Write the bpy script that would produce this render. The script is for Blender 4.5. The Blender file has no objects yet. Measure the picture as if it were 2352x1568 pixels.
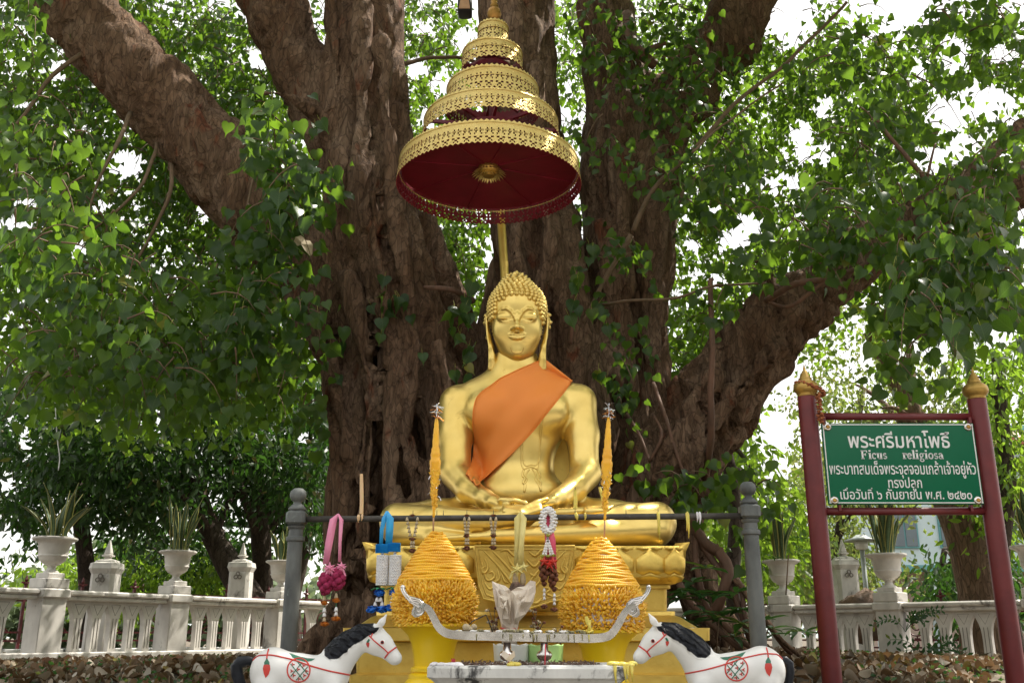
import bpy, math, random
import numpy as np
from mathutils import Vector, Matrix, noise
from mathutils.bvhtree import BVHTree

random.seed(7)
rng = np.random.default_rng(7)
sc = bpy.context.scene
COL = sc.collection
PI = math.pi
rad = math.radians

# ---------------------------------------------------------------- camera
PITCH = rad(16.8)
EYE = Vector((0, 0, 1.6))
FPX = 2235.0                      # focal length for a picture 2352 px wide
cam_d = bpy.data.cameras.new('camera')
cam_d.sensor_width = 36
cam_d.lens = 36 * FPX / 2352
cam_d.clip_start = 0.05
cam_d.clip_end = 900
cam = bpy.data.objects.new('camera', cam_d)
cam.location = EYE
cam.rotation_euler = (rad(90) + PITCH, 0, 0)
COL.objects.link(cam)
sc.camera = cam

# ---------------------------------------------------------------- sky, sun, exposure
SUN_EL, SUN_AZ = 57.0, 62.0       # degrees; azimuth from +Y towards +X (high on the right, a little behind the tree)
world = bpy.data.worlds.new('World')
sc.world = world
world.use_nodes = True
wn = world.node_tree
bg = wn.nodes['Background']
sky = wn.nodes.new('ShaderNodeTexSky')
sky.sky_type = 'NISHITA'
sky.sun_disc = False
sky.sun_elevation = rad(SUN_EL)
sky.sun_rotation = rad(SUN_AZ)
sky.altitude = 100
sky.air_density = 1.0
sky.dust_density = 5.0
sky.ozone_density = 1.0
hz = wn.nodes.new('ShaderNodeMix')       # thin white tropical haze over the whole sky
hz.data_type = 'RGBA'
hz.inputs[0].default_value = 0.72
hz.inputs[7].default_value = (9.0, 8.75, 8.2, 1)
wn.links.new(sky.outputs[0], hz.inputs[6])
wn.links.new(hz.outputs[2], bg.inputs[0])
bg.inputs[1].default_value = 0.11

sun_d = bpy.data.lights.new('sun', 'SUN')
sun_d.energy = 5.0
sun_d.angle = rad(0.55)
sun_d.color = (1.0, 0.94, 0.84)
sun = bpy.data.objects.new('sun', sun_d)
d = Vector((math.sin(rad(SUN_AZ)) * math.cos(rad(SUN_EL)), math.cos(rad(SUN_AZ)) * math.cos(rad(SUN_EL)), math.sin(rad(SUN_EL))))
sun.rotation_euler = d.to_track_quat('Z', 'Y').to_euler()
COL.objects.link(sun)

vs = sc.view_settings
vs.view_transform = 'Standard'
vs.look = 'None'
vs.gamma = 1
vs.use_curve_mapping = False
vs.exposure = 0.88
sc.cycles.max_bounces = 7
sc.cycles.diffuse_bounces = 4
sc.cycles.glossy_bounces = 3
sc.cycles.transmission_bounces = 4
sc.cycles.transparent_max_bounces = 8
sc.cycles.caustics_reflective = False
sc.cycles.caustics_refractive = False

# ---------------------------------------------------------------- where things stand
FWD = Vector((0, math.cos(PITCH), math.sin(PITCH)))
UP = Vector((0, -math.sin(PITCH), math.cos(PITCH)))
def ray(px, py):
    return FWD * FPX + Vector((1, 0, 0)) * (px - 1176) + UP * (784 - py)
def at(px, py, Y):
    r = ray(px, py)
    return EYE + r * (Y / r.y)
def atz(px, py, z):
    r = ray(px, py)
    return EYE + r * ((z - EYE.z) / r.z)
def depth(p):
    return (Vector(p) - EYE).dot(FWD)
def met(px, p):                    # a length of px picture pixels at point p, in metres
    return px * depth(p) / FPX
def Q(px, py, Y, r):
    p = at(px, py, Y)
    return p, met(r, p)
def proj(P):                       # numpy (n,3) -> (n,2)
    P = np.asarray(P, float) - np.array(EYE)
    dd = P @ np.array(FWD)
    u = P @ np.array(UP)
    return np.stack([1176 + FPX * P[:, 0] / dd, 784 - FPX * u / dd], 1)

# ---------------------------------------------------------------- mesh helpers
class MB:
    def __init__(s):
        s.v = []; s.f = []; s.m = []
    def add(s, vs, fs, mi=0):
        o = len(s.v)
        s.v.extend(tuple(x) for x in vs)
        s.f.extend(tuple(i + o for i in f) for f in fs)
        s.m.extend([mi] * len(fs))
        return s
    def box(s, c, size, rz=0, mi=0, M=None):
        hx, hy, hz_ = size[0] / 2, size[1] / 2, size[2] / 2
        R = M if M is not None else Matrix.Rotation(rz, 3, 'Z')
        c = Vector(c)
        vs_ = [c + R @ Vector((x * hx, y * hy, z * hz_)) for z in (-1, 1) for y in (-1, 1) for x in (-1, 1)]
        return s.add(vs_, [(0, 2, 3, 1), (4, 5, 7, 6), (0, 1, 5, 4), (2, 6, 7, 3), (0, 4, 6, 2), (1, 3, 7, 5)], mi)
    def cbox(s, c, size, b=0.01, rz=0, mi=0):
        """box with chamfered vertical and horizontal edges"""
        hx, hy, hz_ = size[0] / 2, size[1] / 2, size[2] / 2
        R = Matrix.Rotation(rz, 3, 'Z'); c = Vector(c)
        rings = []
        for z, ins in ((-hz_, b), (-hz_ + b, 0), (hz_ - b, 0), (hz_, b)):
            x, y = hx - ins, hy - ins
            rings.append([(-x + b, -y, z), (x - b, -y, z), (x, -y + b, z), (x, y - b, z), (x - b, y, z), (-x + b, y, z), (-x, y - b, z), (-x, -y + b, z)])
        vs_ = [c + R @ Vector(p) for r in rings for p in r]
        fs = []
        for k in range(3):
            for i in range(8):
                j = (i + 1) % 8
                fs.append((k * 8 + i, k * 8 + j, k * 8 + 8 + j, k * 8 + 8 + i))
        fs.append(tuple(range(7, -1, -1))); fs.append(tuple(range(24, 32)))
        return s.add(vs_, fs, mi)
    def lathe(s, prof, c=(0, 0, 0), n=20, mi=0, axis=None, sq=1.0):
        """prof: list of (r, z)"""
        c = Vector(c); vs_ = []; fs = []
        R = axis if axis is not None else Matrix.Identity(3)
        for r, z in prof:
            for i in range(n):
                a = 2 * PI * i / n
                vs_.append(c + R @ Vector((r * math.cos(a), r * sq * math.sin(a), z)))
        for k in range(len(prof) - 1):
            for i in range(n):
                j = (i + 1) % n
                fs.append((k * n + i, k * n + j, k * n + n + j, k * n + n + i))
        fs.append(tuple(range(n - 1, -1, -1)))
        fs.append(tuple(range((len(prof) - 1) * n, len(prof) * n)))
        return s.add(vs_, fs, mi)
    def tube(s, pts, rad_, n=8, mi=0, flat=1.0, close=False):
        pts = [Vector(p) for p in pts]
        if not hasattr(rad_, '__len__'): rad_ = [rad_] * len(pts)
        vs_ = []; fs = []
        t0 = (pts[1] - pts[0]).normalized()
        nrm = t0.orthogonal().normalized()
        m = len(pts)
        for i, p in enumerate(pts):
            if close: t = (pts[(i + 1) % m] - pts[i - 1]).normalized()
            elif i == 0: t = t0
            elif i == m - 1: t = (pts[i] - pts[i - 1]).normalized()
            else: t = (pts[i + 1] - pts[i - 1]).normalized()
            nrm = (nrm - t * nrm.dot(t))
            nrm = nrm.normalized() if nrm.length > 1e-6 else t.orthogonal().normalized()
            b = t.cross(nrm)
            for k in range(n):
                a = 2 * PI * k / n
                vs_.append(p + (nrm * math.cos(a) + b * math.sin(a) * flat) * rad_[i])
        for i in range(m if close else m - 1):
            i2 = (i + 1) % m
            for k in range(n):
                j = (k + 1) % n
                fs.append((i * n + k, i * n + j, i2 * n + j, i2 * n + k))
        if not close:
            fs.append(tuple(range(n - 1, -1, -1))); fs.append(tuple(range((m - 1) * n, m * n)))
        return s.add(vs_, fs, mi)
    def ball(s, c, r, mi=0, n=8, m=6, sc_=(1, 1, 1), R=None):
        c = Vector(c); vs_ = [(0, 0, -1)]; fs = []
        for k in range(1, m):
            a = -PI / 2 + PI * k / m
            for i in range(n):
                b = 2 * PI * i / n
                vs_.append((math.cos(a) * math.cos(b), math.cos(a) * math.sin(b), math.sin(a)))
        vs_.append((0, 0, 1))
        R = R if R is not None else Matrix.Identity(3)
        vv = [c + R @ Vector((x * r * sc_[0], y * r * sc_[1], z * r * sc_[2])) for x, y, z in vs_]
        for i in range(n): fs.append((0, 1 + (i + 1) % n, 1 + i))
        for k in range(m - 2):
            for i in range(n):
                j = (i + 1) % n
                fs.append((1 + k * n + i, 1 + k * n + j, 1 + k * n + n + j, 1 + k * n + n + i))
        t = len(vs_) - 1; o = 1 + (m - 2) * n
        for i in range(n): fs.append((o + i, o + (i + 1) % n, t))
        return s.add(vv, fs, mi)
    def prism(s, poly, y0, y1, T=None, mi=0):
        """poly in (x,z), extruded along y; T maps local Vector -> world"""
        T = T or (lambda p: p)
        n = len(poly)
        vs_ = [T(Vector((x, y0, z))) for x, z in poly] + [T(Vector((x, y1, z))) for x, z in poly]
        fs = [tuple(range(n)), tuple(range(2 * n - 1, n - 1, -1))]
        for i in range(n):
            j = (i + 1) % n
            fs.append((i, i + n, j + n, j))
        return s.add(vs_, fs, mi)
    def ribbon(s, pts, w, side=Vector((1, 0, 0)), t=0.002, mi=0):
        """flat strip with real thickness along pts; w = width or list of widths"""
        if not hasattr(w, '__len__'): w = [w] * len(pts)
        vs_ = []; fs = []
        pts = [Vector(p) for p in pts]
        for i, p in enumerate(pts):
            tg = (pts[min(i + 1, len(pts) - 1)] - pts[max(i - 1, 0)]).normalized()
            nn = tg.cross(side)
            nn = nn.normalized() if nn.length > 1e-6 else Vector((0, -1, 0))
            sd = side.normalized()
            for a, b in ((-1, -1), (1, -1), (1, 1), (-1, 1)):
                vs_.append(p + sd * (a * w[i] / 2) + nn * (b * t / 2))
        for i in range(len(pts) - 1):
            for k in range(4):
                j = (k + 1) % 4
                fs.append((i * 4 + k, i * 4 + j, i * 4 + 4 + j, i * 4 + 4 + k))
        fs.append((3, 2, 1, 0)); e = (len(pts) - 1) * 4
        fs.append((e, e + 1, e + 2, e + 3))
        return s.add(vs_, fs, mi)
    def mesh(s, name='m', mats=(), off=(0, 0, 0), smooth=True):
        me = bpy.data.meshes.new(name)
        o = Vector(off)
        me.from_pydata([(x - o.x, y - o.y, z - o.z) for x, y, z in s.v], [], s.f)
        for m in mats: me.materials.append(m)
        if len(mats) > 1: me.polygons.foreach_set('material_index', s.m)
        me.polygons.foreach_set('use_smooth', [smooth] * len(s.f))
        me.update()
        return me

def world_off(o):
    v = Vector((0, 0, 0))
    while o is not None:
        v = v + o.location; o = o.parent
    return v
def mlist(m): return list(m) if isinstance(m, (list, tuple)) else [m]
def obj(name, mb, mat, parent=None, smooth=True, label=None, kind=None, sharp=None):
    """links mb (world coordinates) as ONE mesh object"""
    me = mb.mesh(name, mlist(mat), world_off(parent), smooth) if isinstance(mb, MB) else mb
    o = bpy.data.objects.new(name, me)
    COL.objects.link(o)
    if parent is not None: o.parent = parent
    if label: o['label'] = label
    if kind: o['kind'] = kind
    if sharp and smooth: me.set_sharp_from_angle(angle=rad(sharp))
    return o
def npobj(name, V, F, mat, parent=None, smooth=True, label=None, kind=None):
    """numpy verts + equal-size faces"""
    off = np.array(world_off(parent))
    me = bpy.data.meshes.new(name)
    V = np.asarray(V, np.float32) - off.astype(np.float32)
    F = np.asarray(F, np.int32); k = F.shape[1]
    me.vertices.add(len(V)); me.vertices.foreach_set('co', V.ravel())
    me.loops.add(F.size); me.loops.foreach_set('vertex_index', F.ravel())
    me.polygons.add(len(F)); me.polygons.foreach_set('loop_start', np.arange(0, F.size, k, dtype=np.int32))
    me.polygons.foreach_set('use_smooth', np.full(len(F), smooth))
    for m in mlist(mat): me.materials.append(m)
    me.update(calc_edges=True)
    return obj(name, me, None, parent, label=label, kind=kind)
def inst(name, me, parent, M):
    o = bpy.data.objects.new(name, me)
    COL.objects.link(o)
    if parent is not None: o.parent = parent
    o.matrix_local = Matrix.Translation(-world_off(parent)) @ M
    return o
def thing(name, label, cat, loc, group=None):
    o = bpy.data.objects.new(name, None)
    o.empty_display_size = 0.2
    COL.objects.link(o)
    o.location = loc
    o['label'] = label; o['category'] = cat
    if group: o['group'] = group
    return o
def tag(o, label, cat, group=None):
    o['label'] = label; o['category'] = cat
    if group: o['group'] = group
    return o

def lerp(a, b, t): return a + (b - a) * t
def bez(p0, p1, p2, n=8):
    p0, p1, p2 = Vector(p0), Vector(p1), Vector(p2)
    return [(1 - t) ** 2 * p0 + 2 * t * (1 - t) * p1 + t * t * p2 for t in [i / n for i in range(n + 1)]]
def smoothpath(pts, sub=4):
    pts = [Vector(p) for p in pts]
    out = []
    for i in range(len(pts) - 1):
        p0 = pts[max(i - 1, 0)]; p1 = pts[i]; p2 = pts[i + 1]; p3 = pts[min(i + 2, len(pts) - 1)]
        for k in range(sub):
            t = k / sub
            out.append(0.5 * ((2 * p1) + (-p0 + p2) * t + (2 * p0 - 5 * p1 + 4 * p2 - p3) * t * t + (-p0 + 3 * p1 - 3 * p2 + p3) * t ** 3))
    out.append(pts[-1])
    return out
def smoothnum(v, sub=4):
    return [p.x for p in smoothpath([(a, 0, 0) for a in v], sub)]

# ---------------------------------------------------------------- signed-distance modelling
class Field:
    def __init__(s, lo, hi, h):
        s.h = h; s.lo = np.array(lo, float)
        s.n = np.ceil((np.array(hi) - s.lo) / h).astype(int) + 1
        s.ax = [s.lo[i] + h * np.arange(s.n[i]) for i in range(3)]
        s.D = np.full(s.n, 1.0, np.float32)
    def sub(s, lo, hi):
        sl = []
        for i in range(3):
            a = max(0, int(math.floor((lo[i] - s.lo[i]) / s.h))); b = min(s.n[i], int(math.ceil((hi[i] - s.lo[i]) / s.h)) + 1)
            if b <= a: return None
            sl.append(slice(a, b))
        X, Y, Z = np.meshgrid(*[s.ax[i][sl[i]] for i in range(3)], indexing='ij')
        return tuple(sl), X, Y, Z
    def comb(s, sl, d, k, op):
        a = s.D[sl]
        if op == '-': d = -d; a_, b_ = a, d; hh = np.maximum(k - np.abs(a_ - b_), 0) / max(k, 1e-6); s.D[sl] = np.maximum(a_, b_) + hh * hh * k / 4
        else: hh = np.maximum(k - np.abs(a - d), 0) / max(k, 1e-6); s.D[sl] = np.minimum(a, d) - hh * hh * k / 4
    def capsule(s, a, b, ra, rb, k=0.05, op='+', flat=None):
        a = np.array(a, float); b = np.array(b, float); m = max(ra, rb) + k + 3 * s.h
        g = s.sub(np.minimum(a, b) - m, np.maximum(a, b) + m)
        if g is None: return
        sl, X, Y, Z = g
        ba = b - a; L = max(ba @ ba, 1e-9)
        t = np.clip(((X - a[0]) * ba[0] + (Y - a[1]) * ba[1] + (Z - a[2]) * ba[2]) / L, 0, 1)
        dx, dy, dz = X - a[0] - t * ba[0], Y - a[1] - t * ba[1], Z - a[2] - t * ba[2]
        if flat is not None: dx, dy, dz = dx / flat[0], dy / flat[1], dz / flat[2]
        d = np.sqrt(dx * dx + dy * dy + dz * dz) - (ra + (rb - ra) * t)
        s.comb(sl, d.astype(np.float32), k, op)
    def chain(s, pts, k=0.05, op='+', flat=None):
        """pts: list of (Vector, radius)"""
        for (a, ra), (b, rb) in zip(pts, pts[1:]): s.capsule(a, b, ra, rb, k, op, flat)
    def ell(s, c, r, k=0.05, op='+', R=None):
        c = np.array(c, float); m = max(r) + k + 3 * s.h
        g = s.sub(c - m, c + m)
        if g is None: return
        sl, X, Y, Z = g
        x, y, z = X - c[0], Y - c[1], Z - c[2]
        if R is not None:
            Ri = np.array(R.transposed())
            x, y, z = Ri[0, 0] * x + Ri[0, 1] * y + Ri[0, 2] * z, Ri[1, 0] * x + Ri[1, 1] * y + Ri[1, 2] * z, Ri[2, 0] * x + Ri[2, 1] * y + Ri[2, 2] * z
        k0 = np.sqrt((x / r[0]) ** 2 + (y / r[1]) ** 2 + (z / r[2]) ** 2)
        k1 = np.sqrt((x / r[0] ** 2) ** 2 + (y / r[1] ** 2) ** 2 + (z / r[2] ** 2) ** 2)
        d = k0 * (k0 - 1) / np.maximum(k1, 1e-6)
        s.comb(sl, d.astype(np.float32), k, op)
    def cut_below(s, z):
        s.D = np.maximum(s.D, (z - s.ax[2])[None, None, :].astype(np.float32))
    def surf(s):
        D = s.D; ins = D < 0
        nx, ny, nz = D.shape
        cnt = np.zeros((nx - 1, ny - 1, nz - 1), np.int16)
        acc = np.zeros((nx - 1, ny - 1, nz - 1, 3), np.float32)
        quads = []
        cellshape = (nx - 1, ny - 1, nz - 1)
        edges = []
        for ax in range(3):
            o = [(0, 0, 0), (0, 0, 0)]
            sa = [slice(None)] * 3; sb = [slice(None)] * 3
            sa[ax] = slice(0, -1); sb[ax] = slice(1, None)
            A, B = D[tuple(sa)], D[tuple(sb)]
            cr = (A < 0) != (B < 0)
            idx = np.argwhere(cr)
            a = A[cr]; b = B[cr]
            t = a / (a - b)
            p = idx.astype(np.float32); p[:, ax] += t
            o1, o2 = [q for q in range(3) if q != ax]
            cells = []
            ok = np.ones(len(idx), bool)
            for (d1, d2) in ((0, 0), (-1, 0), (-1, -1), (0, -1)):
                c = idx.copy(); c[:, o1] += d1; c[:, o2] += d2
                ok &= (c[:, o1] >= 0) & (c[:, o1] < cellshape[o1]) & (c[:, o2] >= 0) & (c[:, o2] < cellshape[o2])
                cells.append(c)
            cells = [c[ok] for c in cells]; p = p[ok]; flip = (a[ok] < 0)
            for c in cells:
                np.add.at(acc, (c[:, 0], c[:, 1], c[:, 2]), p)
                np.add.at(cnt, (c[:, 0], c[:, 1], c[:, 2]), 1)
            edges.append((cells, flip, ax))
        used = cnt > 0
        ids = np.full(cellshape, -1, np.int64)
        ids[used] = np.arange(used.sum())
        V = acc[used] / cnt[used][:, None] * s.h + s.lo
        F = []
        for cells, flip, ax in edges:
            q = np.stack([ids[c[:, 0], c[:, 1], c[:, 2]] for c in cells], 1)
            if ax == 1: flip = ~flip
            q[~flip] = q[~flip][:, ::-1]
            F.append(q)
        return V, np.concatenate(F)
def relax(V, F, it=2, w=0.5):
    n = len(V)
    for _ in range(it):
        acc = np.zeros((n, 3)); cnt = np.zeros(n)
        for i in range(4):
            a = F[:, i]; b = F[:, (i + 1) % 4]
            np.add.at(acc, a, V[b]); np.add.at(cnt, a, 1)
            np.add.at(acc, b, V[a]); np.add.at(cnt, b, 1)
        V = V * (1 - w) + w * acc / np.maximum(cnt, 1)[:, None]
    return V
def normals(V, F):
    n = np.cross(V[F[:, 2]] - V[F[:, 0]], V[F[:, 3]] - V[F[:, 1]])
    N = np.zeros_like(V)
    for i in range(4): np.add.at(N, F[:, i], n)
    return N / np.maximum(np.linalg.norm(N, axis=1), 1e-9)[:, None]
def bvh_of(V, F):
    return BVHTree.FromPolygons([tuple(v) for v in V.tolist()], [tuple(f) for f in F.tolist()])
def cast(bvh, px, py, off=0.0):
    """the point of a surface that stands behind picture point px,py"""
    r = ray(px, py).normalized()
    hit, nrm, i, dist = bvh.ray_cast(EYE, r)
    if hit is None: return None
    if nrm.dot(r) > 0: nrm = -nrm
    return hit + nrm * off
def drape_line(bvh, pts, off=0.0, sub=5):
    out = []
    for p in smoothpath([(x, y, 0) for x, y in pts], sub):
        h = cast(bvh, p.x, p.y, off)
        if h is not None: out.append(h)
    return out
# ---------------------------------------------------------------- materials
def new_mat(name):
    m = bpy.data.materials.new(name); m.use_nodes = True
    nt = m.node_tree
    return m, nt, nt.nodes['Principled BSDF']
def N(nt, t, **kw):
    n = nt.nodes.new(t)
    for k, v in kw.items(): setattr(n, k, v)
    return n
def c4(c): return (c[0], c[1], c[2], 1)
def coords(nt, stretch=(1, 1, 1)):
    tc = N(nt, 'ShaderNodeTexCoord'); mp = N(nt, 'ShaderNodeMapping')
    mp.inputs['Scale'].default_value = stretch
    nt.links.new(tc.outputs['Object'], mp.inputs['Vector'])
    return mp.outputs[0]
def nz(nt, vec, scale, detail=4, rough=0.55, dist=0.0):
    n = N(nt, 'ShaderNodeTexNoise')
    n.inputs['Scale'].default_value = scale; n.inputs['Detail'].default_value = detail
    n.inputs['Roughness'].default_value = rough; n.inputs['Distortion'].default_value = dist
    nt.links.new(vec, n.inputs['Vector'])
    return n.outputs[0]
def ramp(nt, fac, stops):
    r = N(nt, 'ShaderNodeValToRGB')
    el = r.color_ramp.elements
    el[0].position = stops[0][0]; el[0].color = c4(stops[0][1])
    el[1].position = stops[-1][0]; el[1].color = c4(stops[-1][1])
    for p, c in stops[1:-1]:
        e = el.new(p); e.color = c4(c)
    nt.links.new(fac, r.inputs[0])
    return r.outputs[0]
def mixc(nt, fac, a, b, blend='MIX'):
    m = N(nt, 'ShaderNodeMix'); m.data_type = 'RGBA'; m.blend_type = blend
    for i, s_ in ((0, fac), (6, a), (7, b)):
        if isinstance(s_, (int, float)): m.inputs[i].default_value = s_
        elif isinstance(s_, tuple): m.inputs[i].default_value = c4(s_)
        else: nt.links.new(s_, m.inputs[i])
    return m.outputs[2]
def bump(nt, b, h, strength=0.5, dist=0.01, prev=None):
    n = N(nt, 'ShaderNodeBump')
    n.inputs['Strength'].default_value = strength; n.inputs['Distance'].default_value = dist
    nt.links.new(h, n.inputs['Height'])
    if prev is not None: nt.links.new(prev, n.inputs['Normal'])
    if b is not None: nt.links.new(n.outputs[0], b.inputs['Normal'])
    return n.outputs[0]
def pm(name, c1, c2=None, scale=8, rough=0.6, metal=0.0, bstr=0.3, bscale=40, bdist=0.004, stretch=(1, 1, 1),
       rough2=None, lo=0.35, hi=0.65, spec=None, sss=0, coat=0, c3=None, s3=3, t3=0.6):
    m, nt, b = new_mat(name)
    v = coords(nt, stretch)
    c2 = c2 or tuple(x * 0.75 for x in c1)
    f = nz(nt, v, scale, 5)
    col = ramp(nt, f, [(lo, c1), (hi, c2)])
    if c3 is not None:
        g = nz(nt, v, s3, 8, 0.68, 0.6)
        gm = ramp(nt, g, [(t3, (0, 0, 0)), (t3 + 0.09, (1, 1, 1))])
        col = mixc(nt, gm, col, c3)
    nt.links.new(col, b.inputs['Base Color'])
    b.inputs['Roughness'].default_value = rough
    b.inputs['Metallic'].default_value = metal
    if spec is not None: b.inputs['Specular IOR Level'].default_value = spec
    if sss: b.inputs['Subsurface Weight'].default_value = sss; b.inputs['Subsurface Radius'].default_value = (0.02, 0.01, 0.003)
    if coat: b.inputs['Coat Weight'].default_value = coat; b.inputs['Coat Roughness'].default_value = 0.15
    if rough2 is not None:
        rr = N(nt, 'ShaderNodeMapRange'); rr.inputs[3].default_value = rough; rr.inputs[4].default_value = rough2
        nt.links.new(nz(nt, v, scale * 2.3, 4), rr.inputs[0]); nt.links.new(rr.outputs[0], b.inputs['Roughness'])
    if bstr: bump(nt, b, nz(nt, v, bscale, 5), bstr, bdist)
    return m

def leafmat(name, stops, rough=0.38, trans=0.35, tcol=(0.25, 0.5, 0.04), vein=True, tw=1.0):
    """stops: colours over the random value each leaf gets"""
    m, nt, b = new_mat(name)
    g = N(nt, 'ShaderNodeNewGeometry')
    oi = N(nt, 'ShaderNodeObjectInfo')
    ad = N(nt, 'ShaderNodeMath', operation='ADD'); fr = N(nt, 'ShaderNodeMath', operation='FRACT')
    nt.links.new(g.outputs['Random Per Island'], ad.inputs[0]); nt.links.new(oi.outputs['Random'], ad.inputs[1])
    nt.links.new(ad.outputs[0], fr.inputs[0])
    col = ramp(nt, fr.outputs[0], stops)
    v = coords(nt)
    col = mixc(nt, nz(nt, v, 14, 4), col, mixc(nt, 0.6, col, (0.02, 0.05, 0.012)))
    nt.links.new(col, b.inputs['Base Color'])
    b.inputs['Roughness'].default_value = rough
    b.inputs['Specular IOR Level'].default_value = 0.38
    bump(nt, b, nz(nt, v, 60, 3), 0.25, 0.003)
    t = N(nt, 'ShaderNodeBsdfTranslucent')
    tc = mixc(nt, 0.6, tcol, col)
    tc2 = mixc(nt, 1.0, tc, (tw, tw, tw), 'MULTIPLY')
    nt.links.new(tc2, t.inputs[0])
    mx = N(nt, 'ShaderNodeMixShader'); mx.inputs[0].default_value = trans
    nt.links.new(b.outputs[0], mx.inputs[1]); nt.links.new(t.outputs[0], mx.inputs[2])
    nt.links.new(mx.outputs[0], nt.nodes['Material Output'].inputs[0])
    return m

def barkmat(name, base=(0.115, 0.064, 0.036), grey=(0.29, 0.205, 0.145), red=(0.16, 0.048, 0.022), dark=(0.018, 0.012, 0.010), stretch=(1, 1, 0.36), s=1.0, dist=0.03):
    m, nt, b = new_mat(name)
    v = coords(nt, stretch)
    # warp
    wv = N(nt, 'ShaderNodeTexNoise'); wv.inputs['Scale'].default_value = 3.0 * s; wv.inputs['Detail'].default_value = 3
    nt.links.new(v, wv.inputs['Vector'])
    addv = N(nt, 'ShaderNodeMix'); addv.data_type = 'VECTOR'
    addv.inputs[0].default_value = 0.22
    nt.links.new(v, addv.inputs[4]); nt.links.new(wv.outputs['Color'], addv.inputs[5])
    w = addv.outputs[1]
    vo = N(nt, 'ShaderNodeTexVoronoi', feature='DISTANCE_TO_EDGE'); vo.inputs['Scale'].default_value = 25 * s
    nt.links.new(w, vo.inputs['Vector'])
    vc = N(nt, 'ShaderNodeTexVoronoi'); vc.inputs['Scale'].default_value = 25 * s
    nt.links.new(w, vc.inputs['Vector'])
    big = nz(nt, v, 2.2 * s, 6, 0.6, 0.4)
    fine = nz(nt, w, 26 * s, 8, 0.65)
    col = ramp(nt, big, [(0.3, base), (0.52, tuple(lerp(a, b_, 0.35) for a, b_ in zip(base, grey))), (0.72, grey)])
    flake = ramp(nt, vc.outputs['Color'], [(0.0, (0.7, 0.67, 0.64)), (1.0, (1.3, 1.28, 1.26))])
    col = mixc(nt, 0.8, col, flake, 'MULTIPLY')
    rm = ramp(nt, nz(nt, w, 5.5 * s, 6, 0.6, 0.3), [(0.60, (0, 0, 0)), (0.68, (1, 1, 1))])
    col = mixc(nt, mixc(nt, 0.75, (0, 0, 0), rm), col, red)
    cr = ramp(nt, vo.outputs[0], [(0.0, (0, 0, 0)), (0.08, (1, 1, 1))])
    col = mixc(nt, mixc(nt, 0.55, (1, 1, 1), cr), dark, col)
    fm = ramp(nt, fine, [(0.3, (0.5, 0.5, 0.5)), (0.7, (1.25, 1.25, 1.25))])
    col = mixc(nt, 1.0, col, fm, 'MULTIPLY')
    nt.links.new(col, b.inputs['Base Color'])
    b.inputs['Roughness'].default_value = 0.85
    b.inputs['Specular IOR Level'].default_value = 0.12
    p = bump(nt, None, cr, 0.5, dist * 0.35)
    p = bump(nt, None, vc.outputs['Distance'], 0.6, dist, p)
    bump(nt, b, fine, 0.9, dist, p)
    return m

def goldmat(name, c1, c2, rough=0.34, metal=0.85, bstr=0.25, bscale=7, dist=0.012):
    m, nt, b = new_mat(name)
    v = coords(nt)
    col = ramp(nt, nz(nt, v, 3.5, 6), [(0.35, c1), (0.65, c2)])
    gr = ramp(nt, nz(nt, v, 5, 9, 0.7, 0.8), [(0.60, (1, 1, 1)), (0.74, (0.62, 0.55, 0.45))])
    col = mixc(nt, 1.0, col, gr, 'MULTIPLY')
    nt.links.new(col, b.inputs['Base Color'])
    b.inputs['Metallic'].default_value = metal
    rr = N(nt, 'ShaderNodeMapRange'); rr.inputs[3].default_value = rough - 0.07; rr.inputs[4].default_value = rough + 0.12
    nt.links.new(nz(nt, v, 9, 5), rr.inputs[0]); nt.links.new(rr.outputs[0], b.inputs['Roughness'])
    p = bump(nt, None, nz(nt, v, bscale, 3), bstr, dist)
    bump(nt, b, nz(nt, v, 70, 4), 0.16, 0.003, p)
    return m

M_gold = goldmat('gold_paint', (0.80, 0.60, 0.20), (0.70, 0.50, 0.14), rough=0.32, bstr=0.10, bscale=5)
M_goldp = goldmat('pedestal_gold_paint', (0.84, 0.62, 0.16), (0.68, 0.46, 0.10), rough=0.40, metal=0.75, bstr=0.5, bscale=14, dist=0.012)
M_goldl = goldmat('stamped_gold_sheet', (0.80, 0.62, 0.24), (0.74, 0.54, 0.18), rough=0.36, metal=0.8, bstr=0.9, bscale=90, dist=0.01)
M_goldd = goldmat('old_gold', (0.55, 0.33, 0.08), (0.38, 0.2, 0.05), rough=0.4)
M_maroon = pm('maroon_lining', (0.20, 0.008, 0.018), (0.15, 0.006, 0.012), 4, 0.5, bstr=0.1)
M_red_in = pm('dark_red_metal', (0.20, 0.012, 0.025), (0.12, 0.01, 0.02), 9, 0.45, bstr=0.15)
M_bark = barkmat('bodhi_bark')
M_bark2 = barkmat('background_bark', (0.06, 0.045, 0.035), (0.12, 0.10, 0.085), (0.08, 0.04, 0.03), (0.015, 0.012, 0.01), s=0.7)
M_bark3 = barkmat('brown_furrowed_bark', (0.16, 0.10, 0.065), (0.26, 0.19, 0.14), (0.14, 0.07, 0.04), (0.03, 0.02, 0.015), stretch=(1, 1, 0.2), s=0.8)
M_root = pm('reddish_root', (0.17, 0.085, 0.05), (0.10, 0.055, 0.035), 10, 0.75, bstr=0.6, bscale=30, bdist=0.01, stretch=(1, 1, 0.4))
M_twig = pm('twig', (0.17, 0.105, 0.06), (0.11, 0.075, 0.04), 12, 0.8)
M_leafA = leafmat('bodhi_leaf', [(0.0, (0.014, 0.040, 0.010)), (0.4, (0.021, 0.056, 0.013)), (0.8, (0.035, 0.080, 0.017)), (0.985, (0.08, 0.13, 0.022)), (1.0, (0.30, 0.26, 0.04))], 0.30, 0.52, (0.42, 0.74, 0.035))
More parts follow.
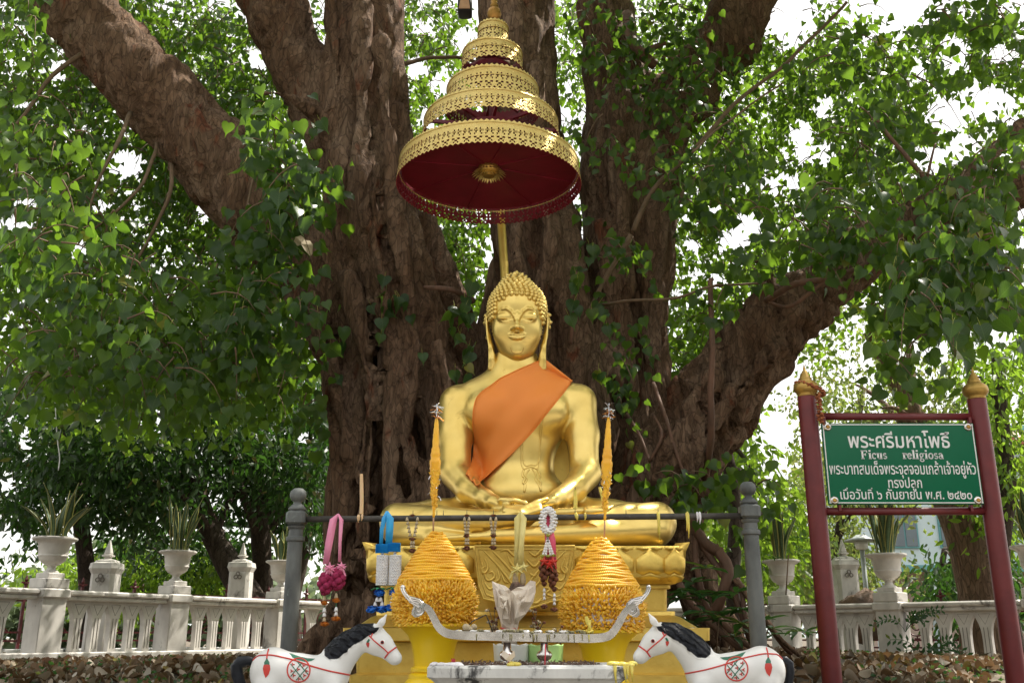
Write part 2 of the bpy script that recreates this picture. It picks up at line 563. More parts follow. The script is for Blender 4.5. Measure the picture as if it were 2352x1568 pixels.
M_leafB = leafmat('sunlit_tint_leaf', [(0.0, (0.04, 0.10, 0.015)), (0.5, (0.07, 0.15, 0.02)), (0.9, (0.12, 0.20, 0.03)), (1.0, (0.22, 0.24, 0.04))], 0.4, 0.6, (0.52, 0.82, 0.05))  # brighter copy of the bodhi leaf, sunlight painted into its colour
M_leafC = leafmat('dark_evergreen_leaf', [(0.0, (0.010, 0.028, 0.007)), (0.6, (0.018, 0.044, 0.009)), (0.95, (0.04, 0.08, 0.014)), (1.0, (0.20, 0.11, 0.04))], 0.42, 0.3, (0.16, 0.42, 0.04))
M_leafD = leafmat('pale_green_leaf', [(0.0, (0.08, 0.13, 0.03)), (0.5, (0.13, 0.18, 0.045)), (0.85, (0.2, 0.2, 0.06)), (1.0, (0.30, 0.2, 0.08))], 0.5, 0.5, (0.5, 0.65, 0.12))
M_leafE = leafmat('haze_tinted_leaf', [(0.0, (0.12, 0.17, 0.10)), (1.0, (0.18, 0.23, 0.13))], 0.7, 0.4, (0.4, 0.5, 0.2))  # pale tint paints distance haze into the leaves
M_litter = leafmat('dry_leaf', [(0.0, (0.07, 0.04, 0.022)), (0.3, (0.17, 0.09, 0.05)), (0.55, (0.28, 0.18, 0.11)), (0.8, (0.42, 0.34, 0.26)), (0.93, (0.56, 0.50, 0.43)), (0.965, (0.26, 0.07, 0.025)), (1.0, (0.30, 0.30, 0.06))], 0.7, 0.15, (0.5, 0.25, 0.1))
M_plant = leafmat('shrub_leaf', [(0.0, (0.02, 0.07, 0.025)), (0.9, (0.04, 0.11, 0.035)), (1.0, (0.35, 0.36, 0.04))], 0.3, 0.3, (0.2, 0.5, 0.05))
M_marble = pm('weathered_marble', (0.66, 0.63, 0.58), (0.48, 0.455, 0.42), 5, 0.55, bstr=0.25, bscale=25, c3=(0.15, 0.135, 0.12), s3=3.2, t3=0.56, stretch=(1, 1, 0.6))
M_marblei = pm('marble_groove', (0.20, 0.18, 0.155), (0.14, 0.12, 0.10), 9, 0.7)
M_iron = pm('dark_red_iron', (0.12, 0.012, 0.015), (0.06, 0.01, 0.01), 12, 0.5)
M_sred = pm('sign_red_paint', (0.165, 0.022, 0.024), (0.115, 0.015, 0.018), 5, 0.42, bstr=0.15, bscale=40, c3=(0.42, 0.035, 0.03), s3=9, t3=0.66)
M_sgreen = pm('sign_green_enamel', (0.008, 0.13, 0.062), (0.006, 0.115, 0.054), 2, 0.2, bstr=0.03, bscale=4, spec=0.35)
M_white = pm('white_paint', (0.8, 0.8, 0.8), (0.72, 0.73, 0.72), 6, 0.4, bstr=0.1)
M_capgold = goldmat('dull_gold_cap', (0.50, 0.32, 0.09), (0.38, 0.24, 0.06), rough=0.4, metal=0.7)
M_patina = pm('grey_patinated_bronze', (0.13, 0.14, 0.135), (0.22, 0.235, 0.22), 7, 0.65, bstr=0.5, bscale=45, c3=(0.30, 0.38, 0.34), s3=5, t3=0.60, stretch=(1, 1, 0.35), c2=None) if False else pm('grey_patinated_bronze', (0.055, 0.06, 0.06), (0.14, 0.15, 0.145), 9, 0.62, bstr=0.6, bscale=45, c3=(0.26, 0.33, 0.30), s3=7, t3=0.59, stretch=(1, 1, 0.4))
M_rail = pm('blackened_rail', (0.05, 0.045, 0.04), (0.09, 0.08, 0.07), 20, 0.6, metal=0.3, bstr=0.4, c3=(0.3, 0.36, 0.36), s3=14, t3=0.68)
M_steel = pm('polished_steel', (0.80, 0.78, 0.76), (0.55, 0.53, 0.51), 16, 0.14, metal=1.0, bstr=0.08, bscale=24, rough2=0.34)
M_wax = pm('orange_beeswax', (0.88, 0.50, 0.022), (0.76, 0.37, 0.014), 9, 0.33, bstr=0.2, bscale=60, sss=0.25, c3=(0.35, 0.14, 0.02), s3=12, t3=0.72)
M_wax2 = pm('ochre_beeswax_spikes', (0.88, 0.54, 0.045), (0.68, 0.35, 0.02), 12, 0.35, bstr=0.2, sss=0.25)
M_foam = pm('white_foam', (0.75, 0.74, 0.78), (0.6, 0.58, 0.6), 12, 0.8)
M_ybowl = pm('yellow_painted_bowl', (0.86, 0.60, 0.015), (0.80, 0.54, 0.012), 5, 0.3, bstr=0.08)
M_stone = pm('whitewashed_stone', (0.66, 0.66, 0.64), (0.5, 0.5, 0.49), 10, 0.75, bstr=0.5, bscale=25, c3=(0.05, 0.05, 0.05), s3=7, t3=0.535, stretch=(1, 1, 0.45))
M_sand = pm('ash_and_sand', (0.34, 0.22, 0.16), (0.12, 0.08, 0.06), 40, 0.95, bstr=1.0, bscale=120, bdist=0.02)
M_robe = None
M_horse = pm('white_glazed_plaster', (0.76, 0.76, 0.75), (0.68, 0.68, 0.66), 4, 0.38, bstr=0.2, bscale=18, c3=(0.42, 0.40, 0.37), s3=10, t3=0.72)
M_hblack = pm('black_glaze', (0.007, 0.008, 0.011), (0.018, 0.02, 0.026), 22, 0.36, spec=0.2,  bstr=0.6, bscale=28, bdist=0.01)
M_hred = pm('red_glaze', (0.62, 0.045, 0.03), (0.5, 0.04, 0.03), 30, 0.4, bstr=0.1)
M_hgreen = pm('green_glaze', (0.02, 0.13, 0.07), (0.03, 0.16, 0.10), 20, 0.35, bstr=0.1)
M_pink = pm('pink_ribbon', (0.85, 0.32, 0.50), (0.78, 0.26, 0.42), 12, 0.35, bstr=0.1)
M_hotp = pm('rose_ribbon', (0.78, 0.10, 0.20), (0.70, 0.08, 0.15), 12, 0.4)
M_blue = pm('blue_ribbon', (0.04, 0.42, 0.80), (0.03, 0.33, 0.70), 12, 0.3)
M_dblue = pm('blue_cloth_flower', (0.02, 0.20, 0.75), (0.015, 0.14, 0.55), 40, 0.5)
M_mag = pm('magenta_amaranth', (0.38, 0.02, 0.10), (0.24, 0.012, 0.06), 60, 0.8, bstr=1.0, bscale=300)
M_mari = pm('orange_marigold', (0.62, 0.20, 0.01), (0.42, 0.10, 0.008), 80, 0.8, bstr=1.0, bscale=250)
M_dry = pm('dried_brown_flower', (0.20, 0.07, 0.035), (0.10, 0.035, 0.02), 60, 0.85, bstr=1.0, bscale=200)
M_bud = pm('dry_cream_bud', (0.55, 0.46, 0.31), (0.38, 0.3, 0.18), 60, 0.7)
M_wbud = pm('white_jasmine', (0.85, 0.85, 0.86), (0.75, 0.76, 0.78), 30, 0.5)
M_yrib = pm('pale_yellow_ribbon', (0.80, 0.72, 0.30), (0.70, 0.60, 0.2), 10, 0.35)
M_ycan = pm('yellow_candle_wax', (0.80, 0.65, 0.12), (0.6, 0.5, 0.1), 20, 0.45, sss=0.3)
M_tcan = pm('tan_candle_wax', (0.72, 0.50, 0.28), (0.66, 0.45, 0.25), 10, 0.45, sss=0.3)
M_black = pm('black_metal', (0.02, 0.02, 0.02), (0.03, 0.03, 0.03), 10, 0.5)
M_greenl = pm('green_cloth_leaf', (0.02, 0.28, 0.12), (0.03, 0.2, 0.08), 30, 0.5)
M_ylgr = pm('yellow_green_petal', (0.40, 0.42, 0.06), (0.3, 0.33, 0.05), 30, 0.6)
M_foil = pm('silver_foil', (0.75, 0.75, 0.78), (0.6, 0.6, 0.62), 30, 0.25, metal=0.9)
M_cfoil = pm('copper_foil', (0.6, 0.22, 0.03), (0.45, 0.15, 0.02), 30, 0.3, metal=0.8)
M_paper = pm('beige_wrapping_paper', (0.66, 0.58, 0.48), (0.58, 0.49, 0.41), 6, 0.75, bstr=0.3, c3=(0.42, 0.25, 0.26), s3=5, t3=0.66)
M_pot1 = pm('white_plastic_pot', (0.62, 0.63, 0.58), (0.55, 0.56, 0.52), 6, 0.45)
M_pot2 = pm('light_green_pot', (0.36, 0.56, 0.20), (0.30, 0.50, 0.16), 6, 0.45)
M_rstick = pm('red_incense', (0.5, 0.03, 0.05), (0.4, 0.02, 0.04), 30, 0.6)
M_bamboo = pm('bamboo_stick', (0.5, 0.3, 0.16), (0.4, 0.22, 0.12), 20, 0.6)
M_ground = pm('bare_earth', (0.10, 0.075, 0.05), (0.06, 0.05, 0.035), 6, 0.95, bstr=0.8, bscale=18, bdist=0.03, c3=(0.16, 0.13, 0.09), s3=1.5, t3=0.5)
M_pave = pm('pale_concrete', (0.42, 0.40, 0.37), (0.34, 0.32, 0.3), 3, 0.9, bstr=0.3)
M_wallw = pm('pale_blue_wall', (0.55, 0.66, 0.68), (0.50, 0.62, 0.65), 2, 0.8, bstr=0.1)
M_wallp = pm('pinkish_plaster', (0.66, 0.50, 0.42), (0.60, 0.46, 0.38), 2, 0.8, bstr=0.1)
M_teal = pm('teal_trim', (0.12, 0.32, 0.33), (0.1, 0.28, 0.3), 5, 0.5)
M_glass = pm('window_glass', (0.12, 0.16, 0.18), (0.1, 0.13, 0.15), 2, 0.08, bstr=0.0)
M_tile = pm('terracotta_roof', (0.42, 0.14, 0.07), (0.34, 0.10, 0.05), 8, 0.7)
M_rock = pm('brown_boulder', (0.15, 0.09, 0.055), (0.08, 0.055, 0.04), 5, 0.85, bstr=0.9, bscale=9, bdist=0.05)
M_lamp = pm('grey_lamp_paint', (0.35, 0.38, 0.38), (0.3, 0.33, 0.33), 10, 0.4)
M_snakeg = pm('snake_plant_green', (0.045, 0.09, 0.035), (0.09, 0.14, 0.06), 18, 0.45, stretch=(1, 1, 3))
M_snakey = pm('snake_plant_edge', (0.42, 0.40, 0.12), (0.34, 0.33, 0.1), 10, 0.5)
M_hill = pm('haze_tinted_hill', (0.30, 0.34, 0.34), (0.36, 0.40, 0.40), 1, 1.0, bstr=0)  # distance haze painted into the hill colour

m, nt, b = new_mat('sheer_orange_cloth')
v = coords(nt)
b.inputs['Base Color'].default_value = (1.0, 0.36, 0.065, 1); b.inputs['Roughness'].default_value = 0.55
t = N(nt, 'ShaderNodeBsdfTransparent'); t.inputs[0].default_value = (1.0, 0.62, 0.25, 1)
tl = N(nt, 'ShaderNodeBsdfTranslucent'); tl.inputs[0].default_value = (0.95, 0.30, 0.04, 1)
mx = N(nt, 'ShaderNodeMixShader'); mx.inputs[0].default_value = 0.15
mx2 = N(nt, 'ShaderNodeMixShader'); mx2.inputs[0].default_value = 0.2
nt.links.new(b.outputs[0], mx.inputs[1]); nt.links.new(tl.outputs[0], mx.inputs[2])
nt.links.new(mx.outputs[0], mx2.inputs[1]); nt.links.new(t.outputs[0], mx2.inputs[2])
nt.links.new(mx2.outputs[0], nt.nodes['Material Output'].inputs[0])
M_robe = m

# a bodhi leaf seen close: pale midrib and side veins (in the leaf's own coordinates)
M_leafN = leafmat('veined_bodhi_leaf', [(0.0, (0.016, 0.046, 0.014)), (0.4, (0.024, 0.064, 0.017)), (0.8, (0.040, 0.092, 0.02)), (0.96, (0.09, 0.14, 0.025)), (1.0, (0.34, 0.28, 0.04))], 0.28, 0.42, (0.32, 0.62, 0.03))
nt = M_leafN.node_tree; b = nt.nodes['Principled BSDF']
sx = N(nt, 'ShaderNodeSeparateXYZ'); tc_ = N(nt, 'ShaderNodeTexCoord'); nt.links.new(tc_.outputs['Object'], sx.inputs[0])
def mth(op, a, b_=None):
    n_ = N(nt, 'ShaderNodeMath', operation=op)
    for i, q_ in enumerate((a, b_)):
        if q_ is None: continue
        if isinstance(q_, (int, float)): n_.inputs[i].default_value = q_
        else: nt.links.new(q_, n_.inputs[i])
    return n_.outputs[0]
ax_ = mth('ABSOLUTE', sx.outputs[0])
ribm = ramp(nt, ax_, [(0.006, (1, 1, 1)), (0.022, (0, 0, 0))])
sv = mth('FRACT', mth('MULTIPLY', mth('ADD', sx.outputs[1], mth('MULTIPLY', ax_, -0.75)), 6.5))
svm = ramp(nt, mth('ABSOLUTE', mth('SUBTRACT', sv, 0.5)), [(0.02, (0.65, 0.65, 0.65)), (0.09, (0, 0, 0))])
vm = mixc(nt, 1.0, ribm, svm, 'LIGHTEN')
old = b.inputs['Base Color'].links[0].from_socket
nt.links.new(mixc(nt, mixc(nt, 0.55, (0, 0, 0), vm), old, (0.16, 0.24, 0.08)), b.inputs['Base Color'])
# ---------------------------------------------------------------- ground, hills
def struct(name, mb, m, smooth=True):
    o = obj(name, mb, m, smooth=smooth); o['kind'] = 'structure'; return o

def ground_z(x, y):
    t = min(max((y - 6.0) / 3.0, 0), 1); t = t * t * (3 - 2 * t)
    z = 1.08 + 0.17 * t
    # the earth is heaped round the roots of the tree
    dx, dy = (x - 0.9) / 4.6, (y - 10.6) / 2.6
    r2 = dx * dx + dy * dy
    z += 0.20 * math.exp(-r2 * 1.6)
    z += 0.02 * noise.noise(Vector((x * 0.9, y * 0.9, 0)))
    if y > 16: z -= 0.35 * min((y - 16) / 4, 1)
    return z
mb = MB()
xs = [-400, -150, -60, -30] + [-16 + 0.4 * i for i in range(81)] + [30, 60, 150, 400]
ys = [-60, -20, -5, 0, 2] + [3 + 0.35 * i for i in range(60)] + [30, 45, 80, 160, 400]
vv = [(x, y, ground_z(x, y)) for y in ys for x in xs]
nx = len(xs)
ff = [(j * nx + i, j * nx + i + 1, (j + 1) * nx + i + 1, (j + 1) * nx + i) for j in range(len(ys) - 1) for i in range(nx - 1)]
mb.add(vv, ff)
struct('ground', mb, M_ground)
mb = MB(); mb.box((0, -6, 1.065 + 0.05), (30, 20.5, 0.06))  # unseen pale paving added to bounce sunlight up at the statue
struct('bounce_paving', mb, M_pave, False)

mb = MB()
n = 90
vv = []
for k in range(n + 1):
    a = rad(-60) + rad(120) * k / n
    R = 330
    h = 9 + 7 * noise.noise(Vector((k * 0.12, 3, 1))) + 3 * noise.noise(Vector((k * 0.45, 8, 1)))
    vv += [(R * math.sin(a), R * math.cos(a), -2), (R * 1.05 * math.sin(a), R * 1.05 * math.cos(a), 1.6 + h), (R * 1.3 * math.sin(a), R * 1.3 * math.cos(a), 1.6 + h)]
ff = []
for k in range(n):
    for j in range(2): ff.append((k * 3 + j, k * 3 + 3 + j, k * 3 + 4 + j, k * 3 + 1 + j))
mb.add(vv, ff)
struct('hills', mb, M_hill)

# ---------------------------------------------------------------- balustrades
BAL_H = 0.86
def baluster_mesh():
    """one marble upright: a slim stem that flares into half arches at the top"""
    h = BAL_H - 0.13 - 0.09
    w0, w1 = 0.060, 0.166
    prof = []
    ph = [(0.0, w0), (0.35, w0 * 0.95), (0.50, w0 * 0.98), (0.62, w0 * 1.12), (0.74, w0 * 1.45), (0.85, w0 * 1.95), (0.94, w0 * 2.5), (0.97, w1), (1.0, w1)]
    poly = [(w, z * h) for z, w in ph] + [(-w, z * h) for z, w in reversed(ph)]
    mb = MB(); mb.prism(poly, -0.042, 0.042)
    # incised groove lines and the little triangle, as raised dark-jointed fillets
    return mb, h
_b, BH = baluster_mesh()
ME_bal = _b.mesh('baluster', [M_marble], smooth=False)
g = MB()
for sx in (-1, 1):
    g.box((sx * 0.026, -0.0445, BH * 0.36), (0.007, 0.004, BH * 0.6))
g.tube([(-0.075, -0.0435, BH * 0.93), (0.075, -0.0435, BH * 0.93), (0.0, -0.0435, BH * 0.72)], 0.0035, n=4, close=True)
ME_bgroove = g.mesh('groove', [M_marblei], smooth=False)

def balustrade(A, B, piers, label, ext0=0.0, ext1=0.0, nb=5):
    """A,B: ends of the foot line; piers: fractions along it"""
    A = Vector(A); B = Vector(B)
    dirv = (B - A); L = dirv.length; dirv = dirv / L
    ang = math.atan2(dirv.y, dirv.x)
    root = thing('marble_balustrade', label, 'balustrade', A)
    def P(s, z=0, o=0): return A + dirv * s + Vector((-dirv.y, dirv.x, 0)) * o + Vector((0, 0, z))
    s0, s1 = -ext0, L + ext1
    mb = MB(); mb.cbox(P((s0 + s1) / 2, 0.0), (s1 - s0, 0.34, 0.18), 0.015, ang)
    obj('plinth', mb, M_marble, root, False)
    ps = [p * L for p in piers]
    for s in ps:
        mb = MB(); mb.cbox(P(s, BAL_H / 2 - 0.02), (0.36, 0.30, BAL_H - 0.1), 0.012, ang)
        obj('pier', mb, M_marble, root, False)
        mb = MB(); mb.cbox(P(s, BAL_H - 0.055), (0.42, 0.37, 0.125), 0.02, ang)
        obj('pier_cap', mb, M_marble, root, False)
    allp = [s0 - 0.18] + ps + [s1 + 0.18]
    for a, b in zip(allp, allp[1:]):
        a_, b_ = a + 0.213, b - 0.213
        if b_ - a_ < 0.15: continue
        mb = MB()
        mb.cbox(P((a_ + b_) / 2, BAL_H - 0.04), (b_ - a_, 0.30, 0.07), 0.02, ang)
        mb.cbox(P((a_ + b_) / 2, BAL_H - 0.105), (b_ - a_ - 0.004, 0.23, 0.056), 0.012, ang)
        obj('handrail', mb, M_marble, root, False)
        span = (b - 0.18) - (a + 0.18)
        m_ = max(1, round(span / 0.335) - 1) if nb is None else (nb if span > 1.2 else max(1, round(span / 0.34) - 1))
        for i in range(m_):
            s = a + 0.18 + span * (i + 1) / (m_ + 1)
            M = Matrix.Translation(P(s, 0.091)) @ Matrix.Rotation(ang, 4, 'Z')
            bo = inst('baluster', ME_bal, root, M)
            go = bpy.data.objects.new('groove', ME_bgroove); COL.objects.link(go); go.parent = bo
    return root, ps, P, ang

la = at(54, 1516, 12.6)
zL = la.z
lb = atz(640, 1502, zL)
ll = (lb - la)
def frac(A, B, px):
    best = min(range(-300, 1301), key=lambda k: abs(proj([A.lerp(B, k / 1000)])[0][0] - px)); return best / 1000
balL, psL, PL, angL = balustrade(la, lb, [frac(la, lb, 90), frac(la, lb, 386), frac(la, lb, 634)], 'grey marble balustrade with pointed arches behind the fallen leaves on the left', ext0=2.6, ext1=4.0)
ra = at(1812, 1523, 15.6); zR = ra.z
rb = at(2062, 1529, 14.4); rb.z = zR
dR = (rb - ra)
balR, psR, PR, angR = balustrade(ra, ra + dR * 2.1, [0.0, 1 / 2.1, 2.18 / 2.1], 'cream marble balustrade behind the green sign, dappled with sun', ext0=3.0, ext1=2.6)

URN = [(0, 0), (0, 0), (0, 0), (0.105, 0.20), (0.10, 0.22), (0.065, 0.24), (0.052, 0.27), (0.06, 0.295), (0.09, 0.305), (0.09, 0.315), (0.13, 0.335), (0.165, 0.37), (0.182, 0.415), (0.192, 0.42), (0.192, 0.432), (0.185, 0.44), (0.202, 0.58), (0.225, 0.61), (0.28, 0.635), (0.29, 0.645), (0.29, 0.665), (0.27, 0.672), (0.25, 0.66), (0.0, 0.655)]
def urn(P_, ang, sc_, label):
    r = thing('marble_urn', label, 'urn', P_, 'marble urns on the balustrade piers')
    mb = MB()
    mb.cbox(P_ + Vector((0, 0, 0.065 * sc_)), (0.36 * sc_, 0.36 * sc_, 0.13 * sc_), 0.01, ang)
    mb.cbox(P_ + Vector((0, 0, 0.165 * sc_)), (0.26 * sc_, 0.26 * sc_, 0.07 * sc_), 0.008, ang)
    obj('foot_block', mb, M_marble, r, False)
    mb = MB(); mb.lathe([(a * sc_, (b + 0.0) * sc_) for a, b in URN[3:]], P_, 24)
    obj('bowl', mb, M_marble, r, sharp=40)
    return r
def snake_leaf(base, h, lean, az, w, tw=0.4):
    """two meshes: green blade and its pale margins"""
    mbg, mby = MB(), MB()
    n = 7
    side = Vector((math.cos(az + PI / 2), math.sin(az + PI / 2), 0))
    c = []
    for i in range(n + 1):
        t = i / n
        p = base + Vector((math.cos(az), math.sin(az), 0)) * (lean * h * (t ** 1.7)) + Vector((0, 0, h * t * (1 - 0.25 * lean * t)))
        c.append(p)
    wd = [w * (0.5 + 0.95 * math.sin(PI * min(t * 1.05, 1) * 0.75)) * (1 - (t ** 6)) for t in [i / n for i in range(n + 1)]]
    wd[-1] = 0.002
    vs_, fs, vy, fy = [], [], [], []
    for i in range(n + 1):
        sd = (Matrix.Rotation(tw * i / n * 3, 3, 'Z') @ side)
        nn = Vector((-sd.y, sd.x, 0.0))
        wi = wd[i]
        vs_ += [c[i] - sd * wi * 0.78, c[i] + nn * wi * 0.25, c[i] + sd * wi * 0.78, c[i] - nn * 0.004]
        vy += [c[i] - sd * wi, c[i] - sd * wi * 0.76 + nn * 0.003, c[i] + sd * wi, c[i] + sd * wi * 0.76 + nn * 0.003, c[i] - sd * wi * 0.76 - nn * 0.003, c[i] + sd * wi * 0.76 - nn * 0.003]
    for i in range(n):
        a, b_ = i * 4, i * 4 + 4
        for k in range(4): fs.append((a + k, a + (k + 1) % 4, b_ + (k + 1) % 4, b_ + k))
        a, b_ = i * 6, i * 6 + 6
        fy += [(a, a + 1, b_ + 1, b_), (a + 3, a + 2, b_ + 2, b_ + 3), (a + 4, a, b_, b_ + 4), (a + 2, a + 5, b_ + 5, b_ + 2)]
    mbg.add(vs_, fs); mby.add(vy, fy)
    return mbg, mby
def snake_plant(P_, label, nl, hmax, seed, spread=0.45):
    rr = random.Random(seed)
    r = thing('snake_plant', label, 'plant', P_, 'snake plants in the marble urns')
    for k in range(nl):
        az = rr.uniform(0, 2 * PI)
        b0 = P_ + Vector((math.cos(az) * rr.uniform(0.02, 0.13), math.sin(az) * rr.uniform(0.02, 0.13), 0))
        g_, y_ = snake_leaf(b0, hmax * rr.uniform(0.5, 1.0), rr.uniform(0.02, spread), az + rr.uniform(-0.5, 0.5), rr.uniform(0.026, 0.046), rr.uniform(-0.5, 0.5))
        lo = obj('leaf', g_, M_snakeg, r)
        obj('leaf_margin', y_, M_snakey, lo)
    return r
UL = ['large marble urn nearest the left edge, on the left balustrade', 'middle marble urn of the left balustrade, between the two spired markers', 'marble urn on the left balustrade just left of the grey railing post']
SL = ['snake plant in the urn nearest the left edge, its thin leaves spread wide', 'tall yellow-edged snake plant in the middle urn of the left balustrade', 'short dry-tipped snake plant beside the grey railing post on the left']
for i, s in enumerate(psL):
    sc_ = [0.95, 0.92, 0.92][i]
    p = PL(s, BAL_H + 0.008)
    urn(p, angL, sc_, UL[i])
    snake_plant(p + Vector((0, 0, 0.655 * sc_)), SL[i], [15, 13, 16][i], [0.80, 0.86, 0.66][i], 11 + i, [0.75, 0.5, 0.5][i])
UR = ['marble urn on the right balustrade just left of the red sign post', 'marble urn seen through the sign frame below the green board', 'marble urn at the right edge of the photo, mostly out of frame']
SR = ['snake plant left of the red sign post, half hidden by twigs', 'snake plant with arching leaves seen below the green board', 'snake plant at the right edge of the photo']
for i, s in enumerate(psR):
    p = PR(s, BAL_H + 0.008)
    urn(p, angR, 1.0, UR[i])
    snake_plant(p + Vector((0, 0, 0.655)), SR[i], 13, [0.95, 1.05, 0.8][i], 31 + i, [0.4, 0.6, 0.4][i])

# ---------------------------------------------------------------- spired marble markers behind
def marker(px, pyb, Y, label, s=1.0, clov=True, top=None):
    base = at(px, pyb, Y); base.z = ground_z(base.x, base.y)
    r = thing('spired_marker', label, 'marker post', base, 'spired marble boundary markers')
    ztop = (at(px, top, Y).z - base.z) / s
    hb = ztop - 0.37
    mb = MB()
    def sq(prof, c):
        vs_ = []; fs = []
        for w, z in prof:
            k = w * 0.3
            ring = [(-w + k, -w), (w - k, -w), (w, -w + k), (w, w - k), (w - k, w), (-w + k, w), (-w, w - k), (-w, -w + k)]
            vs_ += [c + Vector((x * s, y * s, z * s)) for x, y in ring]
        for i in range(len(prof) - 1):
            for j in range(8): fs.append((i * 8 + j, i * 8 + (j + 1) % 8, i * 8 + 8 + (j + 1) % 8, i * 8 + 8 + j))
        fs.append(tuple(range((len(prof) - 1) * 8, len(prof) * 8)))
        return vs_, fs
    mb.add(*sq([(0.19, 0), (0.18, hb - 0.14), (0.215, hb - 0.06), (0.205, hb - 0.002)], base))
    bo = obj('shaft', mb, M_marble, r, False)
    mb = MB(); mb.add(*sq([(0.205, hb), (0.20, hb + 0.02), (0.15, hb + 0.035), (0.145, hb + 0.06), (0.05, hb + 0.09), (0.04, hb + 0.11)], base))
    obj('cap', mb, M_marble, r, False)
    mb = MB()
    mb.add(*sq([(0.04, hb + 0.11), (0.08, hb + 0.125), (0.08, hb + 0.145), (0.05, hb + 0.155), (0.055, hb + 0.17), (0.008, hb + 0.37)], base))
    obj('spire', mb, M_marble, r, False)
    mb = MB(); c = base + Vector((0, -0.218 * s, (hb - 0.22) * s))
    for dx, dz in ((-0.035, -0.01), (0.035, -0.01), (0, 0.045)):
        mb.tube([c + Vector((dx + 0.03 * math.cos(a), 0, dz + 0.03 * math.sin(a))) * 1.0 for a in [k * PI / 5 for k in range(10)]], 0.009, n=5, close=True)
    obj('clover_carving', mb, M_marblei, bo)
marker(223, 1500, 15.2, 'left spired marble marker behind the balustrade, between the first two urns', 1.0, top=1240)
marker(540, 1500, 17.6, 'right spired marble marker of the left pair, just right of the middle urn', 1.0, top=1246)
marker(1956, 1480, 17.6, 'spired marble marker beside the boulder behind the right balustrade', 1.05, top=1238)

# ---------------------------------------------------------------- dark red iron fence
def iron_fence(A, B, label, z0=0.32, h=0.98, step=0.95):
    A = Vector(A); B = Vector(B); L = (B - A).length; d = (B - A) / L; ang = math.atan2(d.y, d.x)
    r = thing('iron_fence', label, 'fence', A, 'dark red iron fences')
    R = Matrix.Rotation(ang, 3, 'Z')
    for z, nm in ((h, 'top_rail'), (h - 0.17, 'second_rail'), (z0, 'bottom_rail'), (z0 - 0.13, 'foot_rail')):
        mb = MB(); mb.box(A + d * L / 2 + Vector((0, 0, z)), (L, 0.025, 0.03), ang)
        obj(nm, mb, M_iron, r, False)
    post = MB(); c = Vector((0, 0, 0))
    post.box((0, 0, (h + 0.08) / 2), (0.045, 0.045, h + 0.08))
    post.lathe([(0.02, h + 0.07), (0.05, h + 0.10), (0.02, h + 0.13), (0.035, h + 0.16), (0.012, h + 0.22), (0.0, h + 0.24)], (0, 0, 0), 6)
    post.box((0, 0, h + 0.115), (0.15, 0.03, 0.03))
    mep = post.mesh('post', [M_iron], smooth=False)
    orn = MB()
    cz = (h - 0.17 + z0) / 2
    orn.tube([(0.17 * math.cos(a), 0, cz + 0.17 * math.sin(a)) for a in [k * PI / 9 for k in range(18)]], 0.014, n=4, close=True)
    orn.tube([(0.07 * math.cos(a), 0, cz + 0.07 * math.sin(a)) for a in [k * PI / 5 for k in range(10)]], 0.014, n=4, close=True)
    for sx in (-1, 1):
        orn.tube([(sx * 0.15, 0, cz + 0.1), (sx * 0.3, 0, h - 0.2)], 0.013, n=4)
        orn.tube([(sx * 0.15, 0, cz - 0.1), (sx * 0.3, 0, z0)], 0.013, n=4)
        orn.box((sx * 0.22, 0, h - 0.085), (0.02, 0.02, 0.16))
    orn.box((0, 0, cz - 0.22), (0.1, 0.025, 0.025)); orn.box((0, 0, cz - 0.22), (0.025, 0.025, 0.12))
    meo = orn.mesh('ornament', [M_iron], smooth=False)
    n = int(L / step)
    for i in range(n + 1):
        M = Matrix.Translation(A + d * (i * step)) @ Matrix.Rotation(ang, 4, 'Z')
        inst('post', mep, r, M)
        if i < n: inst('ornament', meo, r, Matrix.Translation(A + d * ((i + 0.5) * step)) @ Matrix.Rotation(ang, 4, 'Z'))
fA = at(-260, 1452, 14.8); fB = at(800, 1452, 21.5)
fA.z = 1.33; fB.z = 1.33
iron_fence(fA, fB, 'dark red iron fence with flower finials behind the left balustrade')
gA = at(1690, 1460, 20.0); gB = at(2420, 1460, 17.6); gA.z = 1.2; gB.z = 1.2
iron_fence(gA, gB, 'dark red iron fence behind the right balustrade')

# low weathered stone kerb the fence stands on
def kerb(A, B, label, nrow=2):
    A = Vector(A); B = Vector(B); L = (B - A).length; d = (B - A) / L; ang = math.atan2(d.y, d.x)
    r = thing('stone_kerb', label, 'kerb', A)
    nb_ = int(L / 0.9)
    for i in range(nb_):
        for j in range(nrow):
            mb = MB(); mb.cbox(A + d * ((i + 0.5 + 0.25 * (j % 2)) * L / nb_) + Vector((0, 0, -0.40 + j * 0.20)) + Vector((random.uniform(-.01, .01), random.uniform(-.012, .012), 0)), (L / nb_ - 0.012, 0.42 - 0.1 * j, 0.192), 0.012, ang)
            obj('stone', mb, M_stone, r, False)
kerb(Vector((fA.x, fA.y - 0.05, 1.5)), Vector((fB.x, fB.y - 0.05, 1.5)), 'low weathered stone kerb under the left iron fence')

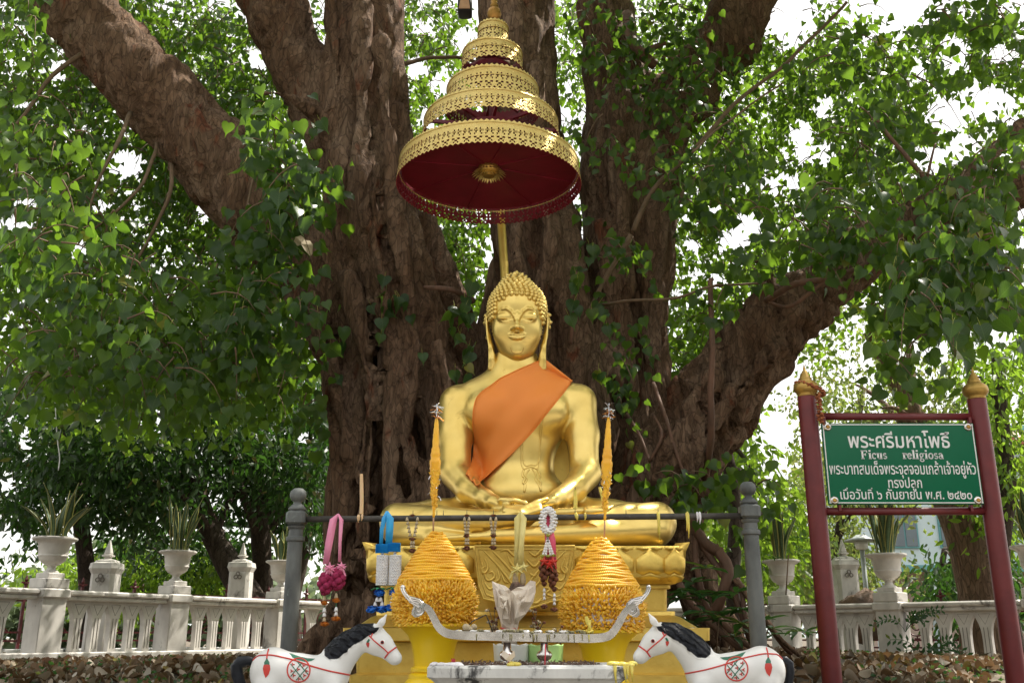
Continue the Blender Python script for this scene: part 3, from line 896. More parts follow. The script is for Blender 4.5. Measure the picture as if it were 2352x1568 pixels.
# boulder, lamp post
def rock(c, r_, label, seed):
    mb = MB(); mb.ball((0, 0, 0), 1, n=28, m=18)
    out = []
    for v in mb.v:
        v = Vector(v); k = 1 + 0.28 * noise.noise(v * 1.3 + Vector((seed, 0, 0))) + 0.1 * noise.noise(v * 4 + Vector((0, seed, 0)))
        v = Vector((v.x * r_[0], v.y * r_[1], v.z * r_[2])) * k
        out.append(Vector(c) + v)
    mb.v = [tuple(v) for v in out]
    o = obj('boulder', mb, M_rock); tag(o, label, 'rock')
rock(at(1990, 1415, 16.6), (0.42, 0.3, 0.42), 'brown boulder behind the right balustrade beside the spired marker', 3)
lp = at(1994, 1400, 21.0); lp.z = 1.0
r = thing('lamp_post', 'grey lamp post with a flat round cap, seen below the green board', 'street lamp', lp)
zt = at(1993, 1262, 21.0).z; zc = at(1993, 1243, 21.0).z
mb = MB(); mb.tube([lp, Vector((lp.x, lp.y, zt))], 0.05, n=10); obj('pole', mb, M_lamp, r)
mb = MB(); mb.lathe([(0.07, zt), (0.12, zt + 0.02), (0.14, zt + 0.16), (0.12, zt + 0.17)], (lp.x, lp.y, 0), 14); obj('lantern', mb, M_white, r)
mb = MB(); mb.lathe([(0.34, zt + 0.17), (0.35, zt + 0.20), (0.18, zt + 0.25), (0.1, zt + 0.31), (0.02, zt + 0.32)], (lp.x, lp.y, 0), 18); obj('cap', mb, M_lamp, r)

# ---------------------------------------------------------------- buildings behind the trees
def bldg_box(root, name, p0, p1, m):
    mb = MB(); c = [(a + b) / 2 for a, b in zip(p0, p1)]; s = [abs(b - a) for a, b in zip(p0, p1)]
    mb.box(c, s); return obj(name, mb, m, root, False)
Yb = 42
b0 = at(2015, 1400, Yb); b1 = at(2215, 1400, Yb); zb = 1.0
zt = at(2100, 1130, Yb).z; zm = at(2100, 1300, Yb).z
r = thing('pale_blue_house', 'pale blue building with teal-framed windows behind the trees on the right', 'building', (b0.x, Yb, zb))
bldg_box(r, 'wall', (b0.x, Yb, zm), (b0.x + 13, Yb + 8, zt + 2.0), M_wallw)
bldg_box(r, 'floor_band', (b0.x - 0.15, Yb - 0.12, zm - 0.22), (b0.x + 13.1, Yb - 0.003, zm + 0.05), M_teal)
bldg_box(r, 'lower_wall', (b0.x, Yb + 2.0, zb), (b0.x + 13, Yb + 8, zm - 0.003), M_wallp)
for i in range(6): bldg_box(r, 'column', (b0.x + 0.1 + i * 2.4, Yb + 0.2, zb), (b0.x + 0.5 + i * 2.4, Yb + 0.6, zm - 0.23), M_wallw)
for i in range(6):
    for j in range(2):
        wx = b0.x + 0.9 + i * 2.05; wz = zm + 0.75 + j * 2.6
        f = bldg_box(r, 'window', (wx, Yb - 0.09, wz), (wx + 1.15, Yb - 0.002, wz + 1.5), M_teal)
        for k in range(2):
            bldg_box(f, 'pane', (wx + 0.07 + k * 0.54, Yb - 0.12, wz + 0.07), (wx + 0.54 + k * 0.54, Yb - 0.092, wz + 1.43), M_glass)
bldg_box(r, 'roof', (b0.x - 0.5, Yb - 0.6, zt + 2.003), (b0.x + 13.5, Yb + 8.5, zt + 2.3), M_tile)
Yh = 60
h0 = at(2150, 960, Yh); h1 = at(2420, 870, Yh)
r = thing('temple_hall', 'pinkish temple hall glimpsed through the leaves above the sign', 'building', (h0.x, Yh, 1))
bldg_box(r, 'wall', (h0.x + 4, Yh, 1), (h1.x + 6, Yh + 12, h0.z - 3.8), M_wallp)
mb = MB()
x0, x1, z0, z1 = h0.x + 2, h1.x + 8, h0.z - 3.7, h0.z + 0.5
mb.add([(x0, Yh - 1.5, z0), (x1, Yh - 1.5, z0), (x1, Yh + 6, z1), (x0, Yh + 6, z1), (x0, Yh + 13, z0), (x1, Yh + 13, z0)], [(0, 1, 2, 3), (3, 2, 5, 4), (0, 3, 4), (1, 5, 2), (0, 4, 5, 1)])
obj('roof', mb, M_wallp, r, False)  # roof colour paled to look overexposed
mb = MB(); mb.box(((x0 + x1) / 2, Yh + 6, z1 + 0.1), (x1 - x0, 0.35, 0.35)); obj('ridge', mb, M_teal, r, False)
for i in range(6): bldg_box(r, 'window', (h0.x + 5 + i * 1.6, Yh - 0.1, h0.z - 7), (h0.x + 5.8 + i * 1.6, Yh - 0.002, h0.z - 4.8), M_teal)
# ---------------------------------------------------------------- the seated golden statue
YB = 7.78
sroot = thing('golden_buddha_statue', 'large gold seated Buddha statue with folded hands on the gold pedestal', 'statue', (at(1185, 1250, YB).x, YB, at(1185, 1252, 6.95).z))
zbase = at(1185, 1254, 6.92).z
lo = at(852, 1300, 7.3); hi = at(1575, 800, 7.9)
F1 = Field((lo.x - 0.1, 6.62, zbase - 0.1), (hi.x + 0.15, 8.45, at(1185, 818, 7.8).z), 0.0125)
A = F1
px2 = lambda r_, p: met(r_, p)
c = at(1190, 962, YB); k_ = met(1, c)
A.ell(c, (116 * k_, 0.25, 96 * k_), 0.12)
A.ell(at(1192, 1060, YB), (80 * k_, 0.22, 110 * k_), 0.12)
A.ell(at(1196, 1140, YB - 0.03), (106 * k_, 0.27, 60 * k_), 0.1)
A.chain([Q(1056, 930, YB, 40), Q(1188, 912, YB, 40), Q(1326, 926, YB, 39)], 0.14)
A.chain([Q(1184, 875, YB + 0.02, 62), Q(1184, 850, YB, 50), Q(1184, 800, YB, 47)], 0.09)
A.chain([Q(1184, 868, YB + 0.03, 40), Q(1100, 905, YB + 0.02, 36)], 0.10)
A.chain([Q(1184, 868, YB + 0.03, 40), Q(1280, 903, YB + 0.02, 34)], 0.10)
# pectorals
A.ell(at(1120, 945, YB - 0.17), (0.17, 0.09, 0.14), 0.10)
A.ell(at(1252, 945, YB - 0.17), (0.17, 0.09, 0.14), 0.10)
# arms
A.chain([Q(1050, 925, YB, 40), Q(1046, 1000, YB - 0.06, 38), Q(1046, 1075, YB - 0.15, 35)], 0.05)
A.chain([Q(1046, 1088, YB - 0.17, 35), Q(1078, 1126, 7.42, 29), Q(1112, 1144, 7.24, 22), Q(1134, 1153, 7.14, 18.5)], 0.03)
A.chain([Q(1330, 922, YB, 39), Q(1338, 1000, YB - 0.06, 37), Q(1342, 1075, YB - 0.15, 34)], 0.05)
A.chain([Q(1346, 1088, YB - 0.17, 36), Q(1320, 1122, 7.44, 29), Q(1285, 1144, 7.24, 22), Q(1262, 1153, 7.14, 18)], 0.03)
# hands, palms up in the lap
A.chain([Q(1134, 1154, 7.13, 18), Q(1165, 1162, 7.05, 16)], 0.03, flat=(1, 1, 0.75))
A.chain([Q(1262, 1154, 7.13, 17), Q(1232, 1162, 7.08, 15)], 0.03, flat=(1, 1, 0.75))
A.chain([Q(1150, 1148, 7.02, 8), Q(1180, 1149, 6.98, 7), Q(1208, 1154, 6.98, 5.5)], 0.010)
for i in range(4):
    A.chain([Q(1160, 1163 + i * 3.0, 6.99 - 0.02 * i, 7.5), Q(1195, 1167 + i * 3.6, 6.95 - 0.02 * i, 6.5), Q(1226 - i * 6, 1170 + i * 4.2, 6.95 - 0.018 * i, 5.0)], 0.008)
A.chain([Q(1256, 1146, 7.03, 7), Q(1232, 1153, 6.98, 6.5), Q(1204, 1164, 6.94, 5)], 0.010)
for i in range(3):
    A.chain([Q(1240, 1163 + i * 4, 6.98 - 0.02 * i, 8), Q(1200, 1176 + i * 3.5, 6.92 - 0.01 * i, 6.5), Q(1150 + i * 12, 1183 + i * 2.0, 6.90, 4.5)], 0.008)
# legs
A.chain([Q(1120, 1178, YB - 0.05, 50), Q(1000, 1196, 7.62, 46), Q(915, 1199, 7.42, 43)], 0.07)
A.chain([Q(1270, 1178, YB - 0.05, 50), Q(1400, 1196, 7.62, 46), Q(1510, 1201, 7.42, 44)], 0.07)
A.chain([Q(1188, 1215, 7.6, 50), Q(920, 1220, 7.42, 34)], 0.05)
A.chain([Q(1188, 1215, 7.6, 50), Q(1505, 1222, 7.42, 34)], 0.05)
A.chain([Q(912, 1194, 7.36, 38), Q(1010, 1198, 7.20, 36), Q(1120, 1198, 7.06, 27), Q(1210, 1190, 7.02, 19)], 0.035)
A.chain([Q(1210, 1187, 7.0, 17), Q(1290, 1178, 7.02, 16), Q(1350, 1172, 7.06, 14)], 0.025, flat=(1, 1, 0.7))
for i in range(4):
    A.chain([Q(1350, 1170 + i * 1.5, 7.04 - 0.03 * i, 9), Q(1392 + (3 - i) * 5, 1163 + i * 3.2, 7.06 - 0.035 * i, 5.5)], 0.008)
A.chain([Q(1510, 1190, 7.36, 38), Q(1430, 1192, 7.24, 33), Q(1340, 1196, 7.14, 24)], 0.035)
A.chain([Q(1508, 1216, 7.34, 36), Q(1390, 1222, 7.14, 30), Q(1250, 1228, 6.98, 22), Q(1130, 1231, 6.92, 16)], 0.022)
A.chain([Q(1130, 1231, 6.92, 15), Q(1025, 1236, 6.93, 9)], 0.02, flat=(1, 1, 0.8))
A.chain([Q(912, 1222, 7.36, 32), Q(1000, 1236, 7.12, 22), Q(1090, 1243, 7.02, 16)], 0.03)
A.cut_below(zbase)
V, Fq = A.surf(); V = relax(V, Fq, 2)
BV_body = bvh_of(V, Fq)
npobj('body', V, Fq, M_gold, sroot)

# robe end in low relief on the body (panel with a wavy double tail)
def relief(pts, w, off=0.004, close=False):
    mb = MB(); ln = drape_line(BV_body, pts, off, 4)
    mb.tube(ln, met(w, ln[0]), n=6, close=close); return mb
mb = MB()
for pts, w in (([(1236, 860), (1205, 905), (1197, 960), (1196, 1020), (1197, 1062), (1203, 1078)], 1.6),
               ([(1262, 878), (1246, 930), (1240, 1000), (1239, 1062), (1234, 1078)], 1.6),
               ([(1241, 862), (1212, 905), (1203, 960), (1202, 1060), (1220, 1067), (1236, 1062), (1244, 1000), (1250, 940)], 1.2),
               ([(1203, 1078), (1200, 1092), (1206, 1098), (1201, 1108), (1207, 1114), (1204, 1130)], 2.6),
               ([(1216, 1078), (1207, 1090), (1211, 1100), (1205, 1112), (1205, 1128)], 1.8),
               ([(1234, 1078), (1241, 1092), (1237, 1100), (1243, 1108), (1240, 1116), (1243, 1128)], 2.6),
               ([(1222, 1076), (1231, 1090), (1229, 1100), (1237, 1112), (1241, 1126)], 1.8),
               ([(1203, 1078), (1219, 1072), (1234, 1078)], 1.6)):
    ln = drape_line(BV_body, pts, 0.001, 4)
    if len(ln) > 2: mb.tube(ln, met(w, ln[0]), n=6)
obj('robe_panel_relief', mb, M_gold, sroot)
# the robe's back fold, seen between arm and waist
mb = MB()
pp = [(1292, 972), (1318, 1000), (1322, 1060), (1312, 1112), (1282, 1140), (1268, 1120), (1270, 1060), (1278, 1010)]
a_ = [at(x, y, 8.0) for x, y in pp]; b_ = [p + Vector((0, 0.05, 0)) for p in a_]
nn = len(pp); mb.add(a_ + b_, [tuple(range(nn)), tuple(range(2 * nn - 1, nn - 1, -1))] + [(i, i + nn, (i + 1) % nn + nn, (i + 1) % nn) for i in range(nn)])
obj('robe_back_fold', mb, M_goldp, sroot, False)

# ---- head
HY = 7.72
O = at(1187.6, 731.8, HY)
ZP = 0.2014 * met(1, O)          # metres per zoom pixel
CS, SN = math.cos(rad(18)), math.sin(rad(18))
def H(u, w, v=0.0):
    """u right, w up (zoom pixels as seen), v metres towards the viewer"""
    return O + Vector((u * ZP, -v, (w * ZP - v * SN) / CS))
hl = H(-380, -480, 0.3); hh = H(380, 560, -0.3)
B = Field((hl.x - .02, HY - 0.34, H(0, -640, 0).z), (hh.x + .02, HY + 0.34, H(0, 590, 0).z), 0.0072)
B.ell(H(0, 95, 0.0), (318 * ZP, 0.255, 330 * ZP), 0.05)              # skull
B.ell(H(-18, 400, 0.0), (120 * ZP, 0.10, 115 * ZP), 0.11)            # topknot
B.ell(H(0, -70, 0.045), (282 * ZP, 0.195, 420 * ZP), 0.04)           # face
B.ell(H(0, -290, 0.075), (200 * ZP, 0.13, 200 * ZP), 0.06)           # jaw
B.ell(H(0, -380, 0.142), (85 * ZP, 0.06, 75 * ZP), 0.05)              # chin
B.chain([(H(0, -380, 0.0), 0.125), (H(0, -640, -0.02), 0.135)], 0.04)  # neck
for s in (-1, 1):
    B.ell(H(s * 150, -130, 0.135), (0.085, 0.06, 0.11), 0.05)        # cheek
Vb, Fb = B.surf(); BVb = bvh_of(Vb, Fb)
def SF(u, w, off=0.0):
    h_ = cast(BVb, 1187.6 + u * 0.2014, 731.8 - w * 0.2014, 0.0)
    if h_ is None: return H(u, w, 0.05)
    return h_ + Vector((0, -1, 0.0)) * off
for s in (-1, 1):
    pts = [(s * 222, 20, -.003), (s * 205, 72, 0), (s * 165, 112, .003), (s * 118, 116, .006), (s * 72, 84, .010), (s * 36, 30, .014), (s * 24, -20, .012)]
    for (a, b_, c_), (a2, b2, c2) in zip(pts, pts[1:]):
        B.capsule(SF(a, b_, c_), SF(a2, b2, c2), 0.0065, 0.0065, 0.018)
    B.ell(SF(s * 136, 22, -0.016), (0.068, 0.036, 0.046), 0.010)        # lid
    pts = [(s * 200, 2), (s * 168, -12), (s * 132, -19), (s * 96, -12), (s * 62, 6)]
    for (a, b_), (a2, b2) in zip(pts, pts[1:]):
        B.capsule(SF(a, b_ - 4, 0.010 if abs(a) < 170 and abs(a) > 90 else .003), SF(a2, b2 - 4, 0.010 if abs(a2) < 170 and abs(a2) > 90 else .003), 0.008, 0.008, 0.004, '-')
    pts = [(s * 196, -12), (s * 166, -26), (s * 132, -32), (s * 98, -26), (s * 68, -10)]
    for (a, b_), (a2, b2) in zip(pts, pts[1:]): B.capsule(SF(a, b_ - 4, -.001), SF(a2, b2 - 4, -.001), 0.0065, 0.0065, 0.008)
    B.ell(SF(s * 46, -122, 0.016), (0.024, 0.032, 0.018), 0.010)
    # ears
    B.chain([(H(s * 336, 50, -0.02), 0.020), (H(s * 345, -60, -0.01), 0.022), (H(s * 322, -200, 0.0), 0.022), (H(s * 290, -330, 0.01), 0.028), (H(s * 276, -470, 0.01), 0.036), (H(s * 284, -565, 0.0), 0.034)], 0.02, flat=(0.8, 1.5, 1.0))
    B.chain([(H(s * 296, -300, 0.045), 0.008), (H(s * 258, -400, 0.055), 0.008), (H(s * 244, -560, 0.05), 0.008)], 0.012)
    B.chain([(H(s * 350, 30, 0.02), 0.008), (H(s * 338, -180, 0.035), 0.008), (H(s * 314, -330, 0.05), 0.008), (H(s * 318, -560, 0.04), 0.008)], 0.012)
# nose: a straight wedge that stands out from bridge to tip
nose = [(60, .002, .014), (0, .014, .014), (-60, .034, .016), (-105, .056, .020)]
for (w1, o1, r1), (w2, o2, r2) in zip(nose, nose[1:]): B.capsule(SF(0, w1, o1), SF(0, w2, o2), r1, r2, 0.016)
B.ell(SF(0, -120, 0.046), (0.034, 0.034, 0.018), 0.012)
# lips
for s in (-1, 1):
    up_ = [(0, -186, .006), (s * 30, -176, .008), (s * 64, -184, .004), (s * 94, -182, -.003)]
    for (a, b_, c_), (a2, b2, c2) in zip(up_, up_[1:]): B.capsule(SF(a, b_, c_), SF(a2, b2, c2), 0.0125, 0.009, 0.008)
    lw = [(0, -222, .005), (s * 40, -218, .004), (s * 78, -202, .0)]
    for (a, b_, c_), (a2, b2, c2) in zip(lw, lw[1:]): B.capsule(SF(a, b_, c_), SF(a2, b2, c2), 0.0155, 0.011, 0.008)
    sl = [(0, -204, .022), (s * 35, -199, .020), (s * 68, -197, .013), (s * 98, -190, .005)]
    for (a, b_, c_), (a2, b2, c2) in zip(sl, sl[1:]): B.capsule(SF(a, b_, c_), SF(a2, b2, c2), 0.0055, 0.0050, 0.003, '-')
B.capsule(SF(0, -150, .010), SF(0, -168, .012), .004, .004, .006, '-')
B.chain([(H(-170, -545, 0.10), 0.010), (H(0, -560, 0.12), 0.010), (H(170, -545, 0.10), 0.010)], 0.012)
V, Fq = B.surf(); V = relax(V, Fq, 1, 0.4)
BV_head = bvh_of(V, Fq)
npobj('head', V, Fq, M_gold, sroot)
# eyebrow and chin engraved lines
mb = MB()
ln = drape_line(BV_head, [(O_[0], O_[1]) for O_ in [(1187.6 + x * 0.2014, 731.8 - w * 0.2014) for x, w in ((-72, -330), (-58, -378), (0, -400), (58, -378), (72, -330))]], 0.0005, 4)
mb.tube(ln, 0.0028, n=5)
obj('chin_line', mb, M_goldd, sroot)

# curls: a small pointed boss, hundreds of them
cm = MB()
cm.lathe([(0.0, -0.012), (0.0195, -0.006), (0.0215, 0.003), (0.018, 0.012), (0.011, 0.0185), (0.0075, 0.024), (0.0, 0.0275)], (0, 0, 0), 9)
ME_curl = cm.mesh('curl', [M_gold])
cands = []
zt_ = H(0, 520, 0).z
ctr = H(-6, 100, 0)
rows = 24
for j in range(rows):
    w = 505 - j * 41.5
    zz = H(0, w, 0).z
    # ring of rays towards the axis
    hit0 = BV_head.ray_cast(Vector((ctr.x - 1.0, ctr.y, zz)), Vector((1, 0, 0)))
    if hit0[0] is None: continue
    rr_ = abs(hit0[0].x - ctr.x) if j > 2 else 0.03 + 0.028 * j
    m_ = max(1, int(2 * PI * max(rr_, 0.02) / 0.0385))
    for i in range(m_):
        a = 2 * PI * (i + 0.5 * (j % 2)) / m_
        dv = Vector((math.cos(a), math.sin(a), 0))
        h_ = BV_head.ray_cast(Vector((ctr.x, ctr.y, zz)) + dv * 1.0, -dv)
        if h_[0] is None: continue
        p, nrm = h_[0], h_[1]
        if nrm.dot(dv) < 0: nrm = -nrm
        u_, v_ = (p.x - O.x) / ZP, (O.y - p.y)
        # hairline
        q = proj([p])[0]; uz = (q[0] - 1187.6) / 0.2014; wz = (731.8 - q[1]) / 0.2014
        if p.y < HY + 0.02:
            if v_ > 0.02:
                edge = 255 - 12 * 0 - 0.0011 * uz * uz * 1.2 if abs(uz) < 200 else 207 - (abs(uz) - 200) * 2.9
                if wz < edge: continue
                if wz < -70 or abs(uz) > 335: continue
            else:
                if wz < -10 or abs(uz) > 345: continue
        elif wz < -250: continue
        cands.append((p.y > HY + 0.06, p, nrm))
cands.sort(key=lambda t: t[1].y)
rest = MB()
print('curls', len(cands))
for i, (bk, p, nrm) in enumerate(cands):
    Rq = nrm.to_track_quat('Z', 'Y').to_matrix().to_4x4()
    M = Matrix.Translation(p) @ Rq @ Matrix.Rotation(i * 1.7, 4, 'Z')
    if i < 300: inst('curl', ME_curl, sroot, M)
    else:
        rest.add([M @ v_.co for v_ in ME_curl.vertices], [tuple(pl.vertices) for pl in ME_curl.polygons])
if rest.v: obj('rear_curls', rest, M_gold, sroot, kind='stuff')

# ---------------------------------------------------------------- sheer orange robe over the shoulder
poly = [(1252, 826), (1284, 846), (1313, 874), (1290, 905), (1252, 952), (1215, 998), (1180, 1036), (1150, 1068), (1120, 1098), (1098, 1120), (1084, 1108), (1070, 1088), (1082, 1060), (1088, 1035), (1086, 1000), (1086, 965), (1089, 935), (1097, 912), (1120, 893), (1150, 872), (1190, 850), (1225, 834)]
def inpoly(x, y, P_):
    c_ = False
    for i in range(len(P_)):
        x1, y1 = P_[i]; x2, y2 = P_[i - 1]
        if (y1 > y) != (y2 > y) and x < (x2 - x1) * (y - y1) / (y2 - y1) + x1: c_ = not c_
    return c_
# rows follow the slanted lower edge: interpolate between two boundary rails
railA = smoothpath([Vector((x, y, 0)) for x, y in [(1252, 824), (1225, 834), (1190, 850), (1150, 872), (1120, 893), (1098, 911), (1089, 935), (1087, 965), (1088, 1000), (1088, 1035), (1083, 1062), (1070, 1090)]], 4)
railB = smoothpath([Vector((x, y, 0)) for x, y in [(1314, 873), (1308, 884), (1292, 905), (1275, 926), (1252, 954), (1230, 982), (1207, 1008), (1182, 1036), (1160, 1058), (1140, 1078), (1120, 1098), (1098, 1120)]], 4)
vs_, fs = [], []
nc = 14
for i, (a, b_) in enumerate(zip(railA, railB)):
    row = []
    for k in range(nc + 1):
        t = k / nc; p = a.lerp(b_, t)
        fold = 0.010 * math.sin(t * 15 + i * 0.10 + 2 * math.sin(i * .07)) * (0.4 + 0.6 * i / len(railA)) + 0.008 * noise.noise(Vector((p.x * 0.03, p.y * 0.03, 5))) + 0.008 * abs(noise.noise(Vector((p.x * 0.05 + p.y * .03, p.y * 0.012, 8))))
        h_ = cast(BV_body, p.x, p.y, 0.014 + fold)
        row.append((p, h_, fold))
    known = [(k, r_[1].y) for k, r_ in enumerate(row) if r_[1] is not None and r_[1].y < YB + 0.3]
    for k in range(nc + 1):
        p, h_, fold = row[k]
        if h_ is None or h_.y > YB + 0.3:
            if known: yy = min(known, key=lambda q_: abs(q_[0] - k))[1]
            else: yy = YB - 0.1
            h_ = at(p.x, p.y, yy - 0.004 + fold)
        row[k] = h_
    vs_ += row
# smooth
g = np.array([[tuple(v) for v in vs_[i * (nc + 1):(i + 1) * (nc + 1)]] for i in range(len(railA))])
for _ in range(2):
    g2 = g.copy(); g2[1:-1, 1:-1] = (g[1:-1, 1:-1] * 4 + g[:-2, 1:-1] + g[2:, 1:-1] + g[1:-1, :-2] + g[1:-1, 2:]) / 8; g = g2
# the cloth goes on over the shoulder and down the back
top = g[0]; back1 = top + np.array([0.0, 0.16, 0.015]); back2 = top + np.array([0.0, 0.34, -0.14]); back3 = top + np.array([0, 0.40, -0.5])
g = np.concatenate([[back3], [back2], [back1], g])
n0, n1 = g.shape[:2]
fs = [(i * n1 + j, i * n1 + j + 1, (i + 1) * n1 + j + 1, (i + 1) * n1 + j) for i in range(n0 - 1) for j in range(n1 - 1)]
mb = MB(); mb.add(g.reshape(-1, 3).tolist(), fs)
ro = obj('orange_robe_sash', mb, M_robe)
sm = ro.modifiers.new('thickness', 'SOLIDIFY'); sm.thickness = 0.003; sm.offset = 1
hm = MB()
for ed in (0, -1):
    hm.tube([tuple(p) for p in g[:, ed]], 0.004, n=5)
hm.tube([tuple(p) for p in g[-1]], 0.004, n=5)
obj('hem', hm, M_robe, ro)
tag(ro, 'sheer orange cloth draped over one shoulder of the gold Buddha', 'cloth')

# ---------------------------------------------------------------- pedestal
proot = thing('gold_pedestal', 'tiered gold pedestal with lotus petals and a carved tongue under the statue', 'pedestal', (at(1205, 1300, 7.6).x, 7.6, 1.08))
PX = at(1207, 1300, 6.75).x
PY = 7.62                         # centre of the pedestal
def tier(prof, name, m=M_goldp, rc=0.10, sh=None):
    """prof: list of (front_Y, left_px, py): rounded rectangles; width from picture, front at Y"""
    vs_, fs = [], []
    N_ = 0
    for Yf, pxl, py in prof:
        p = at(pxl, py, Yf); hx = abs(p.x - PX); hy = PY - Yf; z = p.z
        ring = []
        for cx_, cy_, a0 in ((1, -1, -90), (1, 1, 0), (-1, 1, 90), (-1, -1, 180)):
            for q_ in range(5):
                a = rad(a0 + q_ * 22.5)
                ring.append(Vector((PX + cx_ * (hx - rc) + rc * math.cos(a), PY + cy_ * (hy - rc) + rc * math.sin(a), z)))
        N_ = len(ring); vs_ += ring
    for i in range(len(prof) - 1):
        for j in range(N_): fs.append((i * N_ + j, (i + 1) * N_ + j, (i + 1) * N_ + (j + 1) % N_, i * N_ + (j + 1) % N_))
    fs.append(tuple(range(N_))); fs.append(tuple(range(len(prof) * N_ - 1, (len(prof) - 1) * N_ - 1, -1)))
    mb = MB(); mb.add(vs_, fs)
    return obj(name, mb, m, proot, True, sharp=35)
tier([(6.60, 836, 1253), (6.58, 836, 1262), (6.58, 836, 1305), (6.60, 841, 1325), (6.66, 858, 1338), (6.74, 872, 1342)], 'lotus_tier')
tier([(6.735, 872, 1343), (6.735, 872, 1350), (6.77, 880, 1352), (6.77, 880, 1402)], 'neck_tier', rc=0.05)
tier([(6.70, 862, 1403), (6.69, 862, 1412), (6.66, 850, 1416), (6.58, 835, 1426), (6.50, 812, 1440)], 'sloping_tier', rc=0.05)
tier([(6.44, 786, 1441), (6.44, 786, 1470), (6.48, 800, 1474)], 'ledge_tier', rc=0.03)
tier([(6.52, 815, 1475), (6.52, 817, 1545), (6.46, 806, 1549)], 'lower_tier', rc=0.03)
tier([(6.40, 800, 1550), (6.40, 800, 1600), (6.30, 790, 1601), (6.30, 790, 1700)], 'foot_tier', rc=0.03)
# petals on the lotus tier
def petal(cx, w, Yf, side=0):
    """one shield-shaped petal standing proud of the tier (pixels on the front face)"""
    out = []
    zt, zb_ = 1254, 1336
    shape = [(-0.5, 1262), (-0.5, 1275), (-0.34, 1290), (-0.5, 1312), (-0.46, 1326), (0, 1337), (0.46, 1326), (0.5, 1312), (0.34, 1290), (0.5, 1275), (0.5, 1262), (0.0, 1256)]
    return shape
def add_petal(cx, w):
    mb = MB()
    # upper petal pointing down into the lower, lower petal with pointed top
    def plate(pts, bulge, off):
        c0 = (cx, sum(p[1] for p in pts) / len(pts))
        vs_ = []; n_ = len(pts)
        def S(x, y, o):
            t = min(max((y - 1305) / 33, 0), 1)
            return at(x, y, 6.575 + 0.10 * t * t - o)
        ctr_ = S(c0[0], c0[1], off + bulge)
        outer = [S(x, y, -0.01) for x, y in pts]
        mid = [S(lerp(x, c0[0], 0.12), lerp(y, c0[1], 0.10), off) for x, y in pts]
        inn = [S(lerp(x, c0[0], 0.5), lerp(y, c0[1], 0.5), off + bulge * 0.7) for x, y in pts]
        mb.add(outer + mid + inn + [ctr_], [(i, (i + 1) % n_, n_ + (i + 1) % n_, n_ + i) for i in range(n_)] + [(n_ + i, n_ + (i + 1) % n_, 2 * n_ + (i + 1) % n_, 2 * n_ + i) for i in range(n_)] + [(2 * n_ + i, 2 * n_ + (i + 1) % n_, 3 * n_) for i in range(n_)])
    h = w / 2
    plate([(cx - h, 1300), (cx - h, 1283), (cx - h * 0.5, 1270), (cx, 1259), (cx + h * 0.5, 1270), (cx + h, 1283), (cx + h, 1300), (cx + h * 0.97, 1314), (cx + h * 0.5, 1322), (cx, 1310 + 4), (cx - h * 0.5, 1322), (cx - h * 0.97, 1314)][::-1], 0.014, 0.012)
    obj('lotus_petal', mb, M_goldp, proot, True)
    mb = MB()
    plate([(cx - h * 0.92, 1324), (cx, 1311 + 3), (cx + h * 0.92, 1324), (cx + h * 0.7, 1335), (cx, 1340), (cx - h * 0.7, 1335)][::-1], 0.012, 0.010)
    obj('lotus_petal', mb, M_goldp, proot, True)
    mb = MB()
    plate([(cx - h * 0.98, 1256), (cx + h * -0.1, 1256), (cx - h * 0.5, 1266)][::-1], 0.004, 0.008)
    plate([(cx + h * 0.1, 1256), (cx + h * 0.98, 1256), (cx + h * 0.5, 1266)][::-1], 0.004, 0.008)
    obj('petal_tip', mb, M_goldp, proot, True)
for cx in (1354, 1424, 1493, 1549): add_petal(cx, 68 if cx < 1540 else 50)
for cx in (866, 923, 991, 1057): add_petal(cx, 66 if cx > 870 else 48)
# upturned corner petals
for s, px_ in ((-1, 836), (1, 1581)):
    for f in (-1, 1):
        cx_ = abs(at(px_ if s < 0 else px_, 1290, 6.58).x - PX); cy_ = PY - 6.58
        co = Vector((PX + s * cx_, PY + f * cy_ * 0.96, 0))
        zt_, zb_ = at(px_, 1248, 6.58).z, at(px_, 1330, 6.58).z
        dg = Vector((s, f, 0)).normalized(); sd = Vector((-dg.y, dg.x, 0))
        mb = MB(); vs_ = []; fs = []
        for i, (w_, o_, z_) in enumerate(((0.06, -0.10, zb_), (0.11, -0.03, lerp(zb_, zt_, 0.15)), (0.13, 0.0, lerp(zb_, zt_, 0.45)), (0.09, 0.015, lerp(zb_, zt_, 0.8)), (0.008, 0.05, zt_ + 0.012))):
            c_ = co + dg * (o_ - 0.02)
            vs_ += [Vector((*(c_ - sd * w_ - dg * w_ * 0.9).xy, z_)), Vector((*c_.xy, z_)), Vector((*(c_ + sd * w_ - dg * w_ * 0.9).xy, z_)), Vector((*(c_ - dg * 0.12).xy, z_))]
        for i in range(4):
            for k in range(4): fs.append((i * 4 + k, i * 4 + (k + 1) % 4, i * 4 + 4 + (k + 1) % 4, i * 4 + 4 + k))
        fs += [(3, 2, 1, 0), (16, 17, 18, 19)]
        mb.add(vs_, fs); obj('corner_petal', mb, M_goldp, proot)
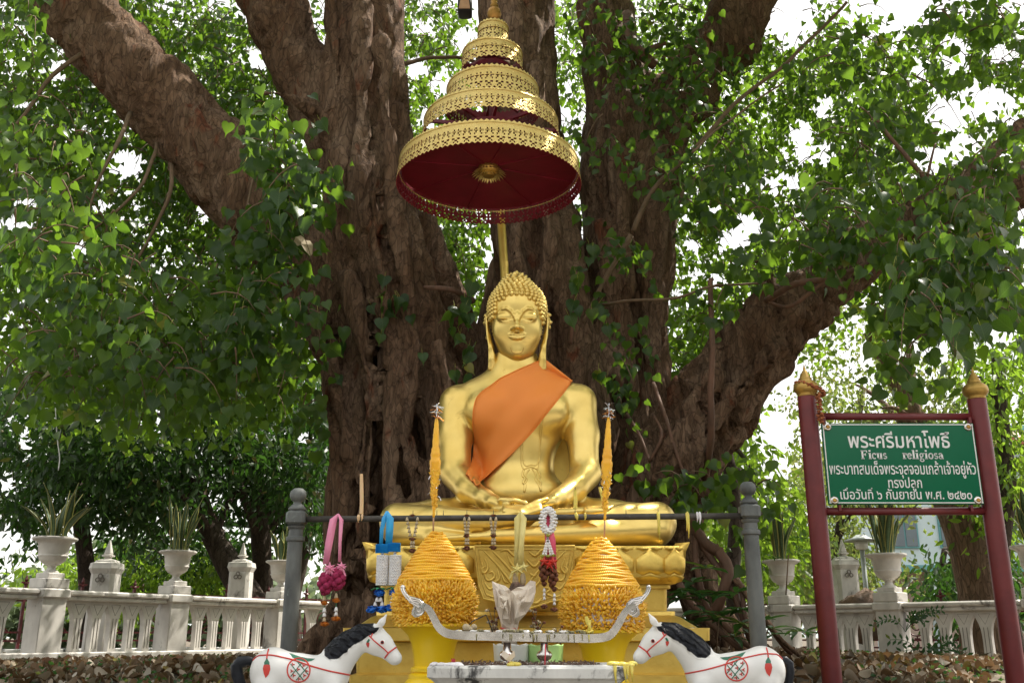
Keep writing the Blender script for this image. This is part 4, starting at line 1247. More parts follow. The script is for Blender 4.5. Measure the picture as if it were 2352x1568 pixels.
# hanging carved tongue
tong = [(1090, 1253), (1320, 1253), (1314, 1300), (1306, 1345), (1298, 1374), (1262, 1382), (1205, 1400), (1150, 1382), (1110, 1374), (1100, 1345), (1095, 1300)]
mb = MB(); pf = [at(x, y, 6.515) for x, y in tong]; pb = [at(x, y, 6.76) for x, y in tong]; nn = len(tong)
mb.add(pf + pb, [tuple(range(nn)), tuple(range(2 * nn - 1, nn - 1, -1))] + [(i, i + nn, (i + 1) % nn + nn, (i + 1) % nn) for i in range(nn)])
obj('tongue_panel', mb, M_goldp, proot, False)
def on_t(pts, w=3.0, sub=5):
    mb = MB(); L_ = [at(p.x, p.y, 6.513) for p in smoothpath([(x, y, 0) for x, y in pts], sub)]
    n_ = len(L_); mb.tube(L_, [met(w, L_[0]) * (0.35 + 0.65 * math.sin(PI * (i + 0.8) / (n_ + 0.6))) for i in range(n_)], n=6); return mb
bord = MB()
for o_ in (0, 9):
    L_ = [at(lerp(x, 1205, o_ / 115), lerp(y, 1315, o_ / 70), 6.511) for x, y in tong]
    bord.tube(L_, met(2.3 if o_ == 0 else 1.5, L_[0]), n=6, close=True)
obj('tongue_border', bord, M_goldp, proot)
curl_sets = []
for s in (-1, 1):
    X = lambda v: 1205 + s * v
    curl_sets += [[(X(96), 1262), (X(60), 1300), (X(20), 1352), (X(0), 1372)], [(X(76), 1262), (X(40), 1300), (X(8), 1340)],
                  [(X(56), 1266), (X(40), 1262), (X(24), 1276), (X(10), 1266)], [(X(40), 1272), (X(32), 1292), (X(20), 1300), (X(4), 1284)],
                  [(X(92), 1282), (X(84), 1304), (X(94), 1316), (X(98), 1306), (X(90), 1300)], [(X(98), 1290), (X(88), 1330), (X(70), 1326), (X(74), 1312), (X(82), 1316)],
                  [(X(62), 1306), (X(58), 1328), (X(68), 1336)], [(X(92), 1336), (X(80), 1352), (X(60), 1340), (X(66), 1352)], [(X(90), 1362), (X(70), 1370), (X(50), 1362), (X(58), 1352), (X(44), 1348)],
                  [(X(40), 1372), (X(28), 1384), (X(14), 1382)], [(X(52), 1318), (X(46), 1334), (X(36), 1338)], [(X(30), 1312), (X(22), 1322), (X(12), 1316)]]
for cs in curl_sets: obj('scroll_carving', on_t(cs, 3.4), M_goldp, proot)
# ---------------------------------------------------------------- tiered ceremonial umbrella
UY = 8.30
tiers = [  # left px, right px, py top of the front rim, py bottom of the front rim
    (911, 1335, 273, 325), (969, 1286, 199, 243), (1023, 1240, 147, 198), (1060, 1201, 84, 126), (1097, 1168, 43, 84)]
uroot = thing('tiered_umbrella', 'five-tiered gold ceremonial umbrella with a dark red lining above the statue', 'umbrella', at(1160, 650, 9.3))
# one repeat of the pierced pattern: . = hole
PAT = ["########", "########", "########", "########", "##.##.##", "#...#...", "##.##.##", "#.####.#", "########", "#..##..#", "###..###", "##.##.##"]
TC = []
for ti, (xl, xr, pt, pb) in enumerate(tiers):
    cx = (xl + xr) / 2
    Rr = 0.8
    for _ in range(12):
        zb_ = at(cx, pb, UY - Rr).z
        dpt = depth((0, UY, zb_)); Rr = (xr - xl) / 2 * dpt / FPX
    zt_ = at(cx, pt, UY - Rr).z
    X0 = (cx - 1176) * depth((0, UY, (zb_ + zt_) / 2)) / FPX
    TC.append((X0, Rr, zb_, zt_))
    cells = max(12, int(2 * PI * Rr / 0.098))
    nu = cells * 8; nr = len(PAT)
    flare = 0.03 * Rr
    V_ = []; F_ = []
    hgt = zt_ - zb_
    for j in range(nr + 1):
        z = zt_ - hgt * j / nr * 0.97
        r = Rr - flare + flare * (j / nr)
        a = 2 * PI * np.arange(nu) / nu
        V_.append(np.stack([X0 + r * np.cos(a), UY + r * np.sin(a), np.full(nu, z)], 1))
    # teeth above and below
    a = 2 * PI * np.arange(nu) / nu
    th = np.abs(((np.arange(nu) % 4) / 2.0) - 1.0)
    top_ = V_[0].copy(); top_[:, 2] += hgt * 0.085 * (1 - th); bot = V_[-1].copy(); bot[:, 2] -= hgt * 0.08 * (1 - th) + 0.001
    V_ = [top_] + V_ + [bot]
    for j in range(nr + 2):
        pat = "########" if j == 0 or j == nr + 1 else PAT[j - 1]
        for i in range(nu):
            if pat[i % 8] == '#':
                i2 = (i + 1) % nu
                F_.append((j * nu + i, (j + 1) * nu + i, (j + 1) * nu + i2, j * nu + i2))
    o = npobj('valance', np.concatenate(V_), F_, [M_goldl, M_maroon], uroot, smooth=False)
    sm = o.modifiers.new('thickness', 'SOLIDIFY'); sm.thickness = 0.008; sm.offset = -1; sm.material_offset = 1; sm.material_offset_rim = 1
    # embossed bands round the plain upper half
    mb = MB()
    for zz in (0.06, 0.42):
        mb.tube([(X0 + (Rr - flare + 0.004) * math.cos(a), UY + (Rr - flare + 0.004) * math.sin(a), zt_ - hgt * zz) for a in [2 * PI * k / 72 for k in range(72)]], 0.006, n=4, close=True)
    obj('rim_bead', mb, M_goldl, uroot)
    # lining
    mb = MB()
    if ti == 0:
        n = 64; zc = zt_ - hgt * 0.30
        ri = Rr - 0.035
        vs_ = [(X0, UY, zc + 0.05)]; fs = []
        for k in range(n): a = 2 * PI * k / n; vs_.append((X0 + ri * math.cos(a), UY + ri * math.sin(a), zc))
        vs_ += [(x, y, z + 0.01) for x, y, z in vs_]
        for k in range(n):
            k2 = (k + 1) % n
            fs += [(0, 1 + k, 1 + k2), (n + 1, n + 2 + k2, n + 2 + k), (1 + k, n + 2 + k, n + 2 + k2, 1 + k2)]
        mb.add(vs_, fs); obj('lining', mb, M_maroon, uroot, False)
        for k in range(8):
            a = 2 * PI * (k + 0.35) / 8; dv = Vector((math.cos(a), math.sin(a), 0)); mb = MB()
            mb.box(Vector((X0, UY, zc + 0.02)) + dv * ri * 0.52, (ri * 0.95, 0.022, 0.012), M=(Matrix.Rotation(a, 3, 'Z') @ Matrix.Rotation(0.05 / ri, 3, 'Y')))
            obj('rib', mb, M_maroon, uroot, False)
        mb = MB(); mb.lathe([(0.10, zc + 0.05), (0.105, zc + 0.01), (0.08, zc - 0.02), (0.055, zc - 0.03), (0.05, zc - 0.05), (0.03, zc - 0.05)], (X0, UY, 0), 20)
        ros = obj('rosette', mb, M_goldd, uroot)
        for k in range(22):
            a = 2 * PI * k / 22
            for r0_, r1_, z0_, z1_, w_ in ((0.09, 0.165, zc - 0.0, zc - 0.03, 0.02), (0.06, 0.105, zc - 0.02, zc - 0.06, 0.014)):
                mb = MB(); dv = Vector((math.cos(a), math.sin(a), 0)); sd = Vector((-dv.y, dv.x, 0)); c = Vector((X0, UY, 0))
                mb.add([c + dv * r0_ - sd * w_ * .5 + Vector((0, 0, z0_)), c + dv * r0_ + sd * w_ * .5 + Vector((0, 0, z0_)), c + dv * (r0_ + r1_) / 2 - sd * w_ * .7 + Vector((0, 0, (z0_ + z1_) / 2)), c + dv * (r0_ + r1_) / 2 + sd * w_ * .7 + Vector((0, 0, (z0_ + z1_) / 2)), c + dv * r1_ + Vector((0, 0, z1_ - 0.012)), c + dv * (r0_ + r1_) / 2 + Vector((0, 0, (z0_ + z1_) / 2 + 0.012)), c + dv * r0_ + Vector((0, 0, z0_ + 0.01))],
                       [(0, 1, 3, 2), (2, 3, 4), (0, 2, 5, 6), (1, 6, 5, 3), (2, 4, 5), (3, 5, 4), (0, 6, 1)])
                obj('petal', mb, M_goldl, ros, False)
    else:
        zc = zt_ - hgt * 0.12
        for k in range(8):
            a = 2 * PI * (k + 0.2) / 8; dv = Vector((math.cos(a), math.sin(a), 0)); mb = MB()
            mb.box(Vector((X0, UY, zc)) + dv * Rr * 0.5, (Rr * 0.94, 0.025, 0.035), a)
            obj('rib', mb, M_red_in, uroot, False)
        # inner red fringe
        ri = Rr * 0.60; n = 96; V2 = []; 
        for z, amp in ((zb_ + 0.13 * hgt * 1.0 + 0.02, 0), (zb_ + 0.0, 0), (zb_ - 0.02, 1)):
            for k in range(n):
                a = 2 * PI * k / n
                V2.append((X0 + ri * math.cos(a), UY + ri * math.sin(a), z + (0.02 if (amp and k % 2) else 0)))
        F2 = [(j * n + k, (j + 1) * n + k, (j + 1) * n + (k + 1) % n, j * n + (k + 1) % n) for j in range(2) for k in range(n)]
        fr = npobj('inner_fringe', V2, F2, M_red_in, uroot, smooth=False)
        fr.modifiers.new('thickness', 'SOLIDIFY').thickness = 0.006
mb = MB()
mb.tube([(TC[0][0], UY, TC[0][2] + 0.14), (TC[1][0], UY, TC[1][2]), (TC[2][0], UY, TC[2][2]), (TC[4][0], UY, TC[4][3] + 0.12)], [0.05, 0.045, 0.036, 0.03], n=12)
obj('shaft', mb, M_red_in, uroot)
fx, fz = at(1135, 30, UY).x, at(1135, 30, UY).z
mb = MB(); mb.lathe([(0.022, fz - 0.11), (0.06, fz - 0.06), (0.072, fz - 0.02), (0.062, fz + 0.03), (0.03, fz + 0.055), (0.045, fz + 0.075), (0.03, fz + 0.10), (0.036, fz + 0.14), (0.022, fz + 0.17), (0.028, fz + 0.22), (0.016, fz + 0.30), (0.006, fz + 0.55)], (fx, UY, 0), 16)
obj('finial', mb, M_goldd, uroot)
pa = at(1161, 655, 9.3); pb_ = at(1151, 505, 9.3)
pz = TC[1][2] - 0.05
ptop = Vector((pb_.x - 0.03, 9.3, pz))
mb = MB(); mb.tube([Vector((pa.x + 0.15, 9.3, 1.1)), pa, pb_, ptop], 0.044, n=14)
obj('pole', mb, M_goldp, uroot)
mb = MB(); mb.tube([ptop - Vector((0, 0, 0.05)), Vector((TC[1][0], UY, pz - 0.02))], 0.03, n=10)
obj('bracket_arm', mb, M_red_in, uroot)

# ---------------------------------------------------------------- hanging lantern high up on the trunk
lp = at(1068, 22, 9.0); k_ = met(1, lp)
r = thing('hanging_speaker', 'small dark box hanging at the top of the photo left of the umbrella tip', 'box', lp)
mb = MB(); mb.cbox(lp + Vector((0, 0, 0.04)), (32 * k_, 0.2, 46 * k_), 0.02)
obj('housing', mb, M_black, r)
mb = MB(); mb.prism([(-13 * k_, -14 * k_), (13 * k_, -14 * k_), (9 * k_, 12 * k_), (-9 * k_, 12 * k_)], -0.112, -0.103, lambda p: lp + p); obj('face', mb, M_bamboo, r, False)
mb = MB(); mb.tube([lp + Vector((0, 0, 0.14)), lp + Vector((0.05, 0.1, 1.2))], 0.008, n=5); obj('hanger', mb, M_black, r)

# ---------------------------------------------------------------- beeswax offerings on yellow stands
WY = 5.62
def offering(cx, dy, seed, lab, labs, tx):
    rr = random.Random(seed)
    base = at(cx, 1560 + dy, WY); k_ = met(1, at(cx, 1400, WY))
    Z = lambda py: at(cx, py + dy, WY).z
    X = base.x
    # stand
    st = thing('yellow_stand', labs, 'stand', (X, WY, 1.08))
    mb = MB(); mb.lathe([(88 * k_, Z(1432)), (88 * k_, Z(1438)), (76 * k_, Z(1442)), (60 * k_, Z(1458)), (51 * k_, Z(1478)), (46 * k_, Z(1505)), (44 * k_, Z(1528)), (46 * k_, Z(1530)), (52 * k_, Z(1533)), (52 * k_, Z(1540)), (48 * k_, Z(1543)), (56 * k_, Z(1549)), (56 * k_, Z(1557)), (64 * k_, Z(1566)), (96 * k_, Z(1620)), (100 * k_, 1.08)], (X, WY, 0), 40)
    obj('pedestal_bowl', mb, M_ybowl, st, sharp=30)
    r = thing('beeswax_offering', lab, 'wax offering', (X, WY, Z(1434)), 'orange beeswax cones with tall spires')
    # core
    mb = MB(); mb.lathe([(0.0, Z(1434)), (80 * k_, Z(1434)), (88 * k_, Z(1410)), (88 * k_, Z(1370)), (80 * k_, Z(1335)), (58 * k_, Z(1290)), (30 * k_, Z(1248)), (8 * k_, Z(1222)), (0, Z(1220))][::-1], (X, WY, 0), 30)
    obj('core', mb, M_wax2 if seed == 1 else M_foam, r)
    # rings of ribbed wax
    nr = 17
    for i in range(nr):
        t = (i + 0.3) / nr
        py = 1223 + (1338 - 1223) * t
        R_ = (9 + 76 * (t ** 0.82)) * k_
        tr = (4.3 + 0.5 * t) * k_ * 1.04
        n = int(max(40, 2 * PI * R_ / 0.0032 / 3)) * 3; m_ = 6
        ph = [rr.uniform(0, 6.28) for _ in range(3)]
        a = 2 * PI * np.arange(n) / n
        rib = np.where(np.arange(n) % 3 == 0, 0.80, 1.06)
        wav = (0.0022 * np.sin(3 * a + ph[0]) + 0.0014 * np.sin(7 * a + ph[1])) * (1 if seed == 1 else 1.5)
        V_ = []
        for j in range(m_):
            b_ = 2 * PI * j / m_
            V_.append(np.stack([X + (R_ + tr * rib * 1.15 * math.cos(b_)) * np.cos(a), WY + (R_ + tr * rib * 1.15 * math.cos(b_)) * np.sin(a), Z(py) + wav + tr * rib * math.sin(b_)], 1))
        V_ = np.concatenate(V_)
        i_ = np.arange(n); i2 = (i_ + 1) % n
        F_ = np.concatenate([np.stack([j * n + i_, j * n + i2, ((j + 1) % m_) * n + i2, ((j + 1) % m_) * n + i_], 1) for j in range(m_)])
        npobj('wax_ring', V_, F_, M_wax, r)
    # spikes
    mb = MB(); seg = 5
    def spike(p, d_, L_, w_, bend):
        d_ = d_.normalized(); s_ = d_.orthogonal().normalized(); q_ = d_.cross(s_)
        p1 = p + d_ * L_ * 0.5; p2 = p + d_ * L_ + bend
        vs_ = []
        for c_, w in ((p, w_), (p1, w_ * 0.85)):
            for k in range(seg): a = 2 * PI * k / seg; vs_.append(c_ + s_ * math.cos(a) * w + q_ * math.sin(a) * w)
        vs_.append(p2)
        mb.add(vs_, [(k, (k + 1) % seg, seg + (k + 1) % seg, seg + k) for k in range(seg)] + [(seg + k, seg + (k + 1) % seg, 2 * seg) for k in range(seg)])
    rows = 17
    for j in range(rows):
        t = j / (rows - 1)
        py = 1342 + (1431 - 1342) * t
        R_ = (80 + 7 * math.sin(PI * min(t * 1.15, 1))) * k_
        n = 70
        for i in range(n):
            a = 2 * PI * (i + 0.5 * (j % 2) + rr.uniform(-.3, .3)) / n
            if seed == 2 and rr.random() < 0.30 and t < 0.12: continue
            dv = Vector((math.cos(a), math.sin(a), 0))
            up_ = rr.uniform(-0.5, 0.9) if t > 0.3 else rr.uniform(0.6, 1.6)
            if t > 0.8: up_ = rr.uniform(-0.9, 0.3)
            L_ = rr.uniform(13, 21) * k_ * (0.75 if t < 0.2 else 1)
            spike(Vector((X, WY, Z(py))) + dv * R_, dv + Vector((rr.uniform(-.4, .4), rr.uniform(-.4, .4), up_)), L_, rr.uniform(3.2, 4.8) * k_, Vector((0, 0, rr.uniform(-2, 4) * k_)))
    obj('wax_spikes', mb, M_wax2, r, kind='stuff')
    # stick and spire
    b0 = at(cx, 1222 + dy, WY); b1 = at(lerp(cx, tx, 0.12), 1188 + dy * 0.5, WY)
    top = at(tx, 958, WY)
    mb = MB(); mb.tube([b0, b1 + (top - b1) * 0.05], 2.0 * k_, n=8); obj('stick', mb, M_bamboo, r)
    ax_ = (top - b1); Ls = ax_.length; ax_.normalize()
    Rm = ax_.to_track_quat('Z', 'Y').to_matrix()
    T = lambda v: Ls * v
    prof = [(2.2, 0), (3.5, .03), (2.5, .05), (5, .10), (3.2, .13), (6, .17), (4.0, .20), (7.5, .25), (5.5, .28), (9, .34), (7.5, .37), (11, .42), (12, .46), (13.5, .475), (12.5, .50), (14, .53), (13.5, .56), (11, .575), (11.5, .60), (12.3, .62), (10.5, .645), (10, .66), (10.5, .675), (8, .70), (8.5, .76), (7.2, .80), (7.8, .82), (6.8, .84), (6.6, .88), (5.4, .90), (5.8, .92), (4.2, .97), (2.5, 1.0)]
    mb = MB(); mb.lathe([(a * k_, T(b_)) for a, b_ in prof], b1, 16, axis=Rm); obj('wax_spire', mb, M_wax, r)
    mb = MB()
    for i in range(150):
        t = rr.uniform(0.10, 0.46); a = rr.uniform(0, 2 * PI)
        rad_ = np.interp(t, [b_ for a_, b_ in prof], [a_ for a_, b_ in prof]) * k_ * 0.8
        dv = Rm @ Vector((math.cos(a), math.sin(a), 0))
        spike(b1 + ax_ * T(t) + dv * rad_, dv + ax_ * rr.uniform(0.5, 2.0), rr.uniform(5, 10) * k_, 2.6 * k_, Vector((0, 0, 0)))
    obj('wax_petals', mb, M_wax2, r, kind='stuff')
    for m_, nm, cnt, t0, t1, L_, key in ((M_foil, 'silver_tinsel', 26, .98, 1.12, 18, 0), (M_cfoil, 'copper_tinsel', 20, .97, 1.10, 16, 1), (M_foil, 'foil_scraps', 16, .2, .46, 9, 2)):
        mb = MB()
        for i in range(cnt):
            t = rr.uniform(t0, t1); a = rr.uniform(0, 2 * PI); dv = Vector((math.cos(a), math.sin(a), rr.uniform(-.5, .9))).normalized()
            p = b1 + ax_ * T(t if key < 2 else t) + dv * (2 if key < 2 else 9) * k_
            l_ = L_ * k_ * rr.uniform(.5, 1)
            mb.ribbon([p, p + dv * l_ * .5, p + dv * l_ + Vector((0, 0, -rr.uniform(0, 8) * k_))], 2.2 * k_, side=dv.orthogonal() + Vector((0, 0, .3)), t=0.0008)
        if key == 0: mb.tube([b1 + ax_ * T(.98), b1 + ax_ * T(1.14)], 1.2 * k_, n=5)
        obj(nm, mb, m_, r, False)
offering(995, 0, 1, 'left beeswax cone with ribbed rings, spiky skirt and tall tinsel-topped spire', 'left yellow flared stand under the ribbed beeswax cone', 1003)
offering(1388, 14, 2, 'right beeswax cone, glossy with bare white patches and a leaning tinsel-topped spire', 'right yellow flared stand under the glossy beeswax cone', 1398)

# ---------------------------------------------------------------- candle rail with two old posts
RY = 6.2
rl0 = at(678, 1192, RY); rl1 = at(1724, 1184, RY)
rr0 = thing('candle_rail', 'dark horizontal rail with spikes between two grey bronze posts in front of the statue', 'railing', (rl0.x, RY, 1.08))
kR = met(1, rl0)
for (pxb, pxt, py0, py1, xt) in ((664, 678, 1568, 1240, 681), (1749, 1728, 1568, 1240, 1722)):
    k_ = met(1, at(pxt, 1300, RY))
    zb_ = 1.08; Z = lambda py: at(xt, py, RY).z
    dy_ = 0 if xt < 1000 else -15
    x_ = at(xt, 1200 + dy_, RY).x
    mb = MB()
    zc = [(19.5, None), (18.5, 1440), (17.5, 1244 + dy_), (21, 1242 + dy_), (22, 1238 + dy_), (21, 1233 + dy_), (17, 1231 + dy_), (16, 1216 + dy_), (20, 1212 + dy_), (21, 1208 + dy_)]
    mb.lathe([(a * k_, zb_ if b_ is None else Z(b_)) for a, b_ in zc], (x_, RY, 0), 18)
    obj('post', mb, M_patina, rr0, sharp=40)
    mb = MB(); mb.cbox(Vector((x_, RY, (Z(1172 + dy_) + Z(1207 + dy_)) / 2)), (45 * k_, 45 * k_, Z(1172 + dy_) - Z(1207 + dy_)), 0.018)
    obj('post_block', mb, M_patina, rr0, False)
    mb = MB(); mb.lathe([(20 * k_, Z(1172 + dy_)), (21 * k_, Z(1168 + dy_)), (14 * k_, Z(1160 + dy_)), (9 * k_, Z(1156 + dy_)), (9 * k_, Z(1152 + dy_)), (15 * k_, Z(1149 + dy_)), (18.5 * k_, Z(1142 + dy_)), (19.5 * k_, Z(1136 + dy_)), (17.5 * k_, Z(1128 + dy_)), (11 * k_, Z(1122 + dy_)), (0, Z(1120 + dy_))], (x_, RY, 0), 20)
    obj('ball_finial', mb, M_patina, rr0)
mb = MB(); pr = [rl0.lerp(rl1, t) for t in (0.018, .25, .5, .75, .985)]; mb.tube(pr, 7.0 * kR, n=12); obj('rail', mb, M_rail, rr0)
def railpt(px): 
    t = (px - 678) / (1724 - 678); return rl0.lerp(rl1, t)
for px_ in (777, 829, 888, 948, 1003, 1018, 1072, 1133, 1195, 1259, 1321, 1438, 1512, 1592):
    p = railpt(px_); mb = MB(); mb.tube([p, p + Vector((0, 0, 18 * kR))], [1.2 * kR, 0.5 * kR], n=5); obj('spike', mb, M_black, rr0)
def drips(px_, n, L_, m_, name='wax_drip'):
    p = railpt(px_) + Vector((0, -7 * kR, 2 * kR)); rr_ = random.Random(px_)
    for i in range(n):
        q = p + Vector((rr_.uniform(-6, 6) * kR, 0, rr_.uniform(0, 4) * kR)); l = L_ * rr_.uniform(.4, 1) * kR
        mb = MB(); mb.tube([q + Vector((0, 3 * kR, 4 * kR)), q, q + Vector((0.5 * kR, 0, -l * .5)), q + Vector((rr_.uniform(-2, 2) * kR, 0, -l))], [2 * kR, 3 * kR, 2.4 * kR, .8 * kR], n=6); obj(name, mb, m_, rr0)
drips(829, 3, 16, M_tcan); drips(1321, 3, 14, M_ycan); drips(1512, 3, 60, M_ycan); drips(1576, 4, 55, M_ycan); drips(1606, 3, 26, M_foam); drips(1346, 2, 16, M_ycan)
def candle(px_, y0, y1, w, m_, label, lean=0, onrail=True, Yc=RY):
    p0 = at(px_, y1, Yc); p1 = at(px_ + lean, y0, Yc)
    c = thing('candle', label, 'candle', p0)
    mb = MB(); mb.tube([p0, p0.lerp(p1, .35) + Vector((1 * kR, 0, 0)), p0.lerp(p1, .7) + Vector((.6 * kR, 0, 0)), p1], [w * kR, w * kR, w * .95 * kR, w * .8 * kR], n=10); obj('wax', mb, m_, c, sharp=50)
    mb = MB(); mb.tube([p1, p1 + Vector((0, 0, 8 * kR))], .7 * kR, n=5); obj('wick', mb, M_black, c)
candle(830, 1088, 1180, 4.5, M_tcan, 'tall tan candle standing on the left part of the rail', 0)
candle(1321, 1125, 1168, 4.5, M_ycan, 'short pale yellow candle on a spike of the rail, left of the right wax spire', 0)
candle(1385, 1118, 1150, 4, M_ycan, 'yellow candle leaning behind the right wax spire', -8, Yc=RY + 0.02)

# ---------------------------------------------------------------- garlands on the rail
GY = RY - 0.06
g_ = lambda x, y, o=0: at(x, y, GY - o)
K = kR
def gthing(name, label, cat, px_, py): return thing(name, label, cat, g_(px_, py))
def cyl_balls(mb, pts, r, **kw):
    for p in pts: mb.ball(p, r, n=7, m=5, **kw)
def star(mb, c, R_, n=5, depth_=.35):
    poly = []
    for k in range(2 * n):
        a = PI / 2 + PI * k / n; q = R_ if k % 2 == 0 else R_ * .42
        poly.append((q * math.cos(a), q * math.sin(a)))
    vs_ = [c + Vector((x, 0, z)) for x, z in poly] + [c + Vector((0, -R_ * depth_, 0)), c + Vector((0, R_ * .15, 0))]
    n2 = 2 * n
    mb.add(vs_, [(i, (i + 1) % n2, n2) for i in range(n2)] + [((i + 1) % n2, i, n2 + 1) for i in range(n2)])
def bud(mb, c, w, h, up_=1):
    mb.lathe([(w * .25, h * .5), (w * .55, h * .3), (w * .75, -h * .1), (w, -h * .5), (w * .5, -h * .42)][::-1] if up_ > 0 else [(w * .2, -h * .5), (w, h * .5)], c, 7)
def puff(mb, c, w, h, n=26, seed=0):
    rr_ = random.Random(seed)
    mb.ball(c, w * .7, n=8, m=5, sc_=(1, 1, h / w))
    for i in range(n):
        a = rr_.uniform(0, 2 * PI); b_ = rr_.uniform(-.8, .9)
        p = c + Vector((math.cos(a) * w * .65 * math.cos(b_), math.sin(a) * w * .65 * math.cos(b_), math.sin(b_) * h * .5))
        q = p + (p - c) * rr_.uniform(.35, .6); s_ = Vector((-math.sin(a), math.cos(a), rr_.uniform(-.5, .5))) * w * .2
        mb.add([p - s_, p + s_, q + s_ * .8, q - s_ * .8, (p + q) / 2 + Vector((0, 0, h * .12))], [(0, 1, 4), (1, 2, 4), (2, 3, 4), (3, 0, 4)])
# pink
r = gthing('pink_ribbon_garland', 'pink ribbon garland with two magenta flower clusters hanging at the left end of the rail', 'garland', 777, 1185)
mb = MB(); mb.ribbon([g_(777, 1179), g_(766, 1192), g_(756, 1245), g_(748, 1295)], [3 * K, 17 * K, 17 * K, 13 * K], t=0.003); obj('ribbon', mb, M_pink, r)
mb = MB(); mb.ribbon([g_(777, 1179, .01), g_(784, 1193, .01), g_(781, 1245), g_(780, 1290)], [3 * K, 10 * K, 7 * K, 7 * K], side=Vector((1, .6, 0)), t=0.003); obj('ribbon', mb, M_pink, r)
for c, R_ in (((757, 1304), 15), ((784, 1300), 12)):
    mb = MB(); star(mb, g_(*c, .03), R_ * K, 6, .5); star(mb, g_(*c, .025) + Vector((0, 0, -.01)), R_ * K * 1.1, 5, .3)
    mb.ribbon([g_(c[0] + 2, c[1] + 5, .02), g_(c[0] + 10, c[1] + 22, .02)], [7 * K, 3 * K], t=.002); mb.ribbon([g_(c[0] - 2, c[1] + 5, .02), g_(c[0] - 14, c[1] + 24, .02)], [7 * K, 3 * K], t=.002)
    obj('star_bow', mb, M_pink, r, False)
rr_ = random.Random(4)
for cx_, cy_ in ((748, 1343), (776, 1332)):
    for i in range(18):
        a = 2 * PI * i * .618; z = (i / 17 - .5); w_ = math.cos(z * 2.6) * 12
        mb = MB(); p = g_(cx_ + math.cos(a) * w_, cy_ + z * 40 - 4, 0) + Vector((0, math.sin(a) * w_ * K, 0))
        mb.ball(p, 8.5 * K, n=9, m=6); obj('amaranth_ball', mb, M_mag, r)
for cx_, y0, y1, y2, y3 in ((745, 1366, 1384, 1404, 1432), (772, 1358, 1378, 1402, 1420)):
    mb = MB(); mb.tube([g_(cx_ + 1, y0), g_(cx_ - 1, y3)], .8 * K, n=4); obj('string', mb, M_greenl, r)
    for yy, ww in ((y1, 10), (y3, 12)):
        mb = MB(); puff(mb, g_(cx_, yy), ww * K, 8 * K, 30, yy); obj('marigold', mb, M_mari, r)
        mb = MB(); bud(mb, g_(cx_, yy - 11), 5 * K, 11 * K); obj('calyx', mb, M_bud, r)
    mb = MB(); bud(mb, g_(cx_, y2 - 4), 5 * K, 10 * K); bud(mb, g_(cx_, y2 + 6), 5 * K, 10 * K); obj('white_bud', mb, M_wbud, r)
# blue
r = gthing('blue_ribbon_garland', 'bright blue ribbon garland with two white beaded cylinders and blue cloth flowers', 'garland', 888, 1178)
mb = MB(); mb.ribbon([g_(888, 1173), g_(883, 1190), g_(877, 1215), g_(875, 1250)], [3 * K, 12 * K, 9 * K, 8 * K], t=.003); obj('ribbon', mb, M_blue, r)
mb = MB(); mb.ribbon([g_(890, 1173, .01), g_(896, 1190, .01), g_(895, 1215), g_(893, 1250)], [3 * K, 17 * K, 17 * K, 15 * K], t=.003); obj('ribbon', mb, M_blue, r)
for cx_, w_ in ((878, 30), (906, 30)):
    mb = MB(); n = 24
    pts = [g_(cx_ - w_ / 2 + w_ * i / n, 1257 + (3 if cx_ < 900 else 0)) + Vector((0, -(.012 + .012 * (i % 2)) - .02 * math.sin(PI * i / n), 0)) for i in range(n + 1)]
    vs_ = []
    for p in pts: vs_ += [p + Vector((0, 0, 10 * K)), p + Vector((0, 0, -10 * K)), p + Vector((0, .003, -10 * K)), p + Vector((0, .003, 10 * K))]
    fs = [(i * 4 + k, i * 4 + (k + 1) % 4, i * 4 + 4 + (k + 1) % 4, i * 4 + 4 + k) for i in range(n) for k in range(4)]
    mb.add(vs_, fs); obj('pleated_bow', mb, M_blue, r, False)
for cx_ in (878, 907):
    for yy in (1274,):
        mb = MB(); bud(mb, g_(cx_, yy), 6 * K, 14 * K); obj('white_bud', mb, M_wbud, r)
    mb = MB(); c = g_(cx_, 1309); hh_ = 33 * K
    mb.tube([c + Vector((0, 0, hh_)), c - Vector((0, 0, hh_))], 8.5 * K, n=12)
    for j in range(20):
        for i in range(14):
            a = 2 * PI * (i + .5 * (j % 2)) / 14
            p = c + Vector((math.cos(a) * 11 * K, math.sin(a) * 11 * K, hh_ - 2 * hh_ * (j + .5) / 20))
            mb.ball(p, 2.5 * K, n=5, m=4, sc_=(1.5, 1.5, .8))
    obj('beaded_cylinder', mb, M_wbud, r, kind='stuff')
for cx_, cy_ in ((871, 1361), (905, 1360)):
    mb = MB()
    for a in range(7):
        an = a * .9; p = g_(cx_, cy_ - 10); q = p + Vector((math.cos(an) * 20 * K, math.sin(an) * 18 * K, -3 * K)); mb.ribbon([p, (p + q) / 2 + Vector((0, 0, 3 * K)), q], [3 * K, 8 * K, 1 * K], side=Vector((-math.sin(an), math.cos(an), 0)), t=.002)
    obj('green_leaves', mb, M_greenl, r, False)
    mb = MB(); puff(mb, g_(cx_, cy_), 13 * K, 12 * K, 60, cx_); obj('blue_flower', mb, M_dblue, r)
